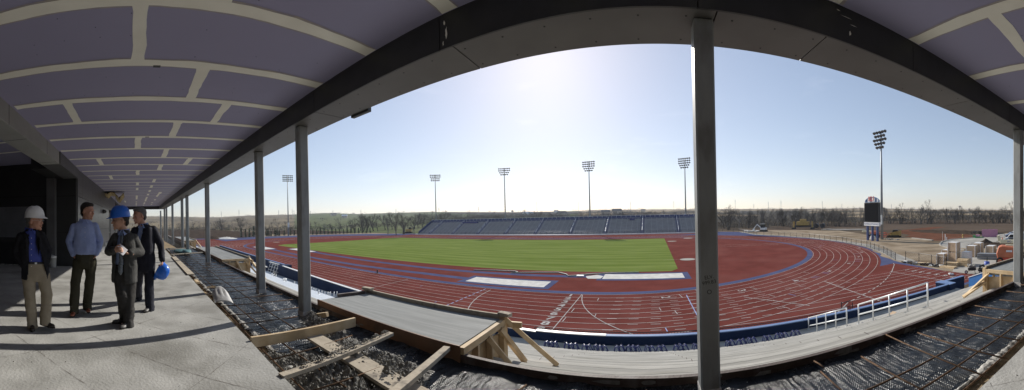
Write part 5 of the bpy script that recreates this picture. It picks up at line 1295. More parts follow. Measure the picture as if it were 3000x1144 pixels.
    h = MB(); h.ell(P(0, -.022, .040), (.083, .100, .090), 18, 12, Mh); h.ell(P(0, -.055, -.02), (.070, .055, .065), 14, 10, Mh); h.ell(P(0, .035, .090), (.062, .048, .030), 12, 8, Mh)
    def hcut(v):
        d_ = (v - hc) / 1.3; a, b_, z = d_.dot(hs), d_.dot(H_), d_.dot(hu)
        return (b_ > -.01 and z < .055 + max(0, (.03 - b_)) * -.9) or (b_ > -.045 and z < -.012) or (b_ > .055 and z < .066)
    remesh(h, 'hair', out['hair'], root, .007, 2, wr=.004, wf=60, cut=hcut, thick=.006)
    if out.get('hat'):
        hat = hardhat(P(0, -.002, .048), hs, H_, (hu + H_ * -.04).normalized(), out['hat'], root)
    if out.get('glasses'):
        gm = MB()
        for q in (-1, 1):
            ctr = P(.031 * q, .100, .003); ring = [ctr + hs * .021 * math.cos(a) + hu * .014 * math.sin(a) for a in np.linspace(0, 6.283, 13)]
            gm.tube(ring, .0022 if out['glasses'] > 1 else .0013, 5, cap=False); gm.tube([P(.052 * q, .098, .006), P(.078 * q, .01, .004)], .002 if out['glasses'] > 1 else .0013, 5)
        gm.tube([P(-.010, .104, .006), P(.010, .104, .006)], .002, 5); gm.build('glasses', 'black' if out['glasses'] > 1 else 'galv', root)
    return root, j, S_, F_
def hardhat(c, s, f, u, m, parent, HSC=1.27):
    Mx = Matrix((s, f, u)).transposed() * HSC; V = []; F = []; n = 32; prof = [(0, 1.0), (.3, .975), (.55, .90), (.76, .74), (.90, .50), (.97, .25), (1.0, 0.0)]
    V.append(Vector((0, 0, .132)))
    for r, z in prof[1:]:
        for k in range(n):
            a = 2 * math.pi * k / n; ridge = .006 * math.exp(-(math.cos(a) * r / .16) ** 2) * (1 if z > .25 else 0)
            V.append(Vector((.104 * r * math.cos(a), .128 * r * math.sin(a), .132 * z + ridge)))
    for k in range(n): F.append((0, 1 + k, 1 + (k + 1) % n))
    R = len(prof) - 1
    for i in range(R - 1):
        for k in range(n): a0 = 1 + i * n; F.append((a0 + k, a0 + n + k, a0 + n + (k + 1) % n, a0 + (k + 1) % n))
    base = 1 + (R - 1) * n; b0 = len(V)
    for k in range(n):
        a = 2 * math.pi * k / n; q = max(0, math.sin(a)); e = .006 + .046 * q ** 2.4
        V.append(Vector(((.104 + .007) * math.cos(a), (.128 + e) * math.sin(a) if math.sin(a) > 0 else .133 * math.sin(a), -.012 - .012 * q)))
    for k in range(n): F.append((base + k, b0 + k, b0 + (k + 1) % n, base + (k + 1) % n))
    mb = MB().add([Mx @ v + c for v in V], F); o = mb.build('hard_hat', m, parent, smooth=True); sd = o.modifiers.new('t', 'SOLIDIFY'); sd.thickness = .004
    return o
X0 = lambda j, S, F: (-UP * .9 + F * .2, -S)
pocket = lambda sgn: (lambda j, S, F: (-UP * .75 - S * sgn * .45 - F * .35, -S * sgn), dict(curl=.35, thumb=1))
# man in the white hard hat
person('man in white hard hat, black jacket, royal blue shirt and khaki trousers, hands in pockets', 5.0, 103, dict(
    head=(102, 648), shL=(58, 690), shR=(124, 686), elL=(45, 738, .08), elR=(141, 733, .06), wrL=(69, 777, -.02), wrR=(133, 772, -.03),
    hipL=(84, 799), hipR=(124, 797), knL=(87, 866, -.05), knR=(137, 862, -.04), anL=(95, 949, -.02), anR=(132, 939, -.05)), .05, 1.0,
    dict(skin='skin2', trouser='khaki', shirt='shirt_blue', jacket='navy_suit', shoe='shoe_bl', hair='hair_grey', hat='hat_white', glasses=1, open=[(0, .045), (.25, .075), (.55, .10), (1, .165)], oshift=.02, hem=-.11, girth=1.06, buttons=True,
         handL=pocket(-1), handR=pocket(1), toeL=lambda S, F: F - S * .05, toeR=lambda S, F: F * .75 + S * .7, nod=.0, tw=1.05, guard=lambda v, j: True))
# bare-headed man in a light blue shirt
person('dark haired man without a hat in light blue shirt and olive trousers, hands in pockets', 5.75, 254, dict(
    head=(257, 620), shL=(213, 660), shR=(282, 657), elL=(201, 708, .05), elR=(294, 707, .05), wrL=(215, 747, -.02), wrR=(283, 744, -.02),
    hipL=(231, 766), hipR=(267, 764), knL=(221, 832, -.04), knR=(263, 824, 0), anL=(217, 908, -.06), anR=(256, 897, .1)), .08, .85,
    dict(skin='skin2', trouser='olive', shirt='shirt_light', shoe='shoe_br', hair='hair_dark', handL=pocket(-1), handR=pocket(1), toeL=lambda S, F: F - S * .25, toeR=lambda S, F: F + S * .05, nod=.08, tw=1.02, girth=1.10))
# man with notepad
r3, j3, S3, F3 = person('man in blue hard hat, glasses, grey suit and striped tie holding white papers', 5.05, 365, dict(
    head=(352, 646), shL=(334, 689), shR=(396, 692), elL=(318, 737, .02), elR=(412, 738, -.02), wrL=(334, 733, -.26), wrR=(382, 744, -.20),
    hipL=(349, 806), hipR=(380, 806), knL=(359, 868, -.05), knR=(379, 870, 0), anL=(364, 938, .16), anR=(377, 952, -.02)), -.38, -1.2,
    dict(skin='skin', trouser='grey_trouser', shirt='shirt_pale', jacket='grey_suit', shoe='shoe_gr', hair='hair_dark', hat='hat_blue', glasses=2, tie=.02, open=[(0, .045), (.3, .055), (.55, .06), (1, .10)], oshift=-.03, hem=-.11,
         handL=(lambda j, S, F: (S * .8 + F * .2 + UP * .1, F * .2 - UP * .2 + -F), dict(curl=.8, thumb=-1)), handR=(lambda j, S, F: (-S * .95 + F * .25 + UP * .12, UP * .9), dict(curl=.45, thumb=1)),
         toeL=lambda S, F: F * .5 - S, toeR=lambda S, F: F - S * .35, tw=.98, nod=.05,
         guard=lambda v, j: min((v - j['elL'].lerp(j['wrL'], q)).length for q in (0, .3, .6, .9)) > .085 and min((v - j['elR'].lerp(j['wrR'], q)).length for q in (0, .3, .6, .9)) > .085))
# papers held between the hands
pc = j3['wrR'].lerp(j3['wrL'], .52) + UP * .03 + F3 * .03
t = thing('paper_stack', 'folded sheaf of white papers held by the man in the grey suit', 'papers', tuple(pc))
Mp = Matrix((S3, F3, UP)).transposed() @ Matrix.Rotation(.5, 3, 'Y') @ Matrix.Rotation(-.75, 3, 'X')
for k in range(3): MB().box(pc + Vector((0, 0, .005 * k)), (.16, .125, .0035), Mx=Mp @ Matrix.Rotation(.08 * k, 3, 'Z')).build('sheet', 'paper', t)
# lanyard cord
# man in dark suit
r4, j4, S4, F4 = person('grey haired man in dark suit walking behind, blue hard hat in his hand', 6.05, 425, dict(
    head=(408, 633), shL=(392, 672, .05), shR=(452, 668), elL=(384, 722, .1), elR=(470, 716, .02), wrL=(386, 765, .05), wrR=(476, 764, -.12),
    hipL=(408, 776), hipR=(438, 774), knL=(405, 832, .35), knR=(437, 834, -.05), anL=(404, 884, .75), anR=(438, 905, -.1)), -.42, -1.0,
    dict(skin='skin2', trouser='blk_suit', shirt='shirt_pale', jacket='blk_suit', shoe='shoe_gr', hair='hair_grey', open=[(0, .05), (.2, .055), (.42, .012), (.5, .0), (1, .0)], oshift=-.03, hem=-.10, girth=1.04, buttons=True,
         handL=(lambda j, S, F: (-UP + F * .1, S), dict(curl=.4, thumb=1)), handR=(lambda j, S, F: (-UP * .95 - S * .1, -S * .9 + F * .3), dict(curl=1.0, thumb=1)),
         toeL=lambda S, F: F, toeR=lambda S, F: F - S * .1, nod=.12, tw=1.03, guard=lambda v, j: True))
hv = j4['wrR'] + (-UP * .165) - S4 * .0
t = thing('hard_hat', 'blue hard hat dangling from the hand of the man in the dark suit', 'hard hat', tuple(hv))
c_ = atd(476, 797, 5.98); f_ = (-S4 * .45 - UP * .9).normalized(); u_ = (S4 * .88 - UP * .45 + F4 * .15); u_ = (u_ - f_ * u_.dot(f_)).normalized(); s_ = f_.cross(u_)
hh = hardhat(c_ - u_ * .045, s_, f_, u_, 'hat_blue', t)
MB().tube([c_ - u_ * .04 - s_ * .08 - f_ * .06, c_ - u_ * .06 - f_ * .135, j4['wrR'] - UP * .08, c_ - u_ * .05 + s_ * .08 - f_ * .05], .010, 6).build('headband', 'black', t)
# ---------------------------------------------------------------- building yard on the right
sheet('graded_yard', [(20, 128), (44, 126), (62, 112), (70, 100), (66, 84), (60, 66), (66, 58), (60, 48), (74, 46), (92, 44), (110, 30), (110, -10), (31, -10), (31, 22), (33.3, 34), (41.8, 50.6), (44.3, 62.7), (44, 78), (40.4, 91), (36.4, 99), (36.3, 118), (30, 124)], gz + .004, 'dirt', .7, 1.6)
sheet('concrete_path', [(33.5, 33.0), (35.0, 31.0), (37.2, 35.5), (40.4, 42), (45.0, 52), (46.4, 62), (46.0, 78), (42.2, 91.5), (38.2, 100), (37.2, 118), (36.4, 118), (36.2, 99.2), (40.5, 91), (44.1, 78), (44.4, 62.7), (41.9, 50.6), (37.7, 41), (34.2, 35)], gz + .010, 'pad', .08, 1.5)
sheet('concrete_pad', [(34.5, 24), (39, 27.6), (43.6, 26.8), (44.5, 25), (43, 20), (47, 14), (50, 2), (31, 2), (31.4, 22)], gz + .012, 'pad', .1, 1.2)
sheet('clay_patch', [(61.2, 47.2), (65.0, 45.0), (73.5, 45.2), (78, 47), (93, 66), (78, 78), (70, 64), (65, 61.5)], gz + .012, 'clay', .5, 1.2)
sheet('red_gravel_strip', [(64, 72), (66, 69), (112, 82), (112, 88), (88, 84)], gz + .008, 'clay', .5, 1.5)
sheet('turning_circle', [(50.6, 36.5), (55.2, 42.2), (60, 45), (66, 46.3), (74.5, 44), (90, 44), (90, 25), (62, 20), (56.5, 26.5), (54.8, 30.5)], gz + .016, 'pad', .15, 1.5)
sheet('brown_field', [(36, 129), (66, 115), (74, 101), (90, 86), (94, 66), (82, 50), (150, 40), (215, -30), (260, 60), (200, 150), (110, 168), (60, 150)], gz - .004, 'brownfield', 1.5, 4)
# kerb round the turning circle
kb = MB(); kp = [(49.4, 31.9), (50.4, 36.0), (52.6, 39.8), (55.6, 42.3), (60, 44.9), (65.8, 46.2), (72, 44.2), (75, 43)]
for a, b_ in zip(kp, kp[1:]): kb.bar((a[0], a[1], gz + .08), (b_[0], b_[1], gz + .08), .35, .16)
kb.build('kerb', 'pad', kind='structure')
MB().bar((56.4, 33.6, gz + .08), (54.2, 26.4, gz + .08), .3, .16).build('kerb', 'pad', kind='structure')
tag(MB().bar((62.5, 56.6, gz + .12), (60.8, 48.4, gz + .12), .5, .22).build('pale_kerb_slab', 'pad'), 'long pale concrete kerb slab at the edge of the red clay', 'slab')
t = thing('paving_slab', 'large pale slab of fresh concrete lying far off beyond the track bend', 'slab', (70, 102, gz))
MB().prism([(66, 107), (70, 107.5), (80, 97), (78, 94), (72, 99)], gz + .01, gz + .3).build('slab_body', 'pad', t); MB().b2(67, 70, 105, 107, gz + .3, gz + .45).build('offcut', 'pad', t)
def mound(name, label, c, rx, ry, h, m='darksoil', rough=.25, n=44, kind=None):
    V = []; F = []
    for i in range(n + 1):
        for j in range(n + 1):
            u = i / n * 2 - 1; v = j / n * 2 - 1; r = math.hypot(u, v); x = c[0] + u * rx * 1.15; y = c[1] + v * ry * 1.15
            f = max(0, 1 - r ** 1.3) ; z = gz - .05 + h * f * (1 + rough * 2 * fbm(x * .7, y * .7, h)) + (rough * .5 * abs(fbm(x * 2.5, y * 2.5, 2)) * h if f > 0 else 0) + (.07 if r < 1 else -.1)
            V.append((x, y, z))
    for i in range(n):
        for j in range(n): a = i * (n + 1) + j; F.append((a, a + n + 1, a + n + 2, a + 1))
    o = MB().add(V, F).build(name, m, smooth=True)
    if label: tag(o, label, 'mound')
    else: o['kind'] = 'structure'
    return o
mound('soil_island', None, (59.5, 31.8), 5.2, 4.2, .35)
mound('soil_heap', 'peaked dark soil heap in the middle of the turning circle', (60.4, 33.6), 1.8, 1.6, .95)
mound('soil_heap', 'small dark soil heap left of the white sand pile at the far left bend', (-156, 38), 4.5, 3.2, 1.1)
mound('sand_heap', 'low white sand pile at the far left end of the track', (-155, 45), 6, 4.5, .7, 'sand')
mound('soil_ridge', None, (-240, 45), 70, 42, 3.2, 'darksoil', .12)
mound('soil_ridge', None, (-215, 118), 45, 26, 1.6, 'darksoil', .12)
mound('soil_ridge', None, (88, 62), 6, 16, .5, 'darksoil', .5)
sheet('site_road', [(-310, 82), (-296, 95), (-236, 73.5), (-205, 72), (-182, 73), (-170, 66), (-177, 60), (-210, 64), (-250, 66)], gz + .35, 'pad', .5, 3)
MB().strip([(-316, 84), (-302, 117), (-290, 150), (-270, 200)], 7, gz + .3).build('far_road', 'pad', kind='structure')
# logs
t = thing('log_pile', 'rough pile of dark logs behind the pink panels', 'logs', (86, 47, gz))
rl = random.Random(8)
for i in range(34):
    a = rl.uniform(-.5, .5) + 2.0; r = rl.uniform(0, 1); x = 86 + rl.uniform(-2.6, 2.6); y = 47.5 + rl.uniform(-3.5, 3.5); z = gz + .2 + max(0, 1.6 - .45 * math.hypot(x - 86, y - 47.5)) * rl.random(); d = Vector((math.cos(a), math.sin(a), rl.uniform(-.3, .3))) * rl.uniform(.8, 1.9)
    MB().tube([Vector((x, y, z)) - d, Vector((x, y, z)) + d], [rl.uniform(.1, .22), rl.uniform(.08, .18)], 7).build('log', 'bark', t)
t = thing('pink_panel_stack', 'pink wrapped panels standing upright beside the log pile', 'panels', (76.5, 41.5, gz))
for i in range(7): MB().box((75.6 + i * .35, 42.9 - i * .5, gz + 1.05 + .06 * (i % 2)), (.28, .62, 2.1), rz=.5).build('panel', 'pink', t)
MB().box((74.4, 43.8, gz + .35), (1.5, 1.0, .7), rz=.4).build('low_bundle', 'pink', t); MB().box((73.6, 44.4, gz + .3), (1.1, .7, .6), rz=.4).build('green_bundle', 'green', t); MB().box((73.2, 42.8, gz + .15), (2.6, .3, .3), rz=-.6).build('green_beam', 'green', t)
# fence round the bend
def fence(label, pts, h, sp, postr=.045, top=True):
    t = thing('chain_link_fence', label, 'fence', (pts[0][0], pts[0][1], gz)); L_ = []
    for (x0, y0), (x1, y1) in zip(pts, pts[1:]):
        d = math.hypot(x1 - x0, y1 - y0); n = max(1, round(d / sp))
        for i in range(n): L_.append((x0 + (x1 - x0) * i / n, y0 + (y1 - y0) * i / n))
    L_.append(pts[-1])
    for x, y in L_: MB().tube([(x, y, gz), (x, y, gz + h + .06)], postr, 6).build('post', 'black', t)
    MB().tube([(x, y, gz + h) for x, y in L_], .03, 5).build('top_rail', 'black', t); MB().tube([(x, y, gz + .08) for x, y in L_], .02, 5).build('bottom_rail', 'black', t)
    mb = MB()
    for (x0, y0), (x1, y1) in zip(L_, L_[1:]):
        n = max(2, int(math.hypot(x1 - x0, y1 - y0) / .3))
        for i in range(n):
            a = i / n; b_ = (i + 1) / n
            for q in range(3):
                z0 = gz + .08 + (h - .1) * q / 3; z1 = gz + .08 + (h - .1) * (q + 1) / 3
                A = (x0 + (x1 - x0) * a, y0 + (y1 - y0) * a); B = (x0 + (x1 - x0) * b_, y0 + (y1 - y0) * b_)
                mb.tube([(A[0], A[1], z0), (B[0], B[1], z1)], .007, 3, False); mb.tube([(A[0], A[1], z1), (B[0], B[1], z0)], .007, 3, False)
    mb.build('wire_mesh', 'mesh_black', t)
    return t
fence('black chain link fence curving round the outside of the right bend', [(36.2, 118), (36.5, 99), (40.8, 91), (44.3, 78), (44.6, 62.7), (42.1, 50.6), (37.9, 41), (33.5, 33.7)], 1.15, 2.6)
fence('short black chain link fence beside the stacked crates', [(34.3, 32.4), (34.3, 29.8), (33.9, 27.2), (33.3, 24.3)], 1.3, 1.9)
fence('black fence seen between the right end of the grandstand and the bend', [(20, 126.5), (31.5, 124.5), (36.2, 118)], 1.1, 2.6)
# scoreboard
A_, B_ = Vector((51.9, 62.3, 0)), Vector((51.6, 56.4, 0)); sd_ = (B_ - A_).normalized(); nf = Vector((-1, .03, 0)).normalized(); nf = UP.cross(sd_) ; nf = nf if nf.x < 0 else -nf
sb = thing('scoreboard', 'big dark scoreboard on three blue legs with red letters on its arched top', 'scoreboard', ((A_ + B_) / 2 + Vector((0, 0, gz)))[:] )
def zat(px_, py_, D): return atd(px_, py_, D).z
D_ = 77.5; wE = 1.05
c0 = (A_ + B_) / 2 - Vector((math.sin(azp(2552)), math.cos(azp(2552)), 0)) * .42
top, bot = zat(2560, 594, D_), zat(2560, 652, D_); s0, s1 = zat(2560, 652.5, D_), zat(2560, 663, D_)
Ms = Matrix((sd_, nf, UP)).transposed()
def sbx(x0, x1, y0, y1, z0, z1, name, m, parent=sb, bevel=0):
    c = c0 + sd_ * ((x0 + x1) / 2) + nf * ((y0 + y1) / 2) + UP * ((z0 + z1) / 2); return MB().box(c, (x1 - x0, y1 - y0, z1 - z0), Mx=Ms).build(name, m, parent, bevel=bevel)
half = (2577.5 - 2531.5) / CF * D_ / 2 * .92 / abs(sd_.dot(Vector((-math.sin(azp(2552)), -math.cos(azp(2552)), 0))))
sbx(-half, half, -.3, .3, bot, top, 'screen_case', 'black'); sbx(-half + .12, half - .12, .301, .33, bot + .12, top - .12, 'screen', 'screen')
sgn = sbx(-half - .1, half + .1, -.2, .36, s0 - .02 if s0 < bot else bot - .02, s1, 'sign_panel', 'signwhite')
for k in (-.68, 0, .68): sbx(half * k - .20, half * k + .20, -.26, .22, gz, s1, 'leg', 'navy')
rt = Vector((math.sin(azp(2552)), math.cos(azp(2552)), 0))
sgx = sd_ if sd_.dot(rt) > 0 else -sd_
Mt = Matrix.Translation(c0 + nf * .368 + UP * ((min(s0, bot) + s1) / 2)) @ Matrix((sgx, UP, sgx.cross(UP))).transposed().to_4x4()
text_mesh('KANSAS JAYHAWKS', .62, Mt, bold=.012).build('sign_lettering', 'navy', sgn)
ab = MB(); pts = []; pts2 = []
for i in range(19):
    a = math.pi * i / 18; pts.append(c0 - sgx * math.cos(a) * half + UP * (top + .15 + math.sin(a) * 1.15))
ab.tube(pts, .11, 6); ab.tube([c0 - sgx * half + UP * (top + .12), c0 + sgx * half + UP * (top + .12)], .10, 6)
for i in range(1, 18, 1):
    q = pts[i]; ab.tube([Vector((q.x, q.y, top + .12)), q], .055 if i % 4 else .2, 5)
ab.build('arch_truss', 'capblue', sb)
Mk = Matrix.Translation(c0 + nf * .3 + UP * (top + .85)) @ Matrix((sgx, UP, sgx.cross(UP))).transposed().to_4x4()
text_mesh('KU', 1.65, Mk, extrude=.08, bold=.03).build('red_letters', 'kured', sb)
# ---- crates, boxes and pallets (each its own thing)
def fr(x, y): return Vector((x, y, gz))
def crate(label, x, y, w, d, h, rz=.0, m='card', straps=True, z=0.0, wrap=True):
    t = thing('crate', label, 'crate', (x, y, gz + z), 'crates and boxes in the yard', rz)
    pl = MB()
    for q in (-.4, 0, .4): pl.b2(-w / 2, w / 2, q * d - .05, q * d + .05, 0, .1)
    pl.each('pallet_runner', 'wood', t, local=True)
    MB().b2(-w / 2, w / 2, -d / 2, d / 2, .101, h).build('carton', m, t, local=True, bevel=.02)
    if straps:
        s = MB()
        for q in (-1, 1):
            for r_ in (-1, 1): s.b2(q * w / 2 - .05, q * w / 2 + .05, r_ * d / 2 - .05, r_ * d / 2 + .05, .08, h + .015)
        s.each('corner_guard', 'wrap', t, local=True)
    if wrap: MB().b2(-w / 2 + .02, w / 2 - .02, -d / 2 + .02, d / 2 - .02, h + .001, h + .02).build('top_sheet', 'wrap', t, local=True)
    return t
crate('tall wrapped crate of cartons, lower half of the highest stack', 35.9, 24.9, 1.25, 1.25, 1.55, .15, 'card', z=.12)
crate('wrapped carton crate on top of the highest stack', 35.9, 24.9, 1.25, 1.25, 1.3, .15, 'card', z=1.69)
crate('brown crate standing left of the highest stack, farther one', 37.6, 27.2, 1.4, 1.2, 1.65, .2)
crate('brown crate left of the highest stack, right behind the black fence', 34.9, 26.1, 1.5, 1.0, 1.5, .2)
crate('white wrapped crate right of the highest stack on timber', 36.6, 23.3, 1.0, 1.0, 1.75, .1, 'wrap')
crate('brown crate farther back, left one of the rear pair', 43.4, 26.6, 1.7, 1.4, 1.75, .25)
crate('brown crate farther back, tucked behind the left rear crate', 45.3, 26.6, 1.9, 1.2, 2.0, .25)
crate('brown crate farther back, between the rear pair and the orange lift', 45.4, 24.3, 1.8, 1.2, 1.65, .2)
crate('narrow brown crate just left of the orange lift', 46.2, 22.7, 1.0, 1.0, 1.6, .2)
def lumber(label, x, y, n, L=1.6, rz=0, w=1.0, hgt=.1):
    t = thing('timber_stack', label, 'timber', (x, y, gz), 'timber stacks by the crates', rz)
    for i in range(n): MB().box(((i % 2) * .06, (i % 3) * .04 - .04, .06 + i * (hgt + .008)), (w, L, hgt), rz=(.06 * ((i * 7) % 3 - 1))).build('board_layer', 'wood', t, local=True)
    return t
lumber('timber stack directly in front of the highest crates', 34.6, 24.3, 5, 1.8, .2, 1.2); lumber('high timber stack under the white wrapped crate', 35.6, 23.1, 8, 1.5, .15, 1.2, .11)
lumber('low timber stack nearest the blue apron', 33.2, 24.0, 2, 2.2, .1, .8); lumber('small flat timber stack left of the highest crates', 33.5, 28.3, 2, 1.6, .5, .7)
t = thing('debris_heap', 'heap of black and white building scraps along the fence foot', 'debris', (33.2, 28.5, gz)); rd = random.Random(12)
for i in range(90):
    q = rd.random(); x = 32.6 + rd.uniform(0, .9) + .3 * (q - .5); y = 31.5 - 6.6 * q; sz = rd.uniform(.12, .5)
    MB().box((x, y, gz + sz * .25 + .05), (sz, sz * rd.uniform(.3, 1.2), sz * rd.uniform(.15, .5)), Mx=Matrix.Rotation(rd.uniform(0, 3), 3, 'Z') @ Matrix.Rotation(rd.uniform(-.5, .5), 3, 'X')).build('scrap', rd.choice(('black', 'darksoil', 'black', 'wood_grey', 'white')), t)
t = thing('white_sack', 'white sack lying on the straight chute near lane seven', 'sack', (29.6, 20.6, gz)); o = MB().ell((29.6, 20.9, gz + .12), (.35, .28, .12)).build('sack_body', 'wrap', t, smooth=True); MB().ell((29.4, 20.95, gz + .24), (.2, .2, .07)).build('fold', 'white', t, smooth=True)
# grey steel beams
t = thing('steel_beam_stack', 'stack of long grey steel beams lying left of the orange lift', 'beams', (42.3, 23, gz))
for i in range(3):
    for k in range(2):
        p = Vector((41.2 + i * .35, 24.4, gz + .3 + k * .42)); q = Vector((42.6 + i * .35, 20.3, gz + .3 + k * .42)); b_ = MB()
        b_.bar(p + UP * .17, q + UP * .17, .32, .03); b_.bar(p - UP * .17, q - UP * .17, .32, .03); b_.bar(p, q, .03, .31); b_.build('beam', 'pole', t)
# wheel helper
def wheel(parent, c, r, w, ax=(0, 1, 0), rim='galv', local=False):
    o = MB().lathe(Vector(c) - Vector(ax) * w / 2, [(r * .62, 0), (r * .93, 0), (r, w * .2), (r, w * .8), (r * .93, w), (r * .62, w)], 18, axis=ax).build('wheel', 'rubber', parent, smooth=False, local=local)
    MB().lathe(Vector(c) - Vector(ax) * w * .52, [(r * .6, 0), (r * .6, w * 1.04), (r * .2, w * 1.04)], 14, axis=ax).build('rim', rim, o, local=local)
    return o
# wheelbarrow
t = thing('wheelbarrow', 'wheelbarrow heaped with grey rubble at the end of the chute', 'wheelbarrow', (31.6, 19.3, gz), rz=2.2)
MB().prism([(-.35, -.3), (.55, -.38), (.55, .38), (-.35, .3)], .45, .75).build('tray', 'black', t, local=True); wheel(t, (.75, 0, .22), .2, .1, rim='galv', local=True)
for s in (-.28, .28):
    MB().tube([(.7, s * .2, .25), (-.1, s, .45), (-1.0, s, .62)], .02, 6).build('handle', 'wood', t, local=True); MB().tube([(-.2, s, .45), (-.3, s, 0)], .02, 6).build('leg', 'black', t, local=True)
rb = MB()
for i in range(40): s = rd.uniform(.06, .2); rb.ell((rd.uniform(-.3, .5), rd.uniform(-.3, .3), .78 + rd.uniform(0, .3)), (s, s * .7, s * .5), 6, 5)
rb.build('rubble', 'trackblue' if False else 'pad', t, local=True, kind='stuff')
t = thing('rubble_cart', 'second low cart piled with black scraps next to the wheelbarrow', 'cart', (32.4, 18.1, gz), rz=2.0)
MB().b2(-.8, .8, -.45, .45, .35, .55).build('bed', 'black', t, local=True)
for a in (-.5, .5):
    for s in (-.45, .45): wheel(t, (a, s, .2), .2, .1, local=True)
for i in range(16): MB().box((rd.uniform(-.7, .7), rd.uniform(-.4, .4), .62 + rd.uniform(0, .4)), (rd.uniform(.2, .6), .25, .12), Mx=Matrix.Rotation(rd.uniform(0, 3), 3, 'Z') @ Matrix.Rotation(rd.uniform(-.6, .6), 3, 'Y')).build('scrap', rd.choice(('black', 'wood_grey', 'steel')), t, local=True)
t = thing('blue_barrel', 'blue plastic barrel with tools sticking out behind the end wall', 'barrel', (34.6, 19.1, gz))
MB().lathe((34.6, 19.1, gz), [(.30, 0), (.34, .08), (.33, .45), (.35, .5), (.33, .55), (.35, 1.0), (.31, 1.02)], 16).build('drum', 'barrelblue', t, smooth=True)
for i in range(4): MB().tube([(34.6, 19.1, gz + .6), (34.4 + i * .15, 19.0 + i * .06, gz + 1.35 + .06 * i)], .04, 5).build('tool', 'black', t)
# orange boom lift with cream telehandler behind
def yup(px_, py_, z): return onz(px_, py_, z)
t = thing('boom_lift', 'orange boom lift turned side on behind the right hand platform', 'boom lift', (39.8, 18.6, gz), rz=-1.15)
MB().prism([(-1.5, .9), (1.2, .9), (1.65, 1.25), (1.7, 1.9), (1.35, 2.35), (-.9, 2.55), (-1.35, 2.4), (-1.65, 1.5)], -.8, .8, Mx=Matrix(((1, 0, 0), (0, 0, 1), (0, 1, 0)))).build('engine_cowl', 'orange', t, local=True, bevel=.12)
MB().b2(-1.5, 1.5, -.7, .7, .5, .95).build('chassis', 'red_plastic', t, local=True, bevel=.03)
for a in (-1.15, 1.15):
    for s in (-.95, .95): wheel(t, (a, s, .5), .5, .34, rim='orange', local=True)
MB().bar((-.4, .0, 2.45), (3.2, 0, 2.3), .35, .4).build('boom', 'cream', t, local=True, bevel=.02); MB().b2(-.3, .5, -.82, -.805, 1.7, 1.95).build('decal', 'signwhite', t, local=True)
t = thing('telehandler', 'cream telescopic handler with raised boom behind the orange lift', 'telehandler', (50.6, 20.6, gz), rz=-1.2)
MB().bar((-4.2, 0, 2.0), (2.6, 0, 1.9), .55, .6).build('boom', 'cream', t, local=True, bevel=.03); MB().bar((-4.3, 0, 2.1), (-4.5, 0, 3.0), .4, .5, up=(1, 0, 0)).build('boom_head', 'cream', t, local=True, bevel=.03)
MB().b2(-1.6, 2.6, -.9, .9, .75, 1.55).build('body', 'cream', t, local=True, bevel=.05); MB().b2(.2, 1.5, .35, 1.05, 1.5, 2.6).build('cab', 'glassdk', t, local=True, bevel=.05)
for a in (-1.2, 1.9):
    for s in (-1, 1): wheel(t, (a, s, .6), .6, .4, rim='cream', local=True)
text_mesh('AG', .55, Matrix.Translation((-2.6, -.29, 2.0)) @ Matrix.Rotation(math.pi / 2, 4, 'X')).build('boom_lettering', 'barrelblue', t, local=True)
# vehicles
def vehicle(name, label, cat, x, y, rz, kind):
    t = thing(name, label, cat, (x, y, gz + .01), rz=rz); sidey = Matrix(((1, 0, 0), (0, 0, 1), (0, 1, 0)))
    if kind == 'van':
        MB().prism([(-2.8, .45), (2.75, .45), (2.8, 1.0), (2.35, 1.2), (1.75, 1.95), (.7, 2.0), (.7, 1.25), (-2.8, 1.25)], -.95, .95, Mx=sidey).build('body', 'carpaint', t, local=True, bevel=.06)
        MB().b2(-2.75, .6, -.9, .9, 1.26, 2.15).build('service_box', 'carpaint', t, local=True, bevel=.04)
        MB().prism([(1.72, 1.25), (2.25, 1.25), (1.72, 1.88), (.85, 1.9), (.85, 1.25)], -.96, .96, Mx=sidey).build('side_window', 'glassdk', t, local=True)
        MB().b2(-2.7, 1.5, -.6, -.5, 2.3, 2.38).b2(-2.7, 1.5, .5, .6, 2.3, 2.38).each('ladder_rack_bar', 'galv', t, local=True); r = .38
        for z_ in (2.43,): MB().b2(-2.3, 1.2, -.3, .3, z_, z_ + .08).build('ladder', 'galv', t, local=True)
        ax = (-1.9, 1.75)
    elif kind == 'trailer':
        MB().b2(-2.6, 2.4, -.9, .9, .55, .8).build('bed', 'black', t, local=True); MB().b2(-2.5, .5, -.85, .85, .8, 1.3).build('load', 'lamp', t, local=True, bevel=.05)
        MB().tube([(2.4, 0, .6), (3.3, 0, .5)], .06, 6).build('drawbar', 'black', t, local=True); ax = (-.5, .45); r = .38
    else:
        MB().prism([(-2.2, .4), (2.2, .4), (2.25, .8), (1.5, .98), (.75, 1.5), (-1.2, 1.55), (-1.9, 1.05), (-2.25, .95)], -.88, .88, Mx=sidey).build('body', 'carblue' if kind == 'dark' else 'carpaint', t, local=True, bevel=.08)
        MB().prism([(1.35, .98), (.7, 1.42), (-1.1, 1.46), (-1.65, 1.02)], -.89, .89, Mx=sidey).build('windows', 'glassdk', t, local=True); ax = (-1.4, 1.4); r = .33
    for a in ax:
        for s in (-.85, .85): wheel(t, (a, s, r), r, .24, local=True)
    for s in (-.6, .6): MB().b2(2.78 if kind == 'van' else 2.2, 2.84 if kind == 'van' else 2.27, s - .15, s + .15, .72, .9).build('headlight', 'lens', t, local=True)
    return t
vehicle('utility_truck', 'white utility truck with a ladder rack parked right of the turning circle', 'truck', 66.6, 28.8, 2.0, 'van')
vehicle('flatbed_trailer', 'black twin axle trailer loaded with gear beside the white truck', 'trailer', 63.6, 29.0, 1.9, 'trailer')
vehicle('parked_car', 'dark blue car parked behind the white truck', 'car', 77, 34.6, 2.2, 'dark')
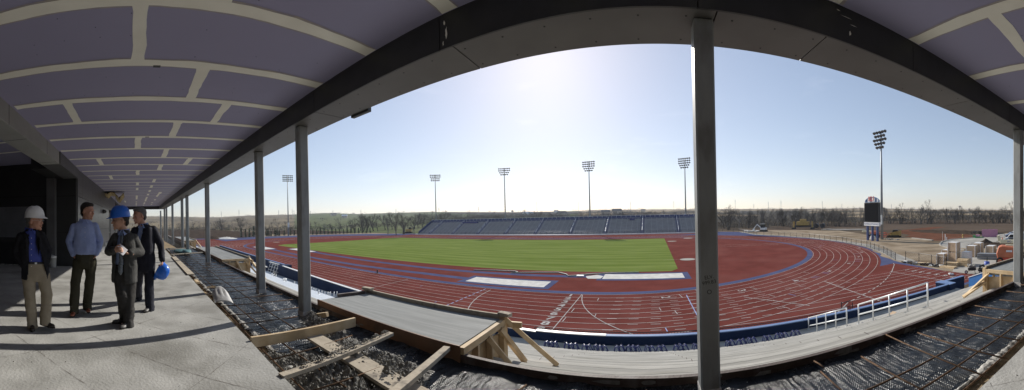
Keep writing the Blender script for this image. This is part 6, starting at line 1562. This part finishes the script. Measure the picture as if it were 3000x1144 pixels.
vehicle('parked_car', 'pale car parked just right of the white truck, half behind the column', 'car', 76, 28, 2.2, 'pale')
t = thing('traffic_cone', 'small orange traffic cone at the edge of the turning circle', 'cone', (70.5, 34.6, gz)); MB().lathe((70.5, 34.6, gz + .04), [(.2, 0), (.04, .75)], 10).build('cone_body', 'orange', t); MB().b2(70.25, 70.75, 34.35, 34.85, gz, gz + .05).build('base', 'orange', t)
# fire hydrant and standpipes
t = thing('fire_hydrant', 'small yellow fire hydrant standing by the kerb of the turning circle', 'hydrant', (70.7, 46.2, gz)); MB().lathe((70.7, 46.2, gz), [(.2, 0), (.2, .1), (.15, .12), (.15, .75), (.2, .8), (.17, .95), (.05, 1.05)], 12).build('barrel', 'yellow', t, smooth=True); MB().tube([(70.7, 45.9, gz + .6), (70.7, 46.5, gz + .6)], .09, 8).build('outlet', 'yellow', t)
t = thing('standpipe', 'pair of white standpipes beside the left edge of the turning circle', 'pipes', (63.2, 46.4, gz))
for dx, h_ in ((0, 1.5), (.3, .8), (-.6, 2.1)): MB().tube([(63.2 + dx * .5, 46.4 - dx, gz), (63.2 + dx * .5, 46.4 - dx, gz + h_)], .09 if h_ < 2 else .03, 8).build('pipe', 'white', t)
# skid steer
t = thing('skid_steer', 'yellow and black tracked skid steer loader right of the scoreboard', 'loader', (61.9, 62.3, gz), rz=2.05); sidey = Matrix(((1, 0, 0), (0, 0, 1), (0, 1, 0)))
MB().prism([(-1.6, .5), (1.1, .5), (1.1, 1.15), (-.9, 1.5), (-1.6, 1.7)], -.6, .6, Mx=sidey).build('body', 'yellow', t, local=True, bevel=.04)
MB().prism([(-.9, 1.2), (.75, 1.05), (.6, 2.1), (-.75, 2.15)], -.48, .48, Mx=sidey).build('cab', 'black', t, local=True, bevel=.04)
for s in (-.78, .78):
    MB().prism([(-1.5, .12), (-1.2, 0), (1.0, 0), (1.3, .25), (.9, .62), (-1.3, .68)], s - .18, s + .18, Mx=sidey).build('track', 'rubber', t, local=True)
    MB().bar((-1.5, s * .9, 1.8), (1.35, s * .9, 1.15), .14, .22).build('lift_arm', 'yellow', t, local=True); MB().bar((1.3, s * .9, 1.2), (1.75, s * .9, .35), .12, .18).build('lift_arm', 'yellow', t, local=True)
MB().prism([(1.6, .05), (2.3, .02), (2.25, .12), (1.75, .65), (1.6, .6)], -.95, .95, Mx=sidey).build('bucket', 'black', t, local=True)
# red lift by the scoreboard
t = thing('scissor_lift', 'red orange boom lift parked behind the scoreboard legs', 'boom lift', (57.6, 66.0, gz), rz=2.2)
MB().b2(-1.1, .9, -.7, .7, .9, 1.9).build('engine_cowl', 'orange', t, local=True, bevel=.2); MB().b2(.5, 3.4, -.25, .25, 1.5, 1.95).build('boom', 'cream', t, local=True, bevel=.05)
for a in (-1, 1.4):
    for s in (-.9, .9): wheel(t, (a, s, .45), .45, .3, rim='orange', local=True)
MB().b2(-1.3, 1.8, -.6, .6, .5, .9).build('chassis', 'black', t, local=True)
t = thing('lift_basket', 'red work basket standing on the ground right of the tower foot', 'basket', (60.4, 65.6, gz)); 
for a in (-.9, .9):
    for s in (-.5, .5): MB().tube([(60.4 + s, 65.6 + a, gz), (60.4 + s, 65.6 + a, gz + 1.3)], .05, 5).build('post', 'red_plastic', t)
for h_ in (.1, .7, 1.3): MB().tube([(59.9, 64.7, gz + h_), (60.9, 64.7, gz + h_), (60.9, 66.5, gz + h_), (59.9, 66.5, gz + h_), (59.9, 64.7, gz + h_)], .045, 5).build('rail', 'red_plastic', t)
t = thing('wrapped_bundle', 'white wrapped bundle leaning between the scoreboard legs', 'bundle', (54.0, 62.5, gz)); MB().prism([(-.6, 0), (.6, 0), (.5, .6), (0, 1.1), (-.5, .7)], -.5, .5, Mx=Matrix(((0, 0, 1), (1, 0, 0), (0, 1, 0))), off=(54, 62.6, gz)).build('bundle_body', 'wrap', t, bevel=.06); MB().b2(53.4, 54.6, 62.4, 62.6, gz + .3, gz + .36).build('strap', 'black', t)
t = thing('rubble_row', 'scatter of pale rubble at the foot of the nearest floodlight', 'rubble', (57, 59, gz))
for i in range(26): s = rd.uniform(.12, .4); MB().box((56.8 + rd.uniform(-1.2, 1.2), 58.4 + rd.uniform(-2, 2), gz + s * .3), (s, s * 1.3, s * .6), rz=rd.uniform(0, 3)).build('stone', rd.choice(('pad', 'dirt', 'dust')), t)
# drill rig, pipes, excavator far beyond the bend
t = thing('paving_machine', 'yellow paving machine with four raised corner posts beyond the bend', 'machine', (65, 119.8, gz), rz=-.7)
MB().b2(-2.6, 2.6, -1.2, 1.2, 1.6, 3.2).build('engine_deck', 'yellow', t, local=True, bevel=.08); MB().b2(-1.2, 1.4, -.9, .9, 3.2, 4.2).build('cab', 'yellow', t, local=True, bevel=.08); MB().b2(-3.6, 3.6, -.5, .5, .9, 1.6).build('frame', 'black', t, local=True)
for a in (-4.0, 4.0):
    for s in (-.9, .9): MB().tube([(a, s, .2), (a, s, 3.2)], .2, 8).build('corner_post', 'yellow', t, local=True); MB().prism([(a - .8, 0), (a + .8, 0), (a + .6, .7), (a - .6, .7)], s - .2, s + .2, Mx=sidey).build('crawler', 'black', t, local=True)
for i, (x, y) in enumerate(((73.4, 122.8), (75.4, 120.8))):
    t = thing('concrete_pipe', ('left' if i == 0 else 'right') + ' one of two big dark pipes lying beyond the bend', 'pipe', (x, y, gz)); MB().lathe((x - .7, y - .8, gz + 1.05), [(.85, 0), (1.05, 0), (1.05, 2.0), (.85, 2.0)], 20, axis=(.65, .75, 0)).build('shell', 'lamp', t, smooth=False); MB().tube([(x - .72, y - .83, gz + 1.05), (x - .70, y - .81, gz + 1.05)], .83, 18).build('bore', 'black', t)
t = thing('mini_excavator', 'small white excavator with its arm reaching left beyond the bend', 'excavator', (44.6, 113.4, gz), rz=2.3)
MB().b2(-1, 1, -.9, .9, .7, 1.5).build('body', 'carpaint', t, local=True, bevel=.08); MB().b2(-.3, .9, -.75, .75, 1.5, 2.9).build('cab', 'glassdk', t, local=True, bevel=.06); MB().b2(-.35, .95, -.8, .8, 2.9, 3.0).build('cab_roof', 'carpaint', t, local=True)
for s in (-.8, .8): MB().prism([(-1.3, .1), (-1, 0), (1, 0), (1.3, .15), (1.2, .6), (-1.2, .6)], s - .2, s + .2, Mx=sidey).build('crawler', 'rubber', t, local=True)
MB().bar((.9, 0, 1.3), (2.7, 0, 2.7), .22, .3).build('boom', 'carpaint', t, local=True); MB().bar((2.7, 0, 2.75), (4.2, 0, 1.2), .2, .25).build('dipper', 'carpaint', t, local=True); MB().prism([(3.9, .2), (4.6, .3), (4.5, 1.1), (4.0, 1.2)], -.35, .35, Mx=sidey).build('bucket', 'galv', t, local=True)
t = thing('slab_rubble', 'broken white slabs scattered in front of the small excavator', 'rubble', (41.5, 116, gz))
for i in range(14): MB().box((41 + rd.uniform(-2.5, 2.5), 116 + rd.uniform(-3, 3), gz + .25), (rd.uniform(.8, 2), rd.uniform(.6, 1.4), .3), Mx=Matrix.Rotation(rd.uniform(0, 3), 3, 'Z') @ Matrix.Rotation(rd.uniform(-.2, .2), 3, 'X')).build('slab', 'sand', t)
t = thing('tracked_digger', 'yellow digger parked behind the conifers at the far end of the track', 'digger', (-122, 138, gz), rz=.4)
MB().b2(-1.6, 1.4, -1.1, 1.1, .9, 2.3).build('body', 'yellow', t, local=True, bevel=.08); MB().b2(.2, 1.5, -.9, .9, 2.3, 3.3).build('cab', 'black', t, local=True); 
for s in (-1, 1): MB().prism([(-2, .1), (-1.6, 0), (1.6, 0), (2, .2), (1.8, .8), (-1.8, .8)], s - .25, s + .25, Mx=sidey).build('crawler', 'rubber', t, local=True)
MB().bar((1.2, 0, 1.6), (3.0, 0, 3.0), .3, .35).build('boom', 'yellow', t, local=True)
# ---------------------------------------------------------------- trees
def bare_tree(seed, H, spread=.55, lv=5, lean=0.0, m='bark', mult=False):
    r = random.Random(seed); tr = MB(); cr = MB()
    def grow(p, d, L, rad, lev):
        n = 3 if lev < 2 else 2; pts = [p]; dd = d.copy()
        for i in range(n):
            dd = (dd + Vector((r.gauss(0, .12), r.gauss(0, .12), r.gauss(.03, .06)))).normalized(); pts.append(pts[-1] + dd * L / n)
        tgt = tr if lev < 1 else cr
        tgt.tube(pts, [rad * (1 - .35 * i / n) for i in range(n + 1)], 5 if lev < 2 else 3, cap=False)
        if lev >= lv: return
        k = r.choice((2, 3, 3)) if lev < 3 else r.choice((2, 3, 3, 4))
        for i in range(k):
            a = r.uniform(0, 6.283); ang = r.uniform(.25, .75) * spread * 1.6; o = dd.orthogonal().normalized(); o = Matrix.Rotation(a, 3, dd) @ o
            nd = (dd * math.cos(ang) + o * math.sin(ang)); nd.z += .12; nd.normalize(); q = pts[r.choice((2, -1, -1)) if lev else -1] if lev < 2 else pts[-1]
            grow(q, nd, L * r.uniform(.58, .82), rad * r.uniform(.5, .65), lev + 1)
        if lev == 0:
            for i in range(3): 
                a = r.uniform(0, 6.28); q = pts[1].lerp(pts[3], r.random()); grow(q, Vector((math.cos(a) * .8, math.sin(a) * .8, .7)).normalized(), L * .5, rad * .4, 2)
    for s_ in range(3 if mult else 1): grow(Vector((r.uniform(-.4, .4) * s_, r.uniform(-.4, .4) * s_, 0)), Vector((lean + r.uniform(-.25, .25) * (1 if mult else .3), r.uniform(-.25, .25) * (1 if mult else .3), 1)).normalized(), H * r.uniform(.26, .34), H * .022, 0)
    zmax = max(v[2] for v in cr.v)
    for q in (tr, cr): q.v = [(a * H / zmax, b_ * H / zmax, c * H / zmax) for a, b_, c in q.v]
    return tr, cr
TREES = []
def make_tree(name, i, H, spread, mult=False, lv=5, m='bark'):
    tr, cr = bare_tree(i, H, spread, lv, 0, m, mult); t = thing(name, 'bare tree', 'tree')
    tr.build('trunk', m, t, local=True); cr.build('crown', m, t, local=True); return t
for i in range(9): TREES.append(make_tree('bare_tree', 100 + i, 12, (.42, .5, .6)[i % 3], i % 3 == 1, 6 if i in (2, 5) else 5, 'bark' if i % 2 else 'bark2'))
BIG = [make_tree('broad_bare_tree', 300 + i, 12, .85, True, 6) for i in range(2)]
for t in TREES + BIG: t['used'] = 0
rt_ = random.Random(77)
def place(src, px_, D, h, label, group):
    th = azp(px_); x, y = -math.cos(th) * D, math.sin(th) * D; z = ground_z(th, D)
    o = src if not src['used'] else copy_tree(src)
    src['used'] = 1; s = h / 12; o.location = (x, y, z); o.rotation_euler = (0, 0, rt_.uniform(0, 6.28)); o.scale = (s * rt_.uniform(.9, 1.15), s * rt_.uniform(.9, 1.15), s); o['label'] = label; o['group'] = group
    return o
n_tr = 0
def line(px0, px1, n, D0, D1, h0, h1, label, group):
    for i in range(n):
        p = px0 + (px1 - px0) * (i + rt_.uniform(-.4, .4)) / max(1, n - 1); place(rt_.choice(TREES), p, rt_.uniform(D0, D1), rt_.uniform(h0, h1), label, group)
line(2110, 2530, 54, 150, 172, 6.5, 10, 'bare tree in the dense line beyond the far bend', 'bare trees beyond the bend')
line(2585, 3010, 66, 172, 190, 6.5, 10.3, 'bare tree in the thin line beyond the brown field', 'bare trees beyond the brown field')
line(1040, 1640, 44, 215, 270, 9, 14, 'bare tree whose top shows above the left half of the grandstand', 'bare trees behind the grandstand, left half')
line(1640, 2030, 24, 230, 300, 7, 11, 'bare tree whose top shows above the right half of the grandstand', 'bare trees behind the grandstand, right half')
line(590, 1000, 26, 300, 360, 6, 9.5, 'bare tree at the foot of the left hillside', 'bare trees on the left hillside')
line(500, 600, 8, 330, 380, 6, 9, 'small bare tree between the far left columns', 'bare trees between the left columns')
line(380, 470, 7, 120, 200, 6, 10, 'bare tree seen past the end of the deck', 'bare trees past the deck end')
for px_, D, h, lab in ((1136, 172, 11, 'tall bare tree left of the grandstand, first of the tall group'), (1160, 165, 12, 'tall bare tree left of the grandstand, second of the tall group'), (1183, 170, 12.5, 'tallest bare tree standing left of the grandstand'), (1212, 175, 10.5, 'tall bare tree nearest the left end of the grandstand'), (1000, 260, 11, 'lone bare tree above the conifer row, left one'), (1063, 230, 9.5, 'bare tree in the middle above the conifer row'), (880, 300, 12, 'broad bare tree standing right of the thick left column'), (811, 300, 13, 'broad dark bare tree between the two thick left columns'), (1029, 250, 10, 'small bare tree above the conifer row, right one')):
    place(rt_.choice(TREES), px_, D, h, lab, 'single bare trees left of the grandstand')
for px_, D, h, lab in ((2133, 140, 11.5, 'broad spreading bare tree just right of the nearest column'), (705, 300, 14.5, 'bare tree rising highest on the left skyline'), (648, 310, 14, 'big bare tree on the left skyline beside a slim column')):
    place(rt_.choice(BIG), px_, D, h, lab, 'broad bare trees')
for px_, D, h, lab in ((2716, 173, 13.5, 'tallest bare tree in the right hand tree line'), (2962, 175, 12.5, 'tall bare tree beside the right hand column'), (2640, 175, 12, 'high bare tree right of the nearest floodlight')):
    place(TREES[2], px_, D, h, lab, 'tall trees in the right hand line')
# undergrowth and far woods
def twigs(name, spots, m, kind='stuff', n=26, fine=1.0):
    mb = MB(); r = random.Random(len(name) * 13)
    for (x, y, z, w, h) in spots:
        for i in range(n):
            a = r.uniform(0, 6.28); q = math.sqrt(r.random()) * w; zz = z + r.random() ** .8 * h * (1 - .35 * q / w); cx_ = x + q * math.cos(a); cy_ = y + q * math.sin(a); s = w * r.uniform(.08, .28) * fine
            d = Vector((r.gauss(0, 1), r.gauss(0, 1), r.gauss(.5, 1))).normalized(); e = d.orthogonal().normalized() * .35
            c = Vector((cx_, cy_, zz)); mb.add([c - d * s, c + e * s, c + d * s], [(0, 1, 2)])
    return mb.build(name, m, kind=kind)
def P_(px_, D): th = azp(px_); return (-math.cos(th) * D, math.sin(th) * D, ground_z(th, D))
sp = []
for i in range(420): p = rt_.uniform(2080, 3010); D = rt_.uniform(172, 200) if p > 2560 else rt_.uniform(152, 190); x, y, z = P_(p, D); sp.append((x, y, z, rt_.uniform(1.5, 3), rt_.uniform(1.2, 4.2)))
twigs('dry_undergrowth', sp, 'brush', n=34)
sp = []
for i in range(260): p = rt_.uniform(430, 1240); D = rt_.uniform(300, 380); x, y, z = P_(p, D); sp.append((x, y, z, rt_.uniform(2.5, 5), rt_.uniform(2, 5)))
twigs('hillside_brush', sp, 'brush', n=26)
sp = []
for i in range(900):
    p = rt_.uniform(1230, 2060); D = rt_.uniform(240, 700) if p < 1700 else rt_.uniform(260, 420); x, y, z = P_(p, D); n_ = fbm(x / 120, y / 120, 3)
    if n_ < -.25 and p > 1500: continue
    sp.append((x, y, z, rt_.uniform(4, 8), rt_.uniform(6, 11)))
twigs('valley_wood', sp, 'farwood', n=80, fine=.5)
sp = []
for i in range(2600):
    p = rt_.uniform(440, 3010); D = rt_.uniform(420, 1320); x, y, z = P_(p, D); row = fbm(p / 60, D / 260, 11)
    if p < 1300 and D < 1150 and rt_.random() < .8: continue
    if row < (.16 if p > 1700 or p < 1050 else .0) and D < 1240: continue
    if D >= 1240 and fbm(p / 35, 3.3) < -.25: continue
    sp.append((x, y, z - 1, rt_.uniform(5, 11), rt_.uniform(4, 8.5) * (1.4 if D > 1200 and 1150 < p < 1900 else 1)))
twigs('far_hedgerows', sp, 'farwood', n=34, fine=.7)
sp = []
for i in range(240): p = rt_.uniform(440, 1000); D = rt_.uniform(300, 420); x, y, z = P_(p, D); sp.append((x, y, z, rt_.uniform(1.5, 3), rt_.uniform(2, 5))) if fbm(p / 25, 2.2) > .05 else None
twigs('dark_junipers', sp, 'ever', n=60)
# conifer row at the end of the track
def conifer():
    t = thing('young_conifer', 'young conifer', 'conifer'); MB().tube([(0, 0, 0), (0, 0, .5)], .07, 6).build('trunk', 'bark', t, local=True)
    mb = MB(); r = random.Random(5)
    for i in range(420):
        z = .25 + 3.1 * r.random() ** 1.15; w = .62 * (1 - (z / 3.5) ** 1.4) + .06; a = r.uniform(0, 6.28); q = w * (.55 + .5 * r.random()); c = Vector((q * math.cos(a), q * math.sin(a), z)); d = Vector((math.cos(a), math.sin(a), .9)) * .2; e = Vector((-math.sin(a), math.cos(a), r.uniform(-.4, .4))) * .11
        mb.add([c - e, c + e, c + d], [(0, 1, 2)])
    mb.build('foliage', 'ever', t, local=True); return t
CF0 = conifer(); usedc = False
pts = [(707, 697), (719, 697), (731, 697), (743, 696), (782, 694), (787, 694), (794, 694), (806, 694), (812, 693), (818, 693), (833, 692), (851, 691), (862, 691)] + [(905 + i * 11.2, 689.5 - i * .33) for i in range(17)]
for i, (a, b_) in enumerate(pts):
    p = onz(a, b_, gz); o = CF0 if not usedc else copy_tree(CF0); usedc = True; s = 1.0 + rt_.uniform(-.15, .25); o.location = (p.x, p.y, gz); o.scale = (s * 1.1, s * 1.1, s * (1.45 if a < 745 else 1.05)); o.rotation_euler = (0, 0, rt_.uniform(0, 6))
    o['group'] = 'young conifers planted behind the left bend'; o['label'] = 'young green conifer in the planted row behind the left bend'
# utility poles on the ridges
def upole(label, px_, ytop, D=900):
    th = azp(px_); x, y = -math.cos(th) * D, math.sin(th) * D; z0 = ground_z(th, D); zt_ = CH + (hz(px_) - ytop) / CF * D
    t = thing('utility_pole', label, 'utility pole', (x, y, z0), 'tall utility poles on the far ridges')
    MB().tube([(x, y, z0), (x, y, zt_)], .42, 5).build('pole_shaft', 'pole', t); r_ = Vector((math.sin(th), math.cos(th), 0))
    mb = MB()
    for k in range(3): c = Vector((x, y, zt_ - 2 - 3.2 * k)); mb.bar(c - r_ * 1.8, c + r_ * 1.8, .3, .35)
    mb.each('crossarm', 'pole', t)
names = ['faint utility pole far off on the horizon']
for a, b_ in ((550, 622), (649, 620), (701, 616), (817, 616), (857, 614), (862, 617), (911, 618), (976, 617), (1058, 616), (1161, 613), (1287, 609), (1403, 606), (1574, 592), (1695, 590), (1848, 590), (1975, 590), (2155, 586), (2209, 598), (2252, 592), (2289, 588), (2410, 590), (2467, 598), (2612, 599), (2680, 607)):
    upole('tall utility pole standing far off on the horizon ridge', a, b_)
# houses, shed and water tower on the ridge
def house(label, px_, D, w, d, h, roof='roofgrey', wall='housewall', lift=0):
    th = azp(px_); x, y, z = P_(px_, D); t = thing('farm_house', label, 'house', (x, y, z + lift), rz=math.pi / 2 - th + rt_.uniform(-.5, .5))
    MB().b2(-w / 2, w / 2, -d / 2, d / 2, -1, h).build('wall', wall, t, local=True)
    MB().prism([(-d / 2 - .5, h), (d / 2 + .5, h), (0, h + d * .38)], -w / 2 - .5, w / 2 + .5, Mx=Matrix(((0, 0, 1), (1, 0, 0), (0, 1, 0)))).build('roof', roof, t, local=True)
    for s in (-1, 1):
        for k in (-.3, .3): MB().b2(w * k - .8, w * k + .8, s * d / 2 - .03, s * d / 2 + .03, 1, 2.4).build('window', 'glassdk', t, local=True)
house('steep roofed dark house among trees above the grandstand, left one', 1647, 560, 15, 12, 5.5); house('grey roofed house above the grandstand between two floodlights', 1775, 560, 14, 11, 5); house('grey house with a hipped look right beside the other grey roofed house', 1808, 580, 16, 12, 5)
house('long white roofed shed on the ridge above the grandstand', 1548, 760, 24, 12, 3, 'metalroof', 'signwhite'); house('low brown house on the left ridge', 978, 950, 16, 10, 4, 'roofgrey', 'housewall'); house('small tan house on the ridge just right of the third floodlight', 1885, 900, 12, 9, 4)
house('small white roofed farm shed on the left ridge', 1010, 800, 13, 9, 3.5, 'metalroof', 'housewall'); house('small pale building on the horizon left of the middle', 1630, 1100, 14, 9, 4, 'roofgrey', 'signwhite')
for px_, lab, D in ((1502, 'tiny water tower on the horizon above the grandstand', 1150), (2812, 'tiny tan water tower on the horizon at the right', 1150)):
    x, y, z = P_(px_, D); t = thing('water_tower', lab, 'water tower', (x, y, z)); zt_ = CH + (hz(px_) - (619 if px_ < 2000 else 606)) / CF * D
    MB().ell((x, y, zt_), (5, 5, 3.6)).build('tank', 'housewall', t, smooth=True); MB().tube([(x, y, z - 2), (x, y, zt_)], .9, 6).build('stem', 'pole', t)

HAZE = .00016
# ---------------------------------------------------------------- air
HZ = MB().b2(-1500, 1500, -1500, 1500, GZ - 1.2, 95).build('haze', None, kind='stuff')
hm = bpy.data.materials.new('pale air'); hm.use_nodes = True; N = hm.node_tree.nodes; N.remove(N['Principled BSDF'])
pv = N.new('ShaderNodeVolumePrincipled'); pv.inputs['Color'].default_value = (.82, .88, 1, 1); pv.inputs['Density'].default_value = HAZE; pv.inputs['Anisotropy'].default_value = .3
hm.node_tree.links.new(pv.outputs[0], N['Material Output'].inputs['Volume']); HZ.data.materials.append(hm)
